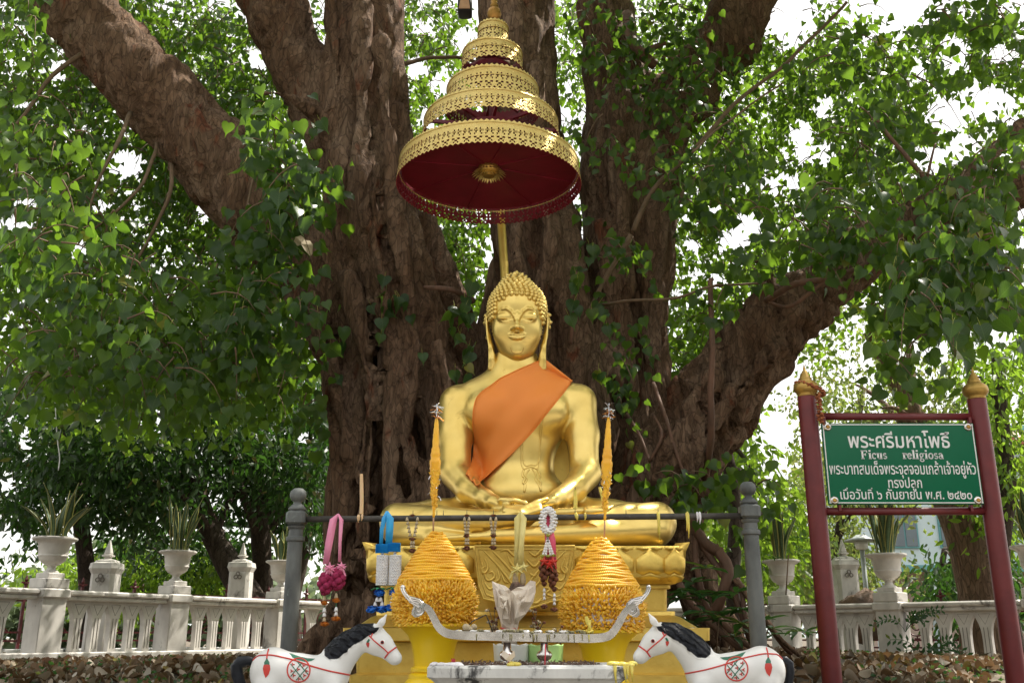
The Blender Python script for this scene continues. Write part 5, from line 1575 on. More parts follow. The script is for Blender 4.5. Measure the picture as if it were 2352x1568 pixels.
for i, (x0, y0, x1, y1) in enumerate(((868, 1372, 858, 1396), (873, 1372, 880, 1396), (902, 1372, 897, 1392), (908, 1372, 915, 1396))):
    mb = MB(); mb.tube([g_(x0, y0), g_(x1, y1)], .9 * K, n=4); obj('string', mb, M_greenl, r)
    mb = MB()
    for t in (.2, .62): bud(mb, g_(lerp(x0, x1, t), lerp(y0, y1, t) - 1), 5.2 * K, 10 * K)
    obj('white_bud', mb, M_wbud, r)
    mb = MB(); puff(mb, g_(x1 - 4 + i, y1 + 3), 14 * K, 12 * K, 60, i + 3); obj('blue_flower', mb, M_dblue, r)
# three dried ones
DL = ['dried jasmine garland in a narrow loop, hanging leftmost of the three dried ones', 'middle dried jasmine garland on the rail, slimmest of three', 'dried jasmine garland on the rail left of the yellow ribbon']
for gi, (cx_, w_, y1, y2) in enumerate(((947, 12, 1239, 1264), (1072, 5, 1232, 1258), (1133, 6, 1232, 1257))):
    r = thing('dried_garland', DL[gi], 'garland', g_(cx_, 1180), 'dried jasmine garlands on the rail')
    mb = MB(); puff(mb, g_(cx_, 1183), 8 * K, 4 * K, 12, gi); obj('dry_tuft', mb, M_dry, r)
    for s in (-1, 1):
        for j in range(5):
            y = 1188 + j * (y1 - 1194) / 5; xx = cx_ + s * w_ * (1 if j < 1 else (1 - j / 7))
            mb = MB(); bud(mb, g_(xx, y + 3), 4.2 * K, 8.5 * K); obj('bud', mb, M_bud, r)
    mb = MB(); puff(mb, g_(cx_, y1 - 2), 9 * K, 6 * K, 18, gi + 9); obj('brown_flower', mb, M_dry, r)
    for j in range(2):
        mb = MB(); bud(mb, g_(cx_ - 2, y1 + 6 + j * 8), 4 * K, 8 * K); bud(mb, g_(cx_ + 3, y1 + 6 + j * 8), 4 * K, 8 * K); obj('bud', mb, M_bud, r)
    mb = MB(); puff(mb, g_(cx_, y2), 10 * K, 8 * K, 24, gi + 20); obj('brown_flower', mb, M_dry, r)
# yellow ribbon
r = gthing('yellow_ribbon_garland', 'pale yellow ribbon with a star bow, hanging above the paper-wrapped bouquet', 'garland', 1195, 1178)
mb = MB(); mb.ribbon([g_(1197, 1173), g_(1192, 1190), g_(1189, 1240), g_(1189, 1298)], [2 * K, 22 * K, 14 * K, 16 * K], t=.003); obj('ribbon', mb, M_yrib, r)
mb = MB(); mb.ribbon([g_(1197, 1173, .012), g_(1203, 1190, .012), g_(1198, 1245, .012), g_(1196, 1298, .012)], [2 * K, 14 * K, 12 * K, 14 * K], side=Vector((1, .3, 0)), t=.003); obj('ribbon', mb, M_yrib, r)
mb = MB(); star(mb, g_(1188, 1308, .04), 17 * K, 6, .5); star(mb, g_(1203, 1302, .02), 13 * K, 5, .4); mb.ribbon([g_(1180, 1310, .02), g_(1170, 1328, .02)], [10 * K, 3 * K]); obj('star_bow', mb, M_yrib, r, False)
for cx_ in (1184, 1201):
    mb = MB(); mb.lathe([(3 * K, 0), (6 * K, -8 * K), (7 * K, -20 * K), (4 * K, -28 * K)][::-1], g_(cx_, 1314), 10); obj('dry_cone', mb, M_bud, r)
# jasmine loop with red
r = gthing('white_jasmine_garland', 'white jasmine loop garland with pink ribbon, red star bows and brown flower balls', 'garland', 1259, 1190)
mb = MB(); mb.ribbon([g_(1255, 1180, -.02), g_(1264, 1240, -.01), g_(1265, 1300, -.01)], [13 * K, 24 * K, 27 * K], t=.003); obj('ribbon', mb, M_hotp, r)
for j in range(22):
    a = 2 * PI * j / 22; c = g_(1259 + 13 * math.sin(a), 1195 - 25 * math.cos(a))
    for q_ in range(4):
        b_ = 2 * PI * q_ / 4 + j
        dx = math.cos(b_) * 5.0
        p = c + Vector((math.sin(a) * dx * K, math.sin(b_) * 5 * K, math.cos(a) * dx * K))
        mb = MB(); mb.ball(p, 4.0 * K, n=6, m=5, sc_=(1.25, 1, .85)); obj('jasmine_bud', mb, M_wbud, r)
for i, x1 in enumerate((1248, 1254, 1264, 1270)):
    for j in range(7):
        t = j / 6; mb = MB(); mb.ball(g_(lerp(1258, x1, t), lerp(1236, 1272, t), .012), 3.0 * K, n=6, m=5, sc_=(1, 1, 1.3)); obj('jasmine_bud', mb, M_wbud, r)
for c in ((1259, 1229), (1246, 1276), (1259, 1277), (1272, 1275)):
    mb = MB(); puff(mb, g_(*c, .015), 7 * K, 5 * K, 14, c[0]); obj('green_yellow_flower', mb, M_ylgr, r)
for c in ((1250, 1289), (1270, 1290), (1262, 1296)):
    mb = MB(); star(mb, g_(*c, .03), 13 * K, 5, .5); mb.ribbon([g_(c[0] + 4, c[1] + 4, .02), g_(c[0] + 8, c[1] + 16, .02)], [7 * K, 2 * K], t=.002); obj('red_star_bow', mb, M_hred, r, False)
for cx_, cy_ in ((1250, 1310), (1270, 1323)):
    for i in range(13):
        a = 2 * PI * i * .618; z = (i / 12 - .5); w_ = math.cos(z * 2.2) * 8
        mb = MB(); mb.ball(g_(cx_ + math.cos(a) * w_, cy_ + z * 40) + Vector((0, math.sin(a) * w_ * K, 0)), 6.0 * K, n=8, m=6); obj('brown_ball', mb, M_dry, r)
for cx_, y0, y3 in ((1250, 1340, 1392), (1273, 1352, 1399)):
    mb = MB(); puff(mb, g_(cx_, y0), 8 * K, 9 * K, 20, y0); puff(mb, g_(cx_, y3), 9 * K, 8 * K, 24, y3); obj('brown_tassel', mb, M_dry, r)
    for j in range(3):
        mb = MB(); bud(mb, g_(cx_, y0 + 14 + 9 * j), 4 * K, 9 * K); obj('white_bud', mb, M_wbud, r)

# ---------------------------------------------------------------- incense trough, candle rack, pots, bouquet
AY = 4.62
a0, a1 = at(980, 1530, AY), at(1446, 1536, AY)
a0.x -= 0; zt = (a0.z + a1.z) / 2 + 0.008
aw = a1.x - a0.x; ax = (a0.x + a1.x) / 2; zbt = at(1200, 1562, AY).z
r = thing('incense_trough', 'whitewashed stone trough full of ash and sand, stained with soot', 'incense burner', (ax, AY + .3, 1.08))
D_ = 0.62
mb = MB()
# chamfered tray profile: wide rim, sloping underside
def ringrect(hx, hy, z, ch=.03): return [Vector((ax + x, AY + D_ / 2 + y, z)) for x, y in ((-hx + ch, -hy), (hx - ch, -hy), (hx, -hy + ch), (hx, hy - ch), (hx - ch, hy), (-hx + ch, hy), (-hx, hy - ch), (-hx, -hy + ch))]
rings = [ringrect(aw / 2 - .14, D_ / 2 - .1, 1.08), ringrect(aw / 2 - .14, D_ / 2 - .1, zbt - .10), ringrect(aw / 2 - .02, D_ / 2 - .015, zbt), ringrect(aw / 2, D_ / 2, zbt + .012), ringrect(aw / 2, D_ / 2, zt - .01), ringrect(aw / 2 - .008, D_ / 2 - .008, zt), ringrect(aw / 2 - .11, D_ / 2 - .055, zt + .001), ringrect(aw / 2 - .13, D_ / 2 - .075, zt - .05)]
vs_ = [p for g in rings for p in g]
for i in range(len(vs_)):
    if i >= 24: vs_[i] = vs_[i] + Vector((0, 0, .006 * noise.noise(vs_[i] * 9)))
mb.add(vs_, [tuple(range(7, -1, -1))] + [(i * 8 + j, i * 8 + (j + 1) % 8, i * 8 + 8 + (j + 1) % 8, i * 8 + 8 + j) for i in range(7) for j in range(8)])
obj('stone_body', mb, M_stone, r, False)
mb = MB(); n1, n2 = 60, 24; vs_ = []
for j in range(n2 + 1):
    for i in range(n1 + 1):
        x = ax - aw / 2 + .10 + (aw - .20) * i / n1; y = AY + .05 + (D_ - .10) * j / n2
        vs_.append((x, y, zt - .022 + .022 * noise.noise(Vector((x * 11, y * 11, 0))) + .014 * noise.noise(Vector((x * 40, y * 40, 2)))))
mb.add(vs_, [(j * (n1 + 1) + i, j * (n1 + 1) + i + 1, (j + 1) * (n1 + 1) + i + 1, (j + 1) * (n1 + 1) + i) for j in range(n2) for i in range(n1)])
obj('ash_bed', mb, M_sand, r)
mb = MB(); rr_ = random.Random(5)
for i in range(900):
    p = Vector((ax + rr_.uniform(-.5, .5) * (aw - .26), AY + rr_.uniform(.07, D_ - .08), zt - .004 + rr_.uniform(-.006, .014))); d_ = Vector((rr_.uniform(-1, 1), rr_.uniform(-1, 1), rr_.uniform(-.3, .6))).normalized() * rr_.uniform(.006, .018)
    mb.tube([p, p + d_], rr_.uniform(.0016, .0034), n=3)
obj('burnt_stubs', mb, M_sand, r, False, kind='stuff')
for (x, y, w_, m_, nm) in ((1432, 1531, .07, M_ycan, 'melted_yellow_wax'), (1010, 1533, .07, M_foam, 'melted_white_wax'), (1044, 1521, .03, M_foam, 'wax_lump'), (1180, 1528, .03, M_ycan, 'wax_lump')):
    mb = MB(); p = at(x, y, AY + .06); p.z = zt
    for i in range(12): mb.ball(p + Vector((rr_.uniform(-w_, w_) * .8, rr_.uniform(-.03, .05), rr_.uniform(0, .008))), rr_.uniform(.012, .022), n=7, m=5, sc_=(1.2, 1.2, .55))
    if w_ > .05 and x > 1200:
        for dx in (-.045, .0, .012, .03): mb.tube([Vector((p.x + dx, AY - .002, zt + .002)), Vector((p.x + dx, AY - .005, zt - .03)), Vector((p.x + dx + .003, AY - .004, zt - .03 - rr_.uniform(.02, .06)))], [.009, .006, .003], n=6)
    obj(nm, mb, m_, r)
def incense(x0, y0, x1, y1, w_, label, Yc, m_=M_rstick, extra=None, grp=None):
    p0, p1 = at(x0, y0, Yc), at(x1, y1, Yc)
    mb = MB(); mb.tube([p0 - Vector((0, 0, .02)), p1], w_ * met(1, p0), n=6)
    t = thing('incense_stick', label, 'incense stick', p0, grp); obj('stick', mb, m_, t); return t, p1
t, p1 = incense(1167, 1530, 1170, 1500, 1.4, 'red incense stick with a pinkish paper scrap on top, in the middle of the trough', AY + .07)
mb = MB(); c = at(1166, 1503, AY + .06); mb.add([c + Vector((x, y, z)) for x, y, z in ((-.02, 0, .02), (.01, -.01, .0), (.03, 0, .02), (.035, .01, -.005), (.01, 0, -.03), (-.01, -.005, -.02), (-.03, .005, 0))], [(0, 1, 6), (1, 2, 3), (1, 3, 4), (1, 4, 5), (1, 5, 6)])
o = obj('paper_scrap', mb, M_paper, t, False); o.modifiers.new('t', 'SOLIDIFY').thickness = .0015
incense(1251, 1530, 1253, 1478, 1.5, 'tallest red incense stick in the trough, with a white band', AY + .07)
for i in range(5): incense(1040 + i * 2.2, 1527, 1037 + i * 1.8, 1511 + (i % 2) * 2, 1.0, 'short red incense stub in the bundle at the left end of the trough', AY + .12, grp='red incense stubs bundled at the left of the trough')

TY = 4.95
r = thing('candle_rack', 'polished steel candle rack with upswept arms ending in scrolled wings', 'candle holder', at(1210, 1500, TY))
def rk(x, y, o=0): return at(x, y, TY + o)
kT = met(1, rk(1210, 1460))
cl = [(1445, 1388), (1418, 1440), (1400, 1455), (1360, 1462), (1210, 1464), (1060, 1458), (1022, 1450), (1002, 1430), (985, 1402), (972, 1392), (955, 1386)]
def arm(side):
    pts = [(955, 1386, 6), (972, 1390, 7), (986, 1400, 8), (998, 1422, 8.5), (1008, 1440, 9), (1026, 1453, 10), (1060, 1458, 10), (1130, 1460.5, 10), (1215, 1462.5, 10)] if side < 0 else [(1215, 1462.5, 10), (1300, 1464, 10), (1362, 1465, 10), (1396, 1460, 10), (1412, 1446, 9), (1424, 1426, 8.5), (1434, 1408, 8), (1446, 1394, 7), (1460, 1390, 6)]
    c = smoothpath([Vector((p[0], p[1], 0)) for p in pts], 4); w_ = smoothnum([p[2] for p in pts], 4)
    vs_ = []
    for i, p in enumerate(c):
        tg = (c[min(i + 1, len(c) - 1)] - c[max(i - 1, 0)]).normalized(); nn = Vector((-tg.y, tg.x, 0))
        a = p + nn * w_[i]; b_ = p - nn * w_[i]
        dd = .028 if 3 < i else .02
        vs_ += [rk(a.x, a.y, -dd), rk(b_.x, b_.y, -dd), rk(b_.x, b_.y, dd * (1 if w_[i] < 9.6 else 1)), rk(a.x, a.y, dd)]
    n = len(c); fs = [(i * 4 + k, i * 4 + (k + 1) % 4, i * 4 + 4 + (k + 1) % 4, i * 4 + 4 + k) for i in range(n - 1) for k in range(4)] + [(3, 2, 1, 0), ((n - 1) * 4, (n - 1) * 4 + 1, (n - 1) * 4 + 2, (n - 1) * 4 + 3)]
    mb = MB(); mb.add(vs_, fs); return mb
for s in (-1, 1): obj('tray_arm', arm(s), M_steel, r, sharp=40)
def wing(s):
    mx = (lambda x: x) if s < 0 else (lambda x: 2415 - x)
    dy = 0
    S = lambda x, y, o=0: rk(mx(x), y + dy, o)
    mb = MB()
    # body plate outline
    out = [(921, 1345), (926, 1342), (931, 1345), (931, 1354), (938, 1366), (950, 1370), (966, 1374), (976, 1384), (979, 1396), (972, 1406), (962, 1416), (952, 1417), (945, 1410), (946, 1400), (950, 1392), (946, 1385), (940, 1384), (938, 1377), (931, 1374), (930, 1368), (924, 1360), (920, 1352)]
    if s > 0: out = out[::-1]
    f = [S(x, y, -.012) for x, y in out]; b_ = [S(x, y, .012) for x, y in out]; n = len(out)
    mb.add(f + b_, [tuple(range(n)), tuple(range(2 * n - 1, n - 1, -1))] + [(i, i + n, (i + 1) % n + n, (i + 1) % n) for i in range(n)])
    sp = []
    for k in range(26):
        a = k / 25 * 2 * PI * 1.6; q = 15 * (1 - k / 30)
        sp.append(S(961 + q * math.cos(a - 1.0) * .95, 1399 + q * math.sin(a - 1.0) * 1.05, -.018))
    mb.tube(sp, [met(2.4, sp[0]) * (1 - .5 * k / 25) for k in range(26)], n=6)
    for pts in ([(925, 1346), (928, 1358), (938, 1370), (956, 1374), (972, 1384)], [(934, 1364), (944, 1376), (960, 1379), (970, 1388)], [(940, 1376), (950, 1382), (962, 1386)], [(945, 1384), (956, 1389), (962, 1394)], [(921, 1350), (926, 1362), (940, 1379)]):
        L_ = [S(p.x, p.y, -.018) for p in smoothpath([(x, y, 0) for x, y in pts], 3)]; mb.tube(L_, met(2.0, L_[0]), n=6)
    mb.ball(S(925, 1347, -.01), met(5, sp[0]), sc_=(1, .8, 1))
    obj('scroll_wing', mb, M_steel, r, sharp=50)
wing(-1); wing(1)
for x in (1054, 1087, 1117, 1148, 1208, 1236, 1264, 1294):
    y = 1456 + (x - 1050) * .006
    mb = MB(); mb.lathe([(5 * kT, -7 * kT), (6 * kT, 0), (10.5 * kT, 2 * kT), (11 * kT, 5 * kT), (9 * kT, 7.5 * kT), (3 * kT, 8 * kT)], rk(x, y - 3), 14)
    obj('candle_cup', mb, M_steel, r)
for x, top in ((1165, 1472), (1250, 1474)):
    z0 = rk(x, 1474).z; z1 = zt
    h = z0 - z1; p = rk(x, 1474); p.z = z1
    mb = MB(); mb.lathe([(17 * kT, 0), (16 * kT, h * .05), (9 * kT, h * .1), (9 * kT, h * .16), (15 * kT, h * .24), (18 * kT, h * .38), (18 * kT, h * .44), (15 * kT, h * .56), (9 * kT, h * .64), (8.5 * kT, h)], p, 18); obj('leg', mb, M_steel, r)
rr_ = random.Random(9)
M_dwax = pm('dirty_old_wax', (0.34, 0.30, 0.14), (0.10, 0.09, 0.05), 40, 0.6)
for x0, x1, m_, nn, dr in ((1150, 1235, M_dwax, 60, 8), (1255, 1345, M_dwax, 46, 8), (1090, 1120, M_dwax, 14, 1), (1338, 1362, M_ycan, 14, 1), (1040, 1056, M_ycan, 6, 0)):
    mb = MB()
    for i in range(nn):
        x = rr_.uniform(x0, x1); mb.ball(rk(x, 1453 + (x - 1050) * .006 - rr_.uniform(0, 7), rr_.uniform(-.02, .02)), rr_.uniform(2, 4.5) * kT, n=6, m=4, sc_=(1.2, 1, .8))
    for i in range(dr):
        x = rr_.uniform(x0, x1); p = rk(x, 1455 + (x - 1050) * .006, -.031); mb.tube([p, p - Vector((0, 0, rr_.uniform(6, 18) * kT))], [2.2 * kT, .8 * kT], n=5)
    obj('wax_remains', mb, m_, r)
mb = MB(); c = rk(1353, 1430, -.01); mb.prism([(x * kT, z * kT) for x, z in ((-6, -18), (-2, -8), (-8, 0), (-10, 14), (-4, 16), (2, 6), (6, 8), (4, -6), (8, -18))], -.004, .004, lambda p: c + p); obj('wax_stump', mb, M_ycan, r)
# fallen petals on the rack
mb = MB()
for x, y, q in ((1072, 1441, 9), (1082, 1444, 6), (1089, 1438, 6)): mb.ball(rk(x, y), q * kT, n=8, m=6, sc_=(1.2, .8, 1), R=Matrix.Rotation(.6, 3, 'Y'))
o = obj('dried_petal_head', mb, M_bud); tag(o, 'dried flower head lying on the left end of the steel rack', 'dried flower')

PYY = 5.33
def pot(cx, w0, w1, yt, m_, label, seed):
    c = at(cx, yt, PYY); k_ = met(1, c); zb_ = 1.12
    r = thing('flower_pot', label, 'flower pot', (c.x, PYY, zb_))
    n = 32; vs_ = []; H_ = c.z
    prof = [(w0 * .78, zb_), (w0, lerp(zb_, H_, .5)), (w1, H_), (w1 + 1, H_ + 3 * k_), (w1 - 2, H_ + 3 * k_), (w1 - 3, H_ - 5 * k_)]
    for pi_, (q, z) in enumerate(prof):
        for i in range(n):
            a = 2 * PI * i / n; fl = 1 + .025 * math.cos(8 * a); wz = (2 * k_ * math.cos(8 * a)) if pi_ >= 3 and pi_ < 5 else 0
            vs_.append((c.x + q * k_ * fl * math.cos(a), PYY + q * k_ * fl * math.sin(a), z + wz))
    fs = [(j * n + i, j * n + (i + 1) % n, (j + 1) * n + (i + 1) % n, (j + 1) * n + i) for j in range(len(prof) - 1) for i in range(n)]
    mb = MB(); mb.add(vs_, fs); obj('bowl', mb, m_, r)
    mb = MB(); mb.lathe([(0, H_ - 4.2 * k_), ((w1 - 3) * k_, H_ - 4 * k_)][::-1], (c.x, PYY, 0), 16); obj('soil', mb, M_sand, r)
    return Vector((c.x, PYY, H_))
pA = pot(1177, 37, 43, 1482, M_pot1, 'white scalloped plastic flower pot behind the trough, left of the green one', 1)
pB = pot(1250, 37, 43, 1483, M_pot2, 'light green ribbed flower pot behind the trough', 2)
bY = PYY - .02
r = thing('paper_wrapped_bouquet', 'bouquet wrapped in crumpled beige paper tied with red, standing in the white pot', 'bouquet', at(1172, 1480, bY))
def crumple(out, c, name, off):
    mb = MB(); n = len(out); pts = []
    rr_ = random.Random(n + int(c[0]))
    rings_ = 5
    for j in range(rings_):
        t = 1 - j / (rings_ - .6)
        for i, (x, y) in enumerate(out):
            q = rr_.uniform(-.035, .02) * (1 if j else .3) - .07 * (1 - t) * 1.1
            pts.append(at(lerp(c[0], x, t) + rr_.uniform(-2, 2) * (j > 0), lerp(c[1], y, t) + rr_.uniform(-2, 2) * (j > 0), bY + off + q))
    pts.append(at(c[0], c[1], bY + off - .09))
    fs = [(j * n + i, j * n + (i + 1) % n, (j + 1) * n + (i + 1) % n, (j + 1) * n + i) for j in range(rings_ - 1) for i in range(n)] + [((rings_ - 1) * n + i, (rings_ - 1) * n + (i + 1) % n, rings_ * n) for i in range(n)]
    mb.add(pts, fs); o = obj(name, mb, M_paper, r, False); o.modifiers.new('t', 'SOLIDIFY').thickness = .002
crumple([(1130, 1334), (1144, 1340), (1160, 1345), (1170, 1353), (1176, 1362), (1182, 1400), (1181, 1446), (1154, 1446), (1150, 1425), (1140, 1395), (1134, 1365)], (1158, 1392), 'paper_sheet', 0)
crumple([(1174, 1357), (1188, 1348), (1205, 1346), (1218, 1332), (1230, 1335), (1230, 1358), (1224, 1382), (1208, 1408), (1192, 1425), (1188, 1446), (1172, 1446), (1172, 1400)], (1197, 1382), 'paper_sheet', -.02)
mb = MB(); mb.prism([(-24 * kT, -12 * kT), (-10 * kT, 14 * kT), (6 * kT, 16 * kT), (16 * kT, 8 * kT), (24 * kT, 10 * kT), (8 * kT, -18 * kT)], 0, .01, lambda p: at(1185, 1350, bY + .03) + p); obj('dark_inner_paper', mb, M_sand, r, False)
c = at(1170, 1443, bY); kk = met(1, c)
mb = MB(); mb.tube([c + Vector((20 * kk * math.cos(a), 14 * kk * math.sin(a), 2 * kk * math.cos(a * 2))) for a in [k * PI / 12 for k in range(24)]], 2 * kk, n=6, close=True); obj('red_tie', mb, M_hred, r)
mb = MB(); mb.lathe([(18 * kk, -36 * kk), (16 * kk, -16 * kk), (19 * kk, 0)], c, 12); obj('wrapped_stems', mb, M_paper, r)
def dryplant(cx, y0, y1, seed, label, n=5, w_=18):
    rr_ = random.Random(seed); p0 = at(cx, y1, PYY + .03); t = thing('dried_flowers', label, 'dried flowers', p0); k_ = met(1, p0)
    for i in range(n):
        e = at(cx + rr_.uniform(-w_, w_), lerp(y0, y1, rr_.uniform(0, .5)), PYY + .03 + rr_.uniform(-.04, .04))
        mb = MB(); L_ = bez(p0, (p0 + e) / 2 + Vector((rr_.uniform(-.02, .02), 0, 0)), e, 5); mb.tube(L_, 1.2 * k_, n=4); obj('stem', mb, M_twig, t)
        for q in range(5):
            p = L_[2 + (q * 3) // 5] if q < 4 else e
            mb = MB(); puff(mb, p + Vector((rr_.uniform(-5, 5) * k_, 0, rr_.uniform(-5, 5) * k_)), rr_.uniform(4, 7) * k_, 5 * k_, 14, seed * 9 + q + i); obj('flower_head', mb, [M_bud, M_dry][(i + q) % 2], t)
dryplant(1140, 1392, 1470, 31, 'dried brown stems left of the paper bouquet')
dryplant(1236, 1396, 1470, 32, 'cluster of dried buff flowers right of the paper bouquet', 7, 16)
dryplant(1288, 1428, 1480, 33, 'small reddish dried sprig behind the right end of the steel rack', 4, 12)
mb = MB(); mb.tube([at(x, y, 5.3) for x, y in ((1067, 1445), (1085, 1426), (1116, 1411), (1122, 1424), (1132, 1452))], met(1.6, rk(1100, 1430)), n=6); o = obj('bent_wire', mb, M_black); tag(o, 'bent dark wire sticking up behind the left end of the steel rack', 'wire')

# ---------------------------------------------------------------- horses
M_hbody = pm('painted_horse_glaze', (0.76, 0.76, 0.75), (0.68, 0.68, 0.66), 4, 0.38, bstr=0.2, bscale=18, c3=(0.36, 0.34, 0.31), s3=9, t3=0.665)
nt = M_hbody.node_tree; b = nt.nodes['Principled BSDF']
an = N(nt, 'ShaderNodeAttribute', attribute_name='mane')
old = b.inputs['Base Color'].links[0].from_socket
v = coords(nt)
mk = N(nt, 'ShaderNodeMath', operation='ADD'); nt.links.new(an.outputs['Fac'], mk.inputs[0])
m2 = N(nt, 'ShaderNodeMapRange'); m2.inputs[3].default_value = -.2; m2.inputs[4].default_value = .2; nt.links.new(nz(nt, v, 60, 5), m2.inputs[0]); nt.links.new(m2.outputs[0], mk.inputs[1])
mm = ramp(nt, mk.outputs[0], [(.4, (0, 0, 0)), (.6, (1, 1, 1))])
blk = ramp(nt, nz(nt, coords(nt, (1, 1, .5)), 45, 5), [(.4, (0.005, 0.006, 0.009)), (.75, (0.022, 0.025, 0.034))])
nt.links.new(mixc(nt, mm, old, blk), b.inputs['Base Color'])
wv_ = N(nt, 'ShaderNodeTexWave'); wv_.inputs['Scale'].default_value = 11; wv_.inputs['Distortion'].default_value = 5; wv_.inputs['Detail'].default_value = 3; wv_.inputs['Detail Scale'].default_value = 2; wv_.bands_direction = 'DIAGONAL'
nt.links.new(v, wv_.inputs['Vector'])
hm_ = N(nt, 'ShaderNodeMath', operation='MULTIPLY'); nt.links.new(wv_.outputs['Fac'], hm_.inputs[0]); nt.links.new(an.outputs['Fac'], hm_.inputs[1])
pb2 = b.inputs['Normal'].links[0].from_socket
bump(nt, b, hm_.outputs[0], 0.9, 0.012, pb2)
sp_ = N(nt, 'ShaderNodeMapRange'); sp_.inputs[3].default_value = .5; sp_.inputs[4].default_value = .18; nt.links.new(mm, sp_.inputs[0]); nt.links.new(sp_.outputs[0], b.inputs['Specular IOR Level'])
def horse(mirror, label):
    X = (lambda x: x) if not mirror else (lambda x: 2377.5 - x)
    dyf = (lambda y: y) if not mirror else (lambda y: y - 3)
    HYY = 4.9
    def q(x, y, r_, o=0): return Q(X(x), dyf(y), HYY + o, r_)
    gz = 1.16
    root = thing('horse_figure', label, 'horse statue', Vector((q(690, 1500, 1)[0].x, HYY, gz)), 'painted horse figures beside the trough')
    p0, p1 = q(528, 1400, 1)[0], q(930, 1400, 1)[0]
    F_ = Field((min(p0.x, p1.x) - .03, HYY - .28, gz - .02), (max(p0.x, p1.x) + .03, HYY + .28, q(700, 1398, 1)[0].z + .02), .0062)
    k_ = met(1, q(700, 1500, 1)[0])
    F_.chain([q(628, 1534, 44), q(690, 1549, 41), q(752, 1552, 43)], .05)
    F_.ell(q(622, 1545, 1)[0], (45 * k_, 50 * k_, 50 * k_), .04)
    F_.ell(q(752, 1556, 1)[0], (42 * k_, 46 * k_, 46 * k_), .04)
    F_.chain([q(765, 1534, 40), q(782, 1508, 34), q(803, 1484, 30), q(832, 1463, 26), q(858, 1455, 22)], .03, flat=(1, .72, 1))
    F_.chain([q(862, 1467, 28), q(878, 1480, 24), q(893, 1495, 18)], .025, flat=(1, .72, 1))
    F_.chain([q(890, 1492, 17), q(906, 1508, 14.5)], .02, flat=(1, .85, 1))
    F_.ell(q(907, 1512, 1)[0], (15 * k_, 15 * k_, 13 * k_), .02)
    F_.ell(q(862, 1478, 1)[0], (24 * k_, 22 * k_, 24 * k_), .02)
    for s in (-1, 1):
        F_.chain([q(866, 1443, 8, s * .035), q(877, 1428, 7.5, s * .045), q(887, 1412, 3, s * .05)], .012, flat=(1, .7, 1))
        F_.ell(q(909, 1512, 1, s * .035)[0], (.008, .008, .008), .006, '-')
        F_.ell(q(878, 1474, 1, s * .068)[0], (.016, .010, .013), .010)
        # legs
        for xx, rr2 in ((612, 24), (765, 22)):
            top = q(xx, 1575, rr2, s * .07); kn = q(xx + (4 if xx > 700 else -8), 1625, rr2 * .55, s * .075); ft = (Vector((kn[0].x + (.01 if not mirror else -.01), kn[0].y, gz + .03)), k_ * 9)
            F_.chain([top, kn, ft, (ft[0] - Vector((0, 0, .02)), k_ * 12)], .03)
    # mane: a ridge with combed grooves
    F_.chain([q(757, 1497, 14), q(776, 1481, 15), q(798, 1465, 15), q(826, 1450, 13), q(852, 1443, 10)], .02, flat=(1, .6, 1))
    V_, Fq_ = F_.surf(); V_ = relax(V_, Fq_, 2)
    # paint by surface position: mane black, rest white
    C_ = proj(V_[Fq_].mean(1)); cx_ = np.array([X(x) for x in C_[:, 0]]) if not mirror else 2377.5 - C_[:, 0]; cy_ = C_[:, 1] + (3 if mirror else 0)
    Nn = normals(V_, Fq_)[Fq_].mean(1)
    C_ = proj(V_); cx_ = C_[:, 0] if not mirror else 2377.5 - C_[:, 0]; cy_ = C_[:, 1] + (3 if mirror else 0)
    mane_line = np.array([(745, 1498), (757, 1508), (775, 1506), (792, 1498), (812, 1483), (835, 1467), (850, 1459), (866, 1449), (872, 1440)])
    lower = np.interp(cx_, mane_line[:, 0], mane_line[:, 1])
    wob = np.array([noise.noise(Vector((a * .05, b_ * .05, 0))) for a, b_ in zip(cx_, cy_)]) * 5
    dline = np.minimum(np.minimum(lower + wob + np.where(cx_ < 800, 4, 0) - cy_, (cx_ - 745)), np.minimum(874 - cx_, cy_ - np.where(cx_ > 858, 1440, 1425)))
    mask = np.clip(dline / 9 + .5, 0, 1).astype(np.float32)
    me_o = npobj('body', V_, Fq_, M_hbody, root)
    at_ = me_o.data.attributes.new('mane', 'FLOAT', 'POINT'); at_.data.foreach_set('value', mask)
    bv = bvh_of(V_, Fq_)
    tp = ((585, 1519), (568, 1516), (552, 1519), (543, 1530), (545, 1548), (552, 1570), (553, 1600)) if not mirror else ((586, 1516), (574, 1516), (564, 1526), (562, 1545), (566, 1570), (568, 1590), (570, 1605))
    tl = MB(); tl.tube([q(x, y, 1, .0 if not mirror else .04)[0] for x, y in tp], [k_ * a * (1 if not mirror else .7) for a in (9, 11, 14, 14, 14, 13, 8)], n=12); obj('tail', tl, M_hblack, root)
    def strip(name, pts, w_, m_, off=.0012):
        mb = MB(); L_ = drape_line(bv, [(X(x), dyf(y)) for x, y in pts], off, 5)
        if len(L_) < 2: return
        # flat brush stroke
        mb.tube(L_, met(w_ * .5, L_[0]), n=6, flat=1); obj(name, mb, m_, root)
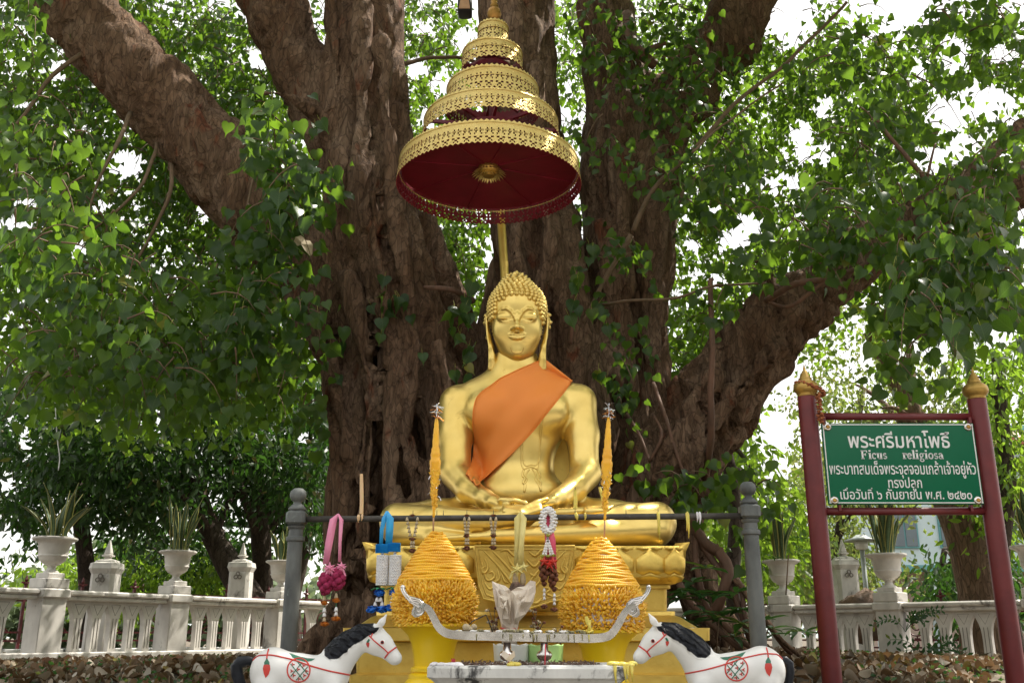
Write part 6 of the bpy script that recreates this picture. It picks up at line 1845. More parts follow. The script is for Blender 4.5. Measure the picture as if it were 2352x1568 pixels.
    def patch(name, outl, m_, off=.0015):
        """a painted patch: polygon fan draped over the surface"""
        c = (sum(p[0] for p in outl) / len(outl), sum(p[1] for p in outl) / len(outl)); rings_ = 4; vs_ = []; ok = True
        for j in range(rings_):
            t = 1 - j / rings_
            for x, y in outl:
                h_ = cast(bv, X(lerp(c[0], x, t)), dyf(lerp(c[1], y, t)), off)
                if h_ is None: h_ = vs_[-1] if vs_ else None
                if h_ is None: return
                vs_.append(h_)
        h_ = cast(bv, X(c[0]), dyf(c[1]), off)
        n = len(outl); vs_.append(h_)
        fs = [(j * n + i, j * n + (i + 1) % n, (j + 1) * n + (i + 1) % n, (j + 1) * n + i) for j in range(rings_ - 1) for i in range(n)] + [((rings_ - 1) * n + i, (rings_ - 1) * n + (i + 1) % n, rings_ * n) for i in range(n)]
        mb = MB(); mb.add(vs_, fs); obj(name, mb, m_, root)
    circ = [(686 + 26 * math.cos(a), 1538 + 27 * math.sin(a)) for a in [k * PI / 10 for k in range(20)]]
    strip('painted_ring', circ + circ[:1], 3.4, M_hred)
    for a_, b_ in (((668, 1524), (698, 1562)), ((679, 1514), (708, 1548)), ((668, 1552), (694, 1520)), ((680, 1561), (707, 1530))): strip('painted_lattice', [a_, b_], 2.4, M_hgreen)
    for cx2, cy2 in ((673, 1525), (697, 1528), (685, 1536), (670, 1540), (699, 1550), (675, 1550), (687, 1558), (704, 1540)):
        for da in (0, 2.1, 4.2):
            strip('painted_flower', [(cx2, cy2), (cx2 + 4.2 * math.cos(da), cy2 + 4.2 * math.sin(da))], 2.6, M_hred)
        strip('painted_flower_eye', [(cx2 - .8, cy2), (cx2 + .8, cy2)], 2.2, M_hblack, .002)
    strip('painted_girth', [(580, 1517), (592, 1506), (606, 1504), (625, 1504), (650, 1509), (675, 1515), (700, 1524), (730, 1533), (765, 1542), (803, 1549)], 3.6, M_hred)
    strip('painted_crupper', [(617, 1490), (614, 1502), (613, 1512)], 3.4, M_hred)
    patch('painted_calyx', [(613, 1510), (619, 1520), (619, 1528), (607, 1528), (607, 1520)], M_hgreen)
    patch('painted_tassel', [(606, 1526), (613, 1525), (620, 1526), (621, 1536), (617, 1548), (610, 1556), (606, 1545), (604, 1534)], M_hred, .0022)
    patch('painted_saddle', [(664, 1499), (674, 1502), (690, 1507.5), (708, 1511.5), (724, 1512), (716, 1517), (700, 1519), (684, 1515), (672, 1509)], M_hgreen)
    strip('painted_bridle', [(848, 1459), (852, 1463), (860, 1471), (872, 1481), (884, 1491), (891, 1498)], 3.2, M_hred)
    strip('painted_noseband', [(884, 1510), (892, 1499), (902, 1491), (911, 1485)], 3.6, M_hred)
    strip('painted_bridle_tip', [(856, 1454), (851, 1464)], 3.0, M_hred)
    patch('painted_strawberry', [(842, 1474), (846, 1473), (849, 1476), (848, 1482), (846, 1487), (842, 1481), (841, 1477)], M_hred)
    strip('painted_strawberry_leaf', [(844, 1474), (848, 1467)], 5, M_hgreen)
    mb = MB(); e = cast(bv, X(878), dyf(1474), .001)
    if e: mb.ball(e, 4.2 * k_, n=12, m=8, sc_=(1, .35, 1)); obj('eye', mb, M_hblack, root)
    if e:
        mb = MB(); mb.tube([e + Vector((3.4 * k_ * math.cos(a), -.35 * 4 * k_, 3.4 * k_ * math.sin(a))) for a in [k * PI / 6 for k in range(12)]], .6 * k_, n=4, close=True); obj('eye_ring', mb, M_hred, root)
    return root
horse(False, 'white glazed horse figure facing right at the left of the trough, black mane and tail')
horse(True, 'white glazed horse figure facing left at the right of the trough, black mane')
mb = MB(); mb.cbox((q_x := at(690, 1600, 4.9).x, 4.9, 1.12), (1.1, .6, .08), .01); o = obj('stone_slab', mb, M_stone, None, False); tag(o, 'low stone slab under the right-facing horse figure', 'slab')
mb = MB(); mb.cbox((at(1690, 1600, 4.9).x, 4.9, 1.12), (1.1, .6, .08), .01); o = obj('stone_slab', mb, M_stone, None, False); tag(o, 'low stone slab under the left-facing horse figure', 'slab')

# ---------------------------------------------------------------- the green sign
SY = 7.4
r = thing('temple_sign', 'green enamel sign with white Thai lettering between two dark red posts with gold caps', 'sign', (at(2070, 1400, SY).x, SY, 1.1))
for xb, yb_, xt, yt in ((1905, 1568, 1853, 912), (2334, 1568, 2243, 918)):
    pt = at(xt, yt, SY + .05); kk = met(1, pt); x = pt.x
    mb = MB(); mb.tube([Vector((x, SY + .05, .9)), Vector((x, SY + .05, pt.z))], 21 * kk, n=20); obj('post', mb, M_sred, r, sharp=50)
    z = pt.z
    mb = MB(); mb.lathe([(19 * kk, z), (21 * kk, z + 2 * kk), (19 * kk, z + 6 * kk), (22 * kk, z + 9 * kk), (27 * kk, z + 15 * kk), (28.5 * kk, z + 22 * kk), (26 * kk, z + 31 * kk), (18 * kk, z + 38 * kk), (14 * kk, z + 40 * kk), (15.5 * kk, z + 44 * kk), (11.5 * kk, z + 46 * kk), (12.5 * kk, z + 50 * kk), (8.5 * kk, z + 52 * kk), (9.5 * kk, z + 56 * kk), (6 * kk, z + 58 * kk), (6.5 * kk, z + 61 * kk), (3.5 * kk, z + 63 * kk), (3 * kk, z + 68 * kk), (.6 * kk, z + 78 * kk)], (x, SY + .05, 0), 24)
    obj('gold_cap', mb, M_capgold, r)
for (xa, ya, xb, yb_), w_ in (((1868, 956, 2242, 957), 8.5), ((1880, 1174, 2272, 1173), 9)):
    p, q2 = at(xa, ya, SY + .05), at(xb, yb_, SY + .05); mb = MB(); mb.tube([p, q2], met(w_, p), n=12); obj('cross_bar', mb, M_sred, r)
BT, BB = at(1884, 972, SY), at(1904, 1158, SY)
BT2, BB2 = at(2234, 976, SY), at(2260, 1160, SY)
xl, xr = (BT.x + BB.x) / 2, (BT2.x + BB2.x) / 2; zt_, zb_ = BT.z, BB.z
mb = MB(); mb.cbox(((xl + xr) / 2, SY, (zt_ + zb_) / 2), (xr - xl, .02, zt_ - zb_), .003)
bo = obj('board', mb, M_sgreen, r, False)
mb = MB(); ins = .012
for c, s in ((((xl + xr) / 2, SY - .0115, zt_ - ins), (xr - xl - ins, .003, .0075)), (((xl + xr) / 2, SY - .0115, zb_ + ins), (xr - xl - ins, .003, .0075)), ((xl + ins, SY - .0115, (zt_ + zb_) / 2), (.0075, .003, zt_ - zb_ - 2 * ins - .008)), ((xr - ins, SY - .0115, (zt_ + zb_) / 2), (.0075, .003, zt_ - zb_ - 2 * ins - .008))): mb.box(c, s)
obj('white_border', mb, M_white, bo, False)
kk = met(1, BT)
for x_, z_ in ((xl + .045, zt_ - .03), (xr - .045, zt_ - .03), (xl + .045, zb_ + .03), (xr - .045, zb_ + .03)):
    mb = MB(); mb.lathe([(9 * kk, 0), (9 * kk, .006), (5.5 * kk, .010), (0, .010)], (x_, SY - .0105, z_), 16, axis=Matrix.Rotation(rad(90), 3, 'X')); wv = obj('washer', mb, M_steel, r)
    mb = MB(); mb.lathe([(5 * kk, 0.01), (4.5 * kk, .016), (0, .017)], (x_, SY - .0105, z_), 10, axis=Matrix.Rotation(rad(90), 3, 'X')); obj('bolt_head', mb, M_goldd, wv)
for (xa, ya) in ((1884, 965), (2218, 966), (1920, 1165), (2222, 1166)):
    p = at(xa + 8, ya, SY + .02); mb = MB(); mb.box(p, (.02, .04, .05)); obj('bracket', mb, M_sred, r, False)
def text_line(txt, x0, x1, ybase, ycap, bold=0.0, name='lettering', capref=None, spacing=1.0, serif=False):
    cu = bpy.data.curves.new('t', 'FONT'); cu.body = txt; cu.size = 1; cu.extrude = .002; cu.offset = bold; cu.resolution_u = 3
    cu.space_character = spacing
    to = bpy.data.objects.new('t', cu); COL.objects.link(to)
    dg = bpy.context.evaluated_depsgraph_get(); me = bpy.data.meshes.new_from_object(to.evaluated_get(dg))
    bpy.data.objects.remove(to)
    n = len(me.vertices); co = np.empty(n * 3); me.vertices.foreach_get('co', co); co = co.reshape(-1, 3)
    if n == 0: print('NO TEXT', txt); return
    a, b_ = at(x0, ybase, SY), at(x1, ybase, SY); c = at(x0, ycap, SY)
    sx = (b_.x - a.x) / (co[:, 0].max() - co[:, 0].min()); sz = (c.z - a.z) / capref
    V2 = np.stack([a.x + (co[:, 0] - co[:, 0].min()) * sx, SY - .0118 - co[:, 2] * .6, a.z + co[:, 1] * sz], 1)
    me.vertices.foreach_set('co', (V2 - np.array(world_off(bo))).ravel()); me.materials.clear(); me.materials.append(M_white); me.update()
    o = bpy.data.objects.new(name, me); COL.objects.link(o); o.parent = bo
    return o
def glyph_h(ch_):
    cu = bpy.data.curves.new('t', 'FONT'); cu.body = ch_; cu.size = 1
    to = bpy.data.objects.new('t', cu); COL.objects.link(to); h = to.dimensions.y
    bpy.context.view_layer.update(); h = to.bound_box[1][1]
    ys_ = [b[1] for b in to.bound_box]; bpy.data.objects.remove(to)
    return max(ys_)
CT = glyph_h('ก')
print('thai glyph height', CT)
text_line('พระศรีมหาโพธิ์', 1948, 2182, 1028, 1002, .010, capref=CT)
text_line('พระบาทสมเด็จพระจุลจอมเกล้าเจ้าอยู่หัว', 1905, 2241, 1089, 1069, .006, capref=CT)
text_line('ทรงปลูก', 2040, 2117, 1120, 1102, .006, capref=CT)
text_line('เมื่อวันที่ ๖ กันยายน พ.ศ. ๒๔๒๐', 1930, 2232, 1146, 1129, .006, capref=CT)
# roman letters with serifs, as strokes: (x,y) in units of x-height
def serif_line(words, ybase, xh_px):
    a0 = at(words[0][1], ybase, SY); u = met(xh_px, a0)
    mb = MB()
    def st(px_, pts, w_):
        o = at(px_, ybase, SY)
        L_ = [Vector((o.x + x * u, SY - .0125, o.z + z * u)) for x, z in pts]
        mb.ribbon(L_, w_ * u, side=Vector((0, 1, 0)).cross((L_[-1] - L_[0]).normalized() if (L_[-1] - L_[0]).length > 1e-6 else Vector((1, 0, 0))), t=.003) if False else None
        for p, q2 in zip(L_, L_[1:]):
            d_ = (q2 - p); l = d_.length; a_ = math.atan2(d_.z, d_.x); mb.box((p + q2) / 2, (l + w_ * u * .25, .003, w_ * u), M=Matrix.Rotation(-a_, 3, 'Y'))
    B_, T_, S_ = .30, .14, .13
    def arc(cx, cz, rx, rz, a0_, a1_, n=8): return [(cx + rx * math.cos(rad(a0_ + (a1_ - a0_) * i / n)), cz + rz * math.sin(rad(a0_ + (a1_ - a0_) * i / n))) for i in range(n + 1)]
    G = {
        'F': (1.35, [([(.3, 0), (.3, 1.45)], B_), ([(.05, .05), (.6, .05)], S_), ([(.05, 1.4), (1.15, 1.4)], S_), ([(1.12, 1.4), (1.12, 1.08)], S_), ([(.3, .75), (.85, .75)], S_), ([(.85, .95), (.85, .55)], S_)]),
        'i': (.62, [([(.3, 0), (.3, 1)], B_), ([(.05, .05), (.55, .05)], S_), ([(.05, .95), (.3, .95)], S_), ([(.18, 1.38), (.44, 1.38)], .26)]),
        'l': (.62, [([(.3, 0), (.3, 1.5)], B_), ([(.05, .05), (.55, .05)], S_), ([(.05, 1.45), (.3, 1.45)], S_)]),
        'c': (.92, [(arc(.48, .5, .34, .44, 60, 300), .22), ([(.66, .84), (.8, .74)], .22)]),
        'u': (1.1, [([(.25, .22), (.25, 1)], B_), ([(.05, .95), (.3, .95)], S_), (arc(.48, .25, .24, .2, 190, 320), .16), ([(.8, 0), (.8, 1)], B_), ([(.6, .95), (.82, .95)], S_), ([(.8, .05), (1.02, .05)], S_)]),
        's': (.82, [(arc(.42, .72, .24, .2, 30, 250, 6), .19), (arc(.42, .28, .26, .22, 70, -150, 6), .19)]),
        'r': (.82, [([(.3, 0), (.3, 1)], B_), ([(.05, .05), (.6, .05)], S_), ([(.05, .95), (.3, .95)], S_), (arc(.58, .66, .26, .26, 150, 50, 4), .18), ([(.62, .8), (.78, .76)], .26)]),
        'e': (.92, [(arc(.47, .5, .34, .44, 8, 315), .2), ([(.2, .55), (.8, .55)], .12)]),
        'g': (1.0, [(arc(.45, .64, .27, .3, 0, 360), .17), (arc(.48, -.22, .34, .22, 0, 360), .14), ([(.3, .3), (.25, .12), (.6, .0)], .14), ([(.62, .88), (.92, .92)], .14)]),
        'o': (1.0, [(arc(.5, .5, .34, .44, 0, 360, 12), .21)]),
        'a': (1.0, [(arc(.42, .7, .26, .24, 160, 10, 5), .17), ([(.68, .7), (.68, .1)], B_), ([(.68, .08), (.9, .06)], .14), (arc(.42, .3, .24, .24, 80, 330, 7), .2)]),
        ' ': (.5, [])}
    for w_, x0, x1 in words:
        tot = sum(G[ch][0] for ch in w_); px_ = x0; s_ = (x1 - x0) / (tot * xh_px)
        for ch in w_:
            adv, strokes = G[ch]
            for pts, ww in strokes: st(px_, [(x * s_, z) for x, z in pts], ww)
            px_ += adv * xh_px * s_
    obj('lettering', mb, M_white, bo, False)
serif_line([('Ficus', 1977, 2037), ('religiosa', 2072, 2167)], 1054, 13.5)
# dried garland looped round the left cap
c = at(1858, 893, SY + .05); kk = met(1, c)
r = thing('orange_dried_garland', 'dried orange flower garland looped over the gold cap of the left sign post', 'garland', c)
rr_ = random.Random(8)
mb = MB()
for j in range(60):
    t = j / 60; a = t * 2 * PI
    p = c + Vector(((29 * math.cos(a) + 2) * kk, 29 * math.sin(a) * kk, (-14 * math.cos(a) + 0) * kk))
    for q_ in range(4): mb.ball(p + Vector([rr_.uniform(-3.5, 3.5) * kk for _ in range(3)]), 2.8 * kk, n=5, m=4, sc_=(1.4, 1, .8))
for j in range(40):
    p = at(lerp(1879, 1886, j / 40) + 4 * math.sin(j), lerp(905, 972, j / 40), SY - .06 - .02 * math.sin(j))
    for q_ in range(3): mb.ball(p + Vector([rr_.uniform(-3.2, 3.2) * kk for _ in range(3)]), 2.6 * kk, n=5, m=4, sc_=(1.4, 1, .8))
obj('dried_blossoms', mb, M_cdry if 'M_cdry' in globals() else pm('dried_orange_blossom', (0.40, 0.13, 0.04), (0.24, 0.07, 0.03), 50, .8, bstr=1, bscale=200), r, kind='stuff')
# ---------------------------------------------------------------- the great bodhi tree
troot = thing('bodhi_tree', 'huge old bodhi tree with fused furrowed trunks and spreading limbs behind the golden statue', 'tree', (0.6, 10.6, 1.2))
TR = Field((-6.6, 8.3, 0.9), (6.9, 12.9, 9.9), 0.055)
def ch(pts, k=0.16): TR.chain([Q(*p_) if True else p_ for p_ in [(a, b_, Y, r_) for a, b_, r_, Y in pts]], k)
# left pair of stems
ch([(845, 1640, 150, 10.6), (860, 1450, 112, 10.5), (872, 1250, 92, 10.4), (865, 1050, 88, 10.3), (838, 880, 84, 10.2), (822, 720, 74, 10.1), (808, 560, 60, 10.0), (800, 400, 58, 10.0), (800, 250, 62, 10.0), (812, 100, 66, 10.1), (812, -120, 66, 10.2)], .05)
ch([(985, 1500, 100, 10.5), (985, 1150, 88, 10.3), (975, 950, 82, 10.1), (950, 780, 78, 10.0), (915, 620, 76, 10.0), (895, 470, 66, 10.0), (880, 330, 66, 10.0), (868, 150, 62, 10.1), (862, -120, 60, 10.2)], .04)
ch([(930, 900, 60, 9.75), (900, 700, 54, 9.7), (858, 560, 50, 9.75), (850, 400, 50, 9.8)], .05)
ch([(800, 1300, 58, 9.9), (815, 1050, 56, 9.85), (790, 900, 46, 9.9)], .04)
ch([(1010, 1250, 52, 9.8), (1010, 950, 54, 9.75), (990, 820, 40, 9.8)], .035)
# limb to the upper left
ch([(850, 900, 66, 10.2), (760, 700, 84, 10.2), (690, 590, 84, 10.1), (600, 490, 92, 10.0), (480, 350, 92, 9.9), (330, 190, 88, 9.7), (180, 30, 80, 9.5), (40, -120, 76, 9.3)], .16)
# second limb going up
ch([(800, 420, 56, 10.3), (745, 270, 62, 10.4), (690, 160, 62, 10.4), (640, 50, 72, 10.4), (590, -80, 78, 10.4)], .14)
# centre stem
ch([(1140, 1450, 150, 10.9), (1190, 1150, 120, 10.9), (1225, 900, 112, 10.9), (1235, 700, 98, 10.9), (1225, 520, 92, 10.9), (1205, 350, 86, 10.9), (1190, 150, 86, 11.0), (1182, -120, 90, 11.0)], .12)
ch([(1350, 1000, 70, 10.6), (1330, 850, 55, 10.6), (1300, 650, 50, 10.6), (1290, 520, 38, 10.7)], .10)
# right stem and fork
ch([(1450, 1300, 120, 11.3), (1455, 1000, 84, 11.3), (1450, 800, 78, 11.3), (1445, 600, 98, 11.3), (1450, 420, 112, 11.3), (1455, 300, 108, 11.3), (1400, 150, 64, 11.3), (1378, -120, 60, 11.3)], .16)
ch([(1470, 330, 90, 11.3), (1580, 210, 68, 11.2), (1665, 100, 68, 11.2), (1740, -60, 72, 11.1)], .14)
# big right limb
ch([(1480, 1250, 110, 10.5), (1550, 1060, 104, 10.4), (1640, 930, 98, 10.3), (1730, 800, 88, 10.1), (1830, 700, 74, 10.0), (1930, 615, 68, 9.9), (2060, 535, 60, 9.8), (2200, 475, 52, 9.7), (2352, 425, 47, 9.6), (2480, 390, 45, 9.5)], .16)
ch([(2380, 265, 15, 9.5), (2310, 320, 19, 9.6), (2250, 385, 21, 9.7), (2190, 450, 24, 9.7)], .08)
# stump and burr on the limb
ch([(1745, 598, 9, 9.7), (1758, 630, 14, 9.7), (1770, 680, 26, 9.8)], .06)
ch([(600, 212, 5, 9.4), (650, 216, 12, 9.5), (715, 250, 24, 9.7), (760, 300, 26, 9.8)], .05)
# cords of fused stems standing proud of the trunk
def cord(pts, r_, Y, k=.022):
    n_ = len(pts)
    TR.chain([Q(x + 3 * math.sin(y * .05), y, Y + .03 * math.sin(y * .021 + x), r_ * (.75 + .35 * abs(math.sin(y * .017 + x)))) for x, y in [(p.x, p.y) for p in smoothpath([(x, y, 0) for x, y in pts], 3)]], k)
cord([(785, 1320), (800, 1150), (778, 950), (755, 800), (700, 680)], 24, 9.72)
cord([(850, 1480), (842, 1280), (838, 1080), (852, 940), (838, 800), (800, 640)], 22, 9.52)
cord([(905, 1450), (908, 1220), (892, 1060), (906, 900), (882, 760), (866, 600), (850, 440)], 22, 9.44)
cord([(955, 1350), (958, 1120), (936, 960), (952, 800), (930, 650), (905, 500), (890, 300), (880, 100)], 20, 9.46)
cord([(1003, 1280), (996, 1080), (1020, 950), (1002, 790)], 22, 9.42)
cord([(1048, 1250), (1044, 1020), (1036, 860)], 20, 9.62)
cord([(800, 620), (775, 450), (780, 300), (775, 120), (770, -60)], 18, 9.72)
cord([(835, 560), (826, 400), (838, 250), (830, 60), (835, -60)], 18, 9.58)
cord([(1250, 860), (1238, 700), (1262, 550), (1240, 380), (1230, 150)], 22, 10.22)
cord([(1305, 900), (1300, 760), (1275, 600), (1265, 430)], 22, 10.34)
cord([(1190, 640), (1180, 500), (1165, 330), (1150, 150)], 20, 10.3)
cord([(1372, 1180), (1362, 1010), (1384, 850), (1395, 700), (1385, 520)], 26, 10.72)
cord([(1440, 900), (1432, 720), (1425, 520), (1420, 330)], 24, 10.66)
cord([(1500, 820), (1502, 620), (1520, 420), (1530, 300)], 24, 10.74)
cord([(1530, 1180), (1600, 1030), (1690, 900), (1790, 790)], 26, 9.6)
cord([(1500, 1150), (1560, 1000), (1650, 850)], 24, 9.62)
# the dark stem in the gap beside the statue's shoulder
ch([(1085, 1450, 80, 11.3), (1082, 1150, 66, 11.3), (1075, 950, 56, 11.3), (1062, 820, 46, 11.3), (1045, 720, 40, 11.2), (1015, 620, 40, 11.0), (960, 520, 40, 10.8)], .06)
ch([(1130, 1000, 60, 11.3), (1110, 860, 40, 11.3), (1130, 740, 30, 11.3), (1160, 620, 40, 11.3)], .06)
# base and buttresses
ch([(1000, 1600, 150, 10.6), (1250, 1600, 170, 10.8), (1500, 1560, 110, 10.8), (1600, 1560, 60, 10.7)], .25)
ch([(1520, 1180, 70, 10.5), (1580, 1300, 60, 10.5), (1640, 1430, 46, 10.4), (1720, 1560, 34, 10.2)], .12)
ch([(860, 1350, 60, 10.3), (790, 1430, 50, 10.2), (720, 1510, 44, 10.1), (660, 1580, 40, 9.9)], .12)
V, Fq = TR.surf(); V = relax(V, Fq, 1, .5)
Nn = normals(V, Fq)
disp = np.empty(len(V))
for i, v in enumerate(V.tolist()):
    a = noise.fractal(Vector((v[0] * 3.2, v[1] * 3.2, v[2] * 0.75)), 0.9, 2.2, 3)
    b_ = abs(noise.noise(Vector((v[0] * 5.5 + 3, v[1] * 5.5, v[2] * 0.9 + v[0] * .6))))
    w_ = 0.45 + 0.55 * min(1, max(0, (5.2 - v[2]) / 2.5))
    c_ = abs(noise.noise(Vector((v[0] * 2.4 + 9 + .5 * math.sin(v[2] * 1.3), v[1] * 2.4, v[2] * 0.45 + 3))))
    disp[i] = 0.075 * a - 0.10 * max(0, .15 - b_) / .15 * w_ - 0.16 * max(0, .09 - c_) / .09 * w_
V = V + Nn * disp[:, None]
BV_tree = bvh_of(V, Fq)
npobj('trunk', V, Fq, M_bark, troot)
print('trunk faces', len(Fq))

def limb(name, pts, r0, r1, mat=M_bark, root=troot, n=8, sub=4):
    L_ = smoothpath([at(*p_) for p_ in pts], sub)
    m_ = len(L_)
    for i in range(1, m_ - 1): L_[i] = L_[i] + Vector((noise.noise(L_[i] * 2) * .03, 0, noise.noise(L_[i] * 2 + Vector((5, 0, 0))) * .03))
    rr_ = [met(lerp(r0, r1, i / (m_ - 1)), L_[i]) for i in range(m_)]
    mb = MB(); mb.tube(L_, rr_, n=n); obj(name, mb, mat, root); return L_
limb('branch', [(1455, 530, 9.8), (1500, 440, 9.7), (1590, 345, 9.6), (1690, 240, 9.6), (1790, 160, 9.6), (1880, 70, 9.6), (1945, 5, 9.5)], 6, 3.5, M_twig)
limb('branch', [(1590, 350, 9.1), (1640, 300, 9.4), (1700, 260, 9.4), (1800, 190, 9.4)], 3, 2, M_twig)
limb('branch', [(1340, 740, 9.9), (1390, 640, 9.9), (1450, 540, 9.8)], 4, 7, M_twig)
limb('aerial_root', [(1620, 1100, 9.9), (1632, 1000, 9.4), (1634, 850, 9.2), (1631, 660, 9.2), (1636, 640, 9.2)], 9, 5, M_root)
limb('branch', [(2135, 510, 9.2), (2128, 420, 9.1), (2090, 370, 9.0), (2040, 310, 9.0), (2000, 250, 9.0)], 7, 4, M_root)
limb('branch', [(2128, 420, 9.1), (2140, 370, 9.0), (2150, 330, 9.0)], 4, 2, M_root)
limb('branch', [(1760, 690, 9.5), (1830, 650, 9.1), (1900, 640, 9.0), (2010, 600, 8.9), (2110, 560, 8.8)], 8, 7, M_root)
limb('branch', [(1900, 640, 9.0), (1820, 700, 9.2), (1760, 690, 9.5)], 5, 4, M_root)
limb('branch', [(1380, 700, 10), (1450, 690, 9.5), (1560, 680, 9.2), (1640, 655, 9.1), (1760, 650, 9.1)], 4, 2.5, M_twig)
limb('branch', [(1440, 35, 10.8), (1445, 80, 10.6), (1470, 120, 10.5), (1505, 150, 10.6)], 14, 12, M_root)
limb('branch', [(1470, 125, 10.5), (1500, 112, 10.4), (1530, 100, 10.4)], 9, 5, M_root)
limb('branch', [(975, 660, 9.4), (1010, 662, 9.3), (1050, 672, 9.5), (1085, 690, 10.0)], 5, 8, M_root)
limb('branch', [(1312, 790, 10.0), (1316, 740, 9.9), (1312, 700, 9.9)], 4, 5, M_root)
for pts, r0, r1 in (([(300, 260, 9.5), (270, 330, 9.0), (225, 420, 8.8), (200, 520, 8.7)], 6, 2), ([(360, 330, 9.6), (330, 420, 9.2), (250, 500, 9.0), (180, 560, 9)], 5, 2),
                    ([(200, 120, 9.4), (120, 170, 9.2), (60, 260, 9.0), (0, 330, 9.0)], 6, 3), ([(390, 360, 9.8), (395, 420, 9.4), (370, 500, 9.4), (300, 620, 9.3), (260, 720, 9.2)], 6, 2),
                    ([(600, 400, 9.1), (580, 420, 9.0), (560, 520, 8.9), (540, 640, 8.8)], 4, 2), ([(920, 150, 10.2), (980, 135, 10.4), (1050, 130, 10.8), (1110, 150, 11)], 5, 4),
                    ([(700, 440, 9.3), (650, 480, 9.0), (600, 560, 8.9), (560, 660, 8.8)], 3.5, 2), ([(2352, 620, 9.0), (2200, 600, 9), (2100, 640, 9.1), (2000, 700, 9.2)], 5, 2)):
    limb('branch', pts, r0, r1, M_twig, n=6)
# ropes of root at the right foot of the tree
rr_ = random.Random(12)
for pts, r0, r1 in (([(1560, 1040, 9.8), (1575, 1100, 9.6), (1590, 1200, 9.4), (1640, 1290, 9.3), (1690, 1380, 9.2), (1730, 1480, 9.2)], 9, 8),
                    ([(1575, 1180, 9.4), (1620, 1240, 9.3), (1650, 1262, 9.3)], 9, 15), ([(1650, 1262, 9.3), (1670, 1300, 9.2), (1655, 1370, 9.2), (1640, 1420, 9.3)], 13, 12),
                    ([(1655, 1290, 9.3), (1700, 1350, 9.2), (1760, 1420, 9.2), (1820, 1500, 9.2)], 10, 7), ([(1600, 1230, 9.35), (1600, 1300, 9.3), (1618, 1380, 9.3), (1650, 1470, 9.3)], 8, 6),
                    ([(1500, 880, 9.9), (1530, 960, 9.6), (1555, 1040, 9.5), (1580, 1110, 9.5)], 5, 4), ([(1490, 1060, 9.6), (1520, 1000, 9.5), (1500, 950, 9.7)], 4, 3),
                    ([(1680, 1330, 9.2), (1740, 1400, 9.1), (1800, 1470, 9.1), (1860, 1520, 9.1)], 6, 5), ([(1560, 1340, 9.4), (1600, 1400, 9.3), (1660, 1460, 9.2), (1740, 1520, 9.1)], 9, 6),
                    ([(1440, 950, 9.9), (1470, 1010, 9.7), (1500, 1080, 9.6), (1560, 1150, 9.5)], 4, 3), ([(1700, 1350, 9.2), (1720, 1440, 9.1), (1770, 1510, 9.1)], 6, 5),
                    ([(1630, 1400, 9.3), (1700, 1470, 9.1), (1800, 1530, 9.0), (1900, 1556, 9.0)], 8, 5)):
    limb('root', pts, r0, r1, M_root if rr_.random() < .7 else M_bark, n=8)

# ---------------------------------------------------------------- leaves
def T_(half, mid, fold=.30, droop=.20):
    """heart-shaped leaf: half outline on the right side, mid rib points; y runs to the tip at -1.15"""
    V_ = [(0, y, -droop * y * y) for y in mid] + [(x, y, fold * x - droop * y * y) for x, y in half] + [(-x, y, fold * x - droop * y * y) for x, y in half]
    return V_
half = [(.20, .10), (.43, .02), (.53, -.20), (.46, -.44), (.30, -.64), (.13, -.80), (.045, -.93)]
mid = [0, -.12, -.30, -.50, -.68, -.84, -1.2]
LV = np.array(T_(half, mid), float)
LF = []
m_, h_ = len(mid), len(half)
for s in (0, 1):
    o = m_ + s * h_
    f = [(0, o + 0, o + 1), (0, o + 1, 1), (1, o + 1, o + 2), (1, o + 2, 2), (2, o + 2, o + 3), (2, o + 3, 3), (3, o + 3, o + 4), (3, o + 4, 4), (4, o + 4, o + 5), (4, o + 5, 5), (5, o + 5, o + 6), (5, o + 6, 6)]
    LF += f if s == 0 else [(a, c_, b_) for a, b_, c_ in f]
LF = np.array(LF)[:, ::-1]
# light version
half2 = [(.42, .06), (.52, -.22), (.30, -.64)]; mid2 = [0, -.35, -1.15]
LV2 = np.array(T_(half2, mid2), float); LF2 = np.array([(0, 4, 3), (0, 1, 4), (1, 5, 4), (1, 2, 5), (0, 6, 7), (0, 7, 1), (1, 7, 8), (1, 8, 2)])
# narrow leaf for the other trees
LV3 = np.array([(0, 0, 0), (.17, -.3, .04), (.15, -.65, .0), (0, -1.0, -.08), (-.15, -.65, .0), (-.17, -.3, .04), (0, -.5, -.02)], float); LF3 = np.array([(0, 6, 1), (1, 6, 2), (2, 6, 3), (3, 6, 4), (4, 6, 5), (5, 6, 0)])
LV4 = np.array([(0, 0, 0), (.30, -.5, .05), (0, -1.0, -.06), (-.30, -.5, .05)], float); LF4 = np.array([(0, 2, 1), (0, 3, 2)])

def rotm(down, yaw, roll):
    """leaf frames: -y axis of the leaf along 'down' (n,3)"""
    d_ = down / np.linalg.norm(down, axis=1)[:, None]
    y = -d_
    ref = np.stack([np.cos(yaw), np.sin(yaw), roll], 1)
    x = np.cross(y, ref); x /= np.maximum(np.linalg.norm(x, axis=1), 1e-6)[:, None]
    z = np.cross(x, y)
    return np.stack([x, y, z], 2)          # columns
def leaves_mesh(P, R, S, LV_, LF_):
    n = len(P)
    V_ = np.einsum('nij,kj->nki', R, LV_) * S[:, None, None] + P[:, None, :]
    F_ = LF_[None] + (np.arange(n) * len(LV_))[:, None, None]
    return V_.reshape(-1, 3), F_.reshape(-1, LF_.shape[1])

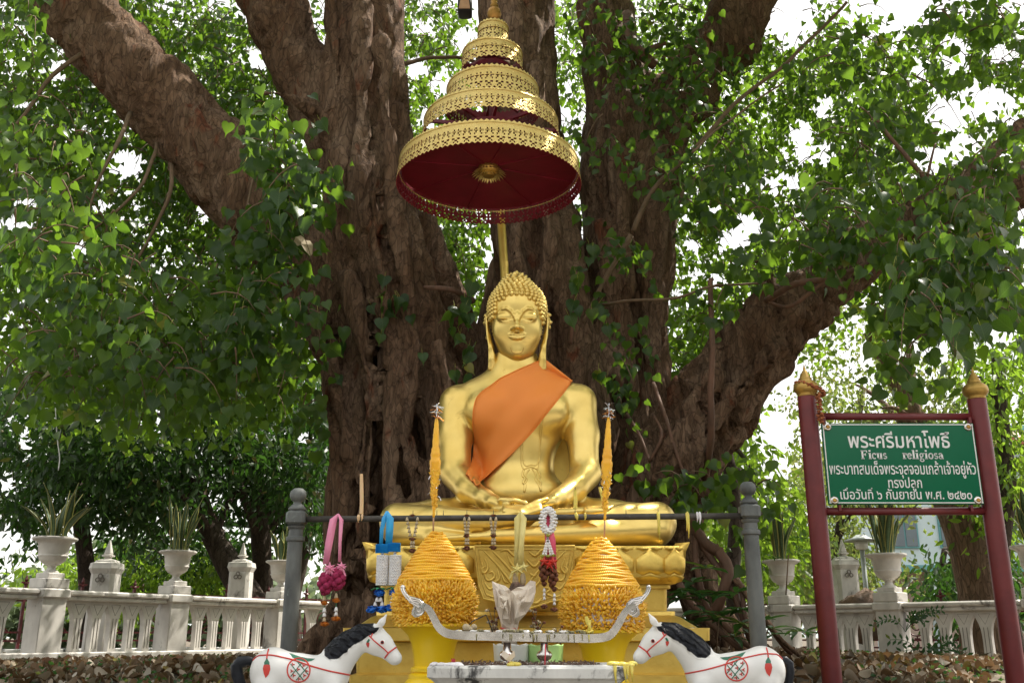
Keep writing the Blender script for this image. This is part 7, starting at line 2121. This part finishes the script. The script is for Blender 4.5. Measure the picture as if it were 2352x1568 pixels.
# openings where the bright sky shows: (px, py, rx, ry)
HOLES = [(290, 370, 60, 50), (40, 510, 60, 30), (60, 460, 40, 22), (600, 130, 45, 40), (220, 70, 30, 30), (130, 150, 26, 60), (60, 235, 40, 18), (330, 260, 34, 30), (185, 560, 30, 26), (470, 480, 30, 40), (230, 470, 30, 20), (130, 690, 10, 8),
         (975, 60, 40, 26), (960, 150, 34, 38), (1010, 190, 32, 46), (985, 265, 26, 40), (1060, 90, 22, 44), (945, 330, 18, 20), (1290, 260, 9, 40), (1310, 200, 7, 18),
         (1815, 50, 75, 75), (1760, 40, 50, 60), (1690, 545, 50, 40), (1720, 515, 50, 40), (1870, 350, 70, 40), (1800, 420, 60, 34), (1840, 300, 40, 40), (1590, 560, 26, 18), (1890, 240, 30, 40), (1640, 480, 26, 18), (2190, 120, 50, 60), (2260, 230, 95, 60), (2170, 260, 60, 60), (2300, 120, 60, 34), (2140, 360, 66, 44), (2210, 330, 50, 44), (2110, 160, 22, 40), (2340, 480, 20, 40),
         (1775, 985, 40, 44), (1800, 1060, 18, 40), (2290, 760, 56, 34), (2330, 560, 34, 30), (1640, 640, 16, 26), (1580, 700, 12, 14), (2160, 800, 20, 40), (1990, 820, 16, 26),
         (20, 1235, 46, 44), (90, 1290, 60, 26), (370, 960, 26, 50), (700, 1000, 30, 26), (560, 900, 20, 12), (760, 900, 14, 26), (220, 950, 14, 18), (60, 1010, 20, 60), (830, 1180, 1, 1), (600, 830, 14, 10), (700, 1290, 30, 40), (20, 1100, 20, 40), (1000, 500, 10, 20)]
HO = np.array([(a, b_, c_ * (.88 if a > 1500 else .85), d_ * (.88 if a > 1500 else .85)) for a, b_, c_, d_ in HOLES], float)
def open_mask(P, strength=1.0):
    q = proj(P)
    keep = np.ones(len(P), bool)
    jit = rng.uniform(.4, 1.05, len(P)) * np.where(rng.uniform(0, 1, len(P)) < .06, 0, 1)
    for hx, hy, rx, ry in HO:
        keep &= (((q[:, 0] - hx) / rx) ** 2 + ((q[:, 1] - hy) / ry) ** 2) * strength > jit
    return keep
# things the near leaves must not hide: the statue, umbrella, sign face
CLEAR = [(1122, 395, 235, 150), (1132, 190, 160, 200), (1185, 740, 95, 150), (1190, 1000, 250, 190), (1205, 1260, 420, 180), (2075, 1060, 200, 112), (1850, 880, 40, 50), (2240, 880, 34, 44), (1720, 1150, 40, 60), (860, 1150, 120, 400), (990, 930, 90, 150), (880, 560, 70, 300), (850, 150, 110, 200), (1225, 600, 80, 200), (1225, 100, 60, 200), (1800, 740, 110, 80), (1660, 900, 100, 110), (250, 120, 80, 70), (380, 240, 80, 70), (480, 340, 70, 70), (560, 430, 50, 50), (680, 100, 60, 120), (1400, 450, 60, 60), (1480, 500, 60, 60), (1440, 680, 50, 60)]
CL = np.array(CLEAR, float)
def clear_mask(P):
    q = proj(P); keep = np.ones(len(P), bool)
    for hx, hy, rx, ry in CL: keep &= (((q[:, 0] - hx) / rx) ** 2 + ((q[:, 1] - hy) / ry) ** 2) > 1.0
    return keep

def sprays(blobs, nleaf=12, length=.7, leaf=(.10, .15), spread=.10, gauss=True):
    """drooping leafy twigs: returns leaf positions, frames, sizes and twig polylines"""
    P, D, S, tw = [], [], [], []
    for px, py, rx, ry, Y0, Y1, n, lf in blobs:
        for _ in range(n):
            a = rng.uniform(0, 2 * PI); q = math.sqrt(rng.uniform(0, 1))
            x = px + rx * q * math.cos(a); y = py + ry * q * math.sin(a); Y = rng.uniform(Y0, Y1)
            p = np.array(at(x, y, Y))
            az = rng.uniform(0, 2 * PI); L_ = length * rng.uniform(.5, 1.2)
            dv = np.array([math.cos(az) * .6, math.sin(az) * .6, rng.uniform(-.5, .25)])
            pts = []
            for k in range(5):
                pts.append(p.copy()); p = p + dv * L_ / 4; dv = dv * np.array([.85, .85, 1]) + np.array([0, 0, -.22])
            tw.append(pts)
            m2 = nleaf + rng.integers(-3, 4)
            for i in range(m2):
                t = rng.uniform(.1, 1) * 4; k = min(int(t), 3); f = t - k
                b_ = pts[k] * (1 - f) + pts[k + 1] * f
                off = rng.normal(0, spread, 3); off[2] -= abs(rng.normal(0, spread * .6)) + .03
                P.append(b_ + off); 
                dn = np.array([off[0] * 2.5, off[1] * 2.5, -1 + rng.normal(0, .28)]) + rng.normal(0, .28, 3)
                D.append(dn); S.append((leaf[0] + (leaf[1] - leaf[0]) * rng.beta(1.3, 1.6)) * lf * (.6 if rng.uniform(0, 1) < .12 else 1))
    return np.array(P), np.array(D), np.array(S), tw
def add_leaf_mass(name, P, D, S, mat, root, LV_, LF_, front=.0):
    n = len(P)
    yaw = rng.uniform(0, 2 * PI, n)
    if front: yaw = np.where(rng.uniform(0, 1, n) < front, -PI / 2 + rng.normal(0, .7, n), yaw)
    R = rotm(D, yaw, rng.normal(0, .25, n))
    V_, F_ = leaves_mesh(P, R, S, LV_, LF_)
    return npobj(name, V_, F_, mat, root, smooth=True, kind='stuff')
def add_twigs(name, tw, keep, r_, root, mat=M_twig):
    mb = MB()
    for pts, k in zip(tw, keep):
        if k: mb.tube([Vector(p) for p in pts], [r_, r_ * .8, r_ * .65, r_ * .5, r_ * .3], n=4)
    if mb.v: obj(name, mb, mat, root, kind='stuff')

# near leaves: ones one can pick out (each its own object) and the rest
near = [(140, 640, 190, 250, 7.2, 9.4, 56, 1.05), (400, 720, 190, 160, 7.8, 9.6, 40, .95), (70, 330, 110, 170, 7.8, 9.4, 30, .95), (640, 700, 90, 110, 8.2, 9.2, 20, 1.1), (640, 330, 80, 70, 8.0, 9.0, 20, 1.2), (690, 440, 56, 70, 8.2, 9.0, 10, 1.1), (560, 640, 60, 120, 8.2, 9.2, 14, 1.05), (300, 820, 250, 70, 8.0, 9.6, 32, 1.0), (730, 880, 40, 50, 8.8, 9.3, 4, 1.0),
        (620, 520, 60, 60, 8.2, 9.0, 8, 1.05), (70, 60, 60, 70, 8.2, 9.3, 10, 1.0),
        (2180, 620, 160, 120, 7.4, 9.0, 44, 1.15), (1980, 480, 120, 90, 7.8, 9.2, 24, 1.0), (2250, 500, 110, 80, 7.4, 9.0, 20, 1.1), (1790, 560, 90, 70, 8.4, 9.4, 10, .95), (1640, 420, 140, 110, 8.8, 10.0, 20, .95), (1440, 320, 100, 110, 9.4, 10.2, 11, .9), (1400, 560, 80, 90, 9.4, 10.2, 8, .9),
        (2000, 320, 120, 80, 8.4, 10, 14, .95), (1540, 110, 130, 100, 9.8, 10.6, 44, .8), (1600, 330, 110, 120, 9.4, 10.4, 22, .85), (2060, 780, 80, 50, 8, 9, 6, 1.15), (1700, 640, 70, 50, 8.8, 9.5, 5, .9), (1430, 830, 50, 120, 9.6, 10.2, 9, .9), (1500, 1140, 80, 60, 8.8, 9.5, 10, 1.0), (1600, 1110, 110, 50, 8.8, 9.4, 9, 1.0), (1690, 1100, 60, 50, 8.9, 9.4, 5, 1.0),
        (1360, 60, 60, 70, 9.8, 10.4, 9, .85), (2240, 60, 110, 70, 8.2, 9.6, 22, 1.0), (1950, 100, 60, 60, 8.6, 9.8, 8, 1.0), (2240, 420, 110, 50, 8.0, 9.2, 20, 1.05), (2290, 340, 60, 50, 8.2, 9.2, 8, 1.0), (2080, 250, 100, 120, 8.8, 10, 16, .95)]
P, D, S, tw = sprays(near, 11, .75, (.072, .150), .12)
km = open_mask(P) & clear_mask(P)
twm = open_mask(np.array([t[2] for t in tw])) & clear_mask(np.array([t[2] for t in tw])) & clear_mask(np.array([t[4] for t in tw]))
P, D, S = P[km], D[km], S[km]
# small sprigs on the trunks beside the statue
spr = [(870, 690, 3, 9.3), (905, 690, 5, 9.3), (935, 705, 3, 9.3), (880, 740, 3, 9.3), (870, 660, 2, 9.3), (965, 800, 1, 9.2), (1040, 715, 4, 9.2), (1075, 720, 5, 9.2), (1060, 770, 3, 9.2), (1080, 660, 4, 9.4), (1075, 850, 3, 9.3), (1050, 860, 2, 9.3), (1090, 800, 3, 9.3), (775, 790, 2, 9.6), (770, 430, 2, 9.2), (735, 290, 4, 9.0), (1330, 640, 4, 9.6), (1320, 700, 3, 9.6), (1350, 560, 5, 9.8), (1380, 860, 5, 9.8), (1400, 740, 4, 9.9), (1360, 700, 2, 9.8)]
P2, D2, S2 = [], [], []
for x, y, n, Y in spr:
    for _ in range(n):
        p = at(x + rng.normal(0, 12), y + rng.normal(0, 12), Y + rng.uniform(-.1, .1)); P2.append(tuple(p)); D2.append((rng.normal(0, .35), rng.normal(0, .25), -1)); S2.append(rng.uniform(.10, .16))
P = np.concatenate([P, np.array(P2)]); D = np.concatenate([D, np.array(D2)]); S = np.concatenate([S, np.array(S2)])
add_twigs('twigs', tw, twm, .009, troot)
dep = (P - np.array(EYE)) @ np.array(FWD)
q = proj(P); vis = (q[:, 0] > 0) & (q[:, 0] < 2352) & (q[:, 1] > 0) & (q[:, 1] < 1568)
order = np.argsort(-(S / dep) * np.where(vis, 1, 0) * np.where(np.arange(len(P)) >= len(P) - len(P2), 1.6, 1) * np.clip(1.6 - dep / 14, .2, 2))
big = order[:300]; rest_ = order[300:]
me = bpy.data.meshes.new('leaf'); me.from_pydata([tuple(v) for v in LV], [], [tuple(f) for f in LF.tolist()]); me.materials.append(M_leafA); me.polygons.foreach_set('use_smooth', [True] * len(LF)); me.update()
stem = MB(); stem.tube([(0, 0.0, 0), (0, .25, .02), (.03, .6, -.05)], [.012, .010, .008], n=4)
me_s = stem.mesh('petiole', [M_ylgr])
LVs = stem
# leaf with its stalk as one mesh
lb_ = MB(); lb_.add([tuple(v) for v in LV], [tuple(f) for f in LF.tolist()], 0); lb_.tube([(0, 0.0, 0), (0, .25, .02), (.03, .55, -.05)], [.013, .011, .009], n=4, mi=1)
ME_leaf = lb_.mesh('leaf', [M_leafN, M_ylgr])
yaws = np.where(rng.uniform(0, 1, len(P)) < .7, -PI / 2 + rng.normal(0, .6, len(P)), rng.uniform(0, 2 * PI, len(P)))
R = rotm(D, yaws, rng.normal(0, .25, len(P)))
for i in big.tolist():
    M = Matrix([[R[i, 0, 0], R[i, 0, 1], R[i, 0, 2], P[i, 0]], [R[i, 1, 0], R[i, 1, 1], R[i, 1, 2], P[i, 1]], [R[i, 2, 0], R[i, 2, 1], R[i, 2, 2], P[i, 2]], [0, 0, 0, 1]]) @ Matrix.Scale(float(S[i]), 4)
    inst('leaf', ME_leaf, troot, M)
V_, F_ = leaves_mesh(P[rest_], R[rest_], S[rest_], LV, LF)
npobj('foliage', V_, F_, M_leafA, troot, kind='stuff')
print('near leaves', len(P))

# mid and far crown of the bodhi tree
midb = [(200, 480, 330, 330, 10.5, 13, 540, .85), (520, 330, 180, 200, 11, 13.5, 202, .8), (560, 120, 170, 130, 11, 14, 148, .8), (120, 150, 220, 200, 10.5, 13, 256, .8), (1020, 540, 60, 150, 11.6, 13.5, 59, .8), (380, 30, 160, 60, 11, 14, 81, .8), (220, -20, 160, 50, 11, 14, 54, .8), (980, 60, 90, 90, 11.6, 14, 40, .8), (1900, 150, 160, 160, 10.8, 14, 90, .85), (2150, 200, 120, 150, 10.8, 13.5, 50, .85), (1320, 400, 40, 300, 12.5, 15, 32, .8), (900, 60, 120, 160, 12, 14, 40, .8), (600, 620, 180, 180, 10.8, 13, 148, .85), (400, 820, 320, 110, 10.5, 13, 202, .9), (1000, 250, 90, 260, 12, 15, 121, .75), (1090, 600, 60, 130, 12, 14.5, 35, .9),
        (1600, 500, 120, 420, 12, 15, 175, .85), (1800, 330, 220, 330, 10.8, 14, 283, .85), (2080, 460, 200, 260, 10.6, 13.5, 202, .9), (2250, 100, 140, 120, 10.5, 13.5, 108, .85), (2250, 620, 130, 130, 10.8, 13, 67, .9), (1640, 780, 90, 130, 11.6, 14, 59, .9), (1500, 60, 260, 140, 12, 15, 162, .8), (1290, 200, 40, 260, 12.5, 15, 24, .8), (700, 100, 60, 200, 12, 14, 27, .8)]
P, D, S, tw = sprays(midb, 12, .75, (.085, .13), .13)
km = open_mask(P, .9); P, D, S = P[km], D[km], S[km]
twm = open_mask(np.array([t[2] for t in tw]), .9)
add_twigs('fine_twigs', tw, twm, .009, troot)
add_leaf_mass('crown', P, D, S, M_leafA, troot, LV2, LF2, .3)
farb = [(300, 500, 380, 480, 14, 19, 513, .9), (560, 300, 200, 300, 14.5, 19, 229, .95), (1000, 330, 100, 340, 15, 20, 175, .85), (1620, 560, 170, 480, 15, 20, 256, .95), (1900, 420, 260, 380, 14.5, 19, 283, .95), (1480, 60, 300, 140, 15, 19, 135, .95), (2220, 330, 170, 300, 14.5, 18, 108, .95), (660, 700, 110, 150, 14, 18, 94, .95)]
P2_, D2_, S2_, tw2 = sprays(farb, 12, .8, (.09, .14), .16)
km = open_mask(P2_, .8)
add_leaf_mass('sunlit_tint_crown', P2_[km], D2_[km], S2_[km], M_leafB, troot, LV2, LF2)  # far leaves take the copy with sunlight painted in
print('mid leaves', len(P), 'far', km.sum())
# unseen leaves added above the shrine to shade it, densest on the sun's path
n = 17000
X_ = rng.uniform(-9, 9.5, n); Y_ = rng.uniform(4.2, 19, n)
Z_ = 9.6 + 1.6 * rng.normal(0, .5, n) + .1 * Y_
P = np.stack([X_, Y_, Z_], 1); q = proj(P)
cl_ = np.array([noise.noise(Vector((x * .55, y * .55, 4))) for x, y in zip(X_, Y_)])
k_ = ((q[:, 1] < -60) | (q[:, 0] < -60) | (q[:, 0] > 2412)) & (cl_ > np.where((X_ > .5) & (X_ < 8.5) & (Y_ < 11.5), -.30, .06))
P = P[k_]; add_leaf_mass('added_shade_crown', P, np.stack([rng.normal(0, .6, len(P)), rng.normal(0, .6, len(P)), -np.ones(len(P))], 1), rng.uniform(.20, .34, len(P)), M_leafA, troot, LV2, LF2)

# ---------------------------------------------------------------- trees behind
def bg_tree(px, pyb, Y, rpx, trunk, crown, label, mat=M_leafC, leafV=(LV3, LF3), lsize=(.14, .26), bark=M_bark2, group='trees behind the balustrade', strength=.9, name='background_tree', spread=.20, nl=22):
    """trunk: [(px,py,rpx)...]; crown: blobs (px,py,rx,ry,Y0,Y1,n)"""
    b0 = at(px, pyb, Y); b0.z = ground_z(b0.x, b0.y) - .1
    r = thing(name, label, 'tree', b0, group)
    L_ = [at(x, y, Y) for x, y, w in trunk]; w_ = [met(w, p) for (x, y, w), p in zip(trunk, L_)]
    L_ = [b0] + L_; w_ = [w_[0] * 1.25] + w_
    L2 = smoothpath(L_, 4); mb = MB(); ww = smoothnum(w_, 4)
    for i in range(len(L2)): ww[i] *= 1 + .15 * noise.noise(L2[i] * 1.5)
    mb.tube(L2, ww, n=14); obj('trunk', mb, bark, r)
    rr2 = random.Random(int(px))
    for k in range(5):
        p = L2[rr2.randrange(len(L2) // 2, len(L2))]; cx, cy, rx, ry, Y0, Y1, n = rr2.choice(crown)
        e = at(cx + rr2.uniform(-.7, .7) * rx, cy + rr2.uniform(-.7, .7) * ry, rr2.uniform(Y0, Y1))
        mb = MB(); Lb = bez(p, p.lerp(e, .5) + Vector((0, 0, .6)), e, 6); mb.tube(Lb, [w_[-1] * lerp(.7, .12, i / 6) for i in range(7)], n=7); obj('limb', mb, bark, r)
    P, D, S, tw = sprays([(a, b_, c_, d_, e, f, n_, 1.0) for a, b_, c_, d_, e, f, n_ in crown], nl, 1.0, lsize, spread)
    km = open_mask(P, strength); P, D, S = P[km], D[km], S[km]
    D = D + rng.normal(0, .5, D.shape)
    add_leaf_mass('crown', P, D, S, mat, r, *leafV)
bg_tree(200, 1420, 19.0, 20, [(200, 1350, 19), (186, 1200, 18), (172, 1080, 17), (150, 980, 15)], [(130, 930, 190, 140, 16.5, 21, 230), (60, 1070, 100, 100, 17, 21, 90), (250, 1080, 90, 90, 17, 21, 70), (60, 1200, 60, 30, 17, 21, 16)], 'dark evergreen tree behind the left balustrade, nearest the left edge')
bg_tree(600, 1430, 20.0, 26, [(585, 1400, 34), (545, 1330, 32), (500, 1250, 27), (470, 1180, 22), (440, 1080, 18), (400, 980, 15)], [(430, 960, 160, 140, 17.5, 22, 220), (340, 1110, 110, 80, 18, 22, 100), (560, 1080, 80, 70, 21, 23, 60)], 'dark evergreen tree with a curved leaning trunk behind the middle urn on the left')
bg_tree(606, 1440, 21.5, 24, [(606, 1380, 23), (600, 1250, 22), (594, 1120, 20), (580, 1000, 18)], [(640, 980, 140, 150, 19, 23, 200), (700, 1130, 60, 80, 22, 24, 50), (500, 900, 160, 80, 18, 22, 90)], 'dark evergreen tree with a straight trunk just left of the grey railing post')
bg_tree(680, 1440, 22.5, 30, [(668, 1390, 22), (690, 1290, 18), (710, 1200, 15)], [(720, 1080, 60, 160, 20, 24, 90), (740, 900, 60, 90, 20, 24, 40), (430, 1240, 190, 60, 22.5, 25, 110)], 'evergreen tree seen between the grey railing post and the great trunk')
bg_tree(330, 1430, 24, 12, [(330, 1400, 10), (320, 1330, 9), (300, 1240, 8)], [(300, 1300, 130, 60, 22, 26, 110), (480, 1310, 120, 50, 22, 26, 80), (120, 1310, 80, 50, 23, 27, 60)], 'light green young tree low behind the middle of the left balustrade', M_leafB, group='trees behind the balustrade')
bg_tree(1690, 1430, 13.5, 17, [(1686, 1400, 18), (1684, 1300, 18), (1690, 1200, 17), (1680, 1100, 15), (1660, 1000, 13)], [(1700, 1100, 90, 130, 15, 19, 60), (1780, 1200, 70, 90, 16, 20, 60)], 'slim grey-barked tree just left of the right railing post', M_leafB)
bg_tree(2260, 1470, 18.0, 50, [(2262, 1440, 52), (2245, 1330, 46), (2215, 1230, 42), (2180, 1150, 36), (2120, 1000, 26), (2060, 880, 22), (2000, 760, 18)], [(2050, 820, 200, 170, 17, 22, 130), (2200, 980, 140, 110, 17, 22, 90), (1900, 950, 90, 120, 18, 22, 70)], 'big furrowed brown trunk behind the right sign post', M_leafD, (LV4, LF4), (.09, .15), M_bark3, strength=.7)
bg_tree(2330, 1470, 17.0, 20, [(2300, 1300, 20), (2315, 1120, 18), (2300, 950, 15), (2290, 820, 12)], [(2290, 800, 110, 160, 16, 20, 90), (2300, 1080, 80, 120, 16.5, 20, 70)], 'thin dark tree at the right edge beyond the sign', M_leafB, bark=M_bark2, strength=.7)
bg_tree(1880, 1440, 24.0, 14, [(1900, 1380, 10), (1920, 1250, 9), (1950, 1100, 9), (1980, 900, 8)], [(1880, 1150, 110, 170, 22, 27, 170), (1960, 1300, 120, 70, 23, 27, 100), (2030, 1050, 110, 120, 23, 28, 90)], 'pale sunlit tree between the right railing post and the sign', M_leafD, (LV4, LF4), (.12, .2), strength=.7)
bg_tree(2160, 1440, 27.0, 14, [(2165, 1400, 8), (2160, 1330, 7), (2170, 1260, 7)], [(2180, 1330, 60, 60, 20, 24, 70), (2310, 1330, 50, 90, 19, 23, 50)], 'small dark bush-like tree in front of the pale blue building', M_leafC, strength=.7)
bg_tree(1800, 1440, 30.0, 14, [(1800, 1400, 8), (1795, 1300, 8)], [(1780, 1300, 110, 90, 27, 33, 160), (1650, 1250, 60, 100, 27, 33, 60), (1900, 1340, 80, 60, 27, 33, 80)], 'bright yellow-green tree far behind the right urn', M_leafD, (LV4, LF4), (.16, .26), strength=.6)
for (px, w, h, lab) in ((60, 110, 44, 'hazy pale tree far across the field at the left edge'), (260, 120, 40, 'hazy pale tree far behind the left spired marker'), (520, 100, 30, 'hazy pale tree far behind the middle urn'), (745, 80, 34, 'hazy pale tree far away beside the great trunk')):
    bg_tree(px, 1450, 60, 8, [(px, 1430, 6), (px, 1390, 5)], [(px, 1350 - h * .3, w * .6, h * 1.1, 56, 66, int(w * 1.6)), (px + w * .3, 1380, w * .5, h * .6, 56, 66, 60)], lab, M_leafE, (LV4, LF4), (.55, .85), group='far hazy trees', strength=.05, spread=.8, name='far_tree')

# ---------------------------------------------------------------- shrubs at the foot of the tree
def shrub(px, py, Y, n, sz, label, seed, w=.35, nm='broadleaf_shrub'):
    r = thing(nm, label, 'plant', at(px, py, Y)); rr2 = random.Random(seed)
    lm = MB(); lm.add([(0, 0, 0), (.13, -.25, .05), (.16, -.5, .07), (.09, -.8, .05), (0, -1.05, -.05), (-.09, -.8, .05), (-.16, -.5, .07), (-.13, -.25, .05), (0, -.25, .0), (0, -.5, .01), (0, -.8, 0)],
                      [(0, 8, 1), (1, 8, 9, 2), (2, 9, 10, 3), (3, 10, 4), (4, 10, 5), (5, 10, 9, 6), (6, 9, 8, 7), (7, 8, 0)])
    me_ = lm.mesh('leaf', [M_plant])
    base = at(px, py, Y)
    for k in range(n):
        c = base + Vector((rr2.uniform(-w, w), rr2.uniform(-.25, .15), rr2.uniform(-.1, .35)))
        az = rr2.uniform(0, 2 * PI)
        for j in range(6):
            a = az + j * PI / 3
            d_ = Vector((math.cos(a), math.sin(a) , rr2.uniform(-.5, .3)))
            R_ = np.array(rotm(np.array([tuple(d_)]), np.array([0.0]), np.array([6.0])))[0]
            M = Matrix.Translation(c) @ Matrix([list(R_[0]) + [0], list(R_[1]) + [0], list(R_[2]) + [0], [0, 0, 0, 1]]) @ Matrix.Scale(sz * rr2.uniform(.7, 1.2), 4)
            inst('leaf', me_, r, M)
    mb = MB(); mb.tube([base - Vector((0, 0, .25)), base + Vector((.05, 0, .1))], .006, n=5); obj('stem', mb, M_twig, r)
shrub(1640, 1440, 8.6, 9, .24, 'dark broadleaf shrub between the pedestal and the right railing post', 1)
shrub(1600, 1390, 8.8, 5, .22, 'dark leaves low beside the right corner of the gold pedestal', 2, .2)
shrub(1750, 1480, 8.7, 8, .17, 'low leafy growth at the foot of the right railing post', 3, .45)
shrub(1800, 1300, 9.0, 5, .10, 'small-leaved twigs in front of the right urn', 4, .3, 'twiggy_shrub')
def frond(px, py, Y, L_, label, seed):
    r = thing('fern_frond', label, 'fern', at(px, py, Y)); rr2 = random.Random(seed)
    b_ = at(px, py, Y)
    for k in range(5):
        a = rr2.uniform(-1, 1) * 1.4; pts = bez(b_, b_ + Vector((math.sin(a) * L_ * .4, -.1, L_ * .6)), b_ + Vector((math.sin(a) * L_, -.1, L_ * rr2.uniform(.1, .6))), 8)
        mb = MB(); mb.tube(pts, .004, n=4)
        for i in range(2, 9):
            for s in (-1, 1):
                p = pts[i]; t = (pts[i] - pts[i - 1]).normalized(); sd = t.cross(Vector((0, 1, 0))) * s; q2 = p + (sd * .8 + t * .5) * L_ * .16
                mb.add([p, (p + q2) / 2 + t * .02, q2, (p + q2) / 2 - t * .02 + Vector((0, -.004, 0))], [(0, 1, 2), (0, 2, 3)])
        o = obj('frond', mb, M_plant, r, False); o.modifiers.new('t', 'SOLIDIFY').thickness = .001
frond(2140, 1530, 11.5, .55, 'ferny seedling growing in front of the right balustrade', 1)
frond(2080, 1450, 12.5, .45, 'ferny leaves across the pier under the middle right urn', 2)

# ---------------------------------------------------------------- fallen leaves and ground cover
n = 27000
X_ = rng.uniform(-9, 9.5, n); Y_ = 6.6 + 8.5 * rng.uniform(0, 1, n) ** .9
dr = np.array([noise.noise(Vector((x * 1.1, y * 1.6, 21))) for x, y in zip(X_, Y_)]) + rng.uniform(-.25, .35, n) > -.08
X_, Y_ = X_[dr], Y_[dr]; n = len(X_)
Z_ = np.array([ground_z(x, y) for x, y in zip(X_, Y_)]) + rng.uniform(.005, .05, n)
D = np.stack([rng.normal(0, 1, n), rng.normal(0, 1, n), rng.normal(0, .35, n)], 1)
yaw = rng.uniform(0, 2 * PI, n)
d_ = D / np.linalg.norm(D, axis=1)[:, None]; y = -d_
ref = np.stack([rng.normal(0, .5, n), rng.normal(0, .5, n), np.ones(n)], 1)
x_ = np.cross(y, ref); x_ /= np.linalg.norm(x_, axis=1)[:, None]; z_ = np.cross(x_, y)
R = np.stack([x_, y, z_], 2)
LVd = LV.copy(); LVd[:, 2] *= 2.2; LVd[:, 2] += .25 * np.abs(LVd[:, 0])
V_, F_ = leaves_mesh(np.stack([X_, Y_, Z_], 1), R, rng.uniform(.035, .125, n), LVd, LF)
o = npobj('fallen_leaves', V_, F_, M_litter, None, kind='stuff'); tag(o, 'carpet of dry brown fallen leaves over the ground under the tree', 'fallen leaves')
n = 9000
X_ = np.concatenate([rng.uniform(-8, -2.0, n // 2), rng.uniform(2.8, 9, n // 2)]); Y_ = rng.uniform(7, 14.5, n)
Z_ = np.array([ground_z(x, y) for x, y in zip(X_, Y_)]) + rng.uniform(.0, .09, n)
kk_ = np.array([noise.noise(Vector((x * .9, y * .9, 9))) for x, y in zip(X_, Y_)]) > -.02
P = np.stack([X_, Y_, Z_], 1)[kk_]
o = add_leaf_mass('ground_cover', P, np.stack([rng.normal(0, 1, len(P)), rng.normal(0, 1, len(P)), rng.normal(.2, .5, len(P))], 1), rng.uniform(.03, .06, len(P)), M_plant, None, LV4, LF4); tag(o, 'patches of low green weeds among the fallen leaves', 'ground cover')
# a white string hanging from the leaves on the left
mb = MB(); L_ = smoothpath([at(x, y, 9.0) for x, y in ((126, 880), (128, 950), (132, 1010), (137, 1050), (134, 1080))], 4); mb.tube(L_, met(1.3, L_[0]), n=5)
o = obj('hanging_string', mb, M_white); tag(o, 'thin white string hanging from the leaves on the left', 'string')
# two dry leaves caught on the trunk
for x, y, a, sd_ in ((690, 545, .3, 'upper left'), (700, 555, -.4, 'lower right')):
    mb = MB(); c = at(x, y, 8.9); R_ = Matrix.Rotation(a, 3, 'Y')
    mb.add([c + R_ @ Vector((px_ * .2, .03 * math.sin(px_ * 9), pz_ * .2)) for px_, pz_ in ((0, .1), (.25, 0), (.3, -.3), (.12, -.7), (0, -.85), (-.15, -.5), (-.2, -.1))], [(0, 1, 2, 3, 4, 5, 6)])
    o = obj('dry_leaf', mb, M_bud, None, False); o.modifiers.new('t', 'SOLIDIFY').thickness = .002
    tag(o, sd_ + ' one of two pale curled dry leaves caught before the left trunk', 'leaf', 'two dry leaves caught on the left trunk')

P, S = [], []  # unseen trees added behind the viewer so the gold reflects something dark
for k in range(16):
    a = rad(110 + 20.0 * k / 1.0) if False else rad(95 + 170 * k / 15)
    R_ = 24 + 5 * (k % 3); c = np.array([R_ * math.sin(a), R_ * math.cos(a), 5.0 + (k % 2)])
    q_ = rng.normal(0, 1, (420, 3)); q_ /= np.linalg.norm(q_, axis=1)[:, None]
    P.append(c + q_ * rng.uniform(.6, 1, (420, 1)) * np.array([4.6, 3.0, 4.8]))
P = np.concatenate(P)
o = add_leaf_mass('reflection_tree_belt', P, rng.normal(0, 1, P.shape) + np.array([0, 0, -1.0]), rng.uniform(.8, 1.5, len(P)), M_leafC, None, LV2, LF2); tag(o, 'unseen belt of dark trees added behind the camera to darken reflections', 'trees')
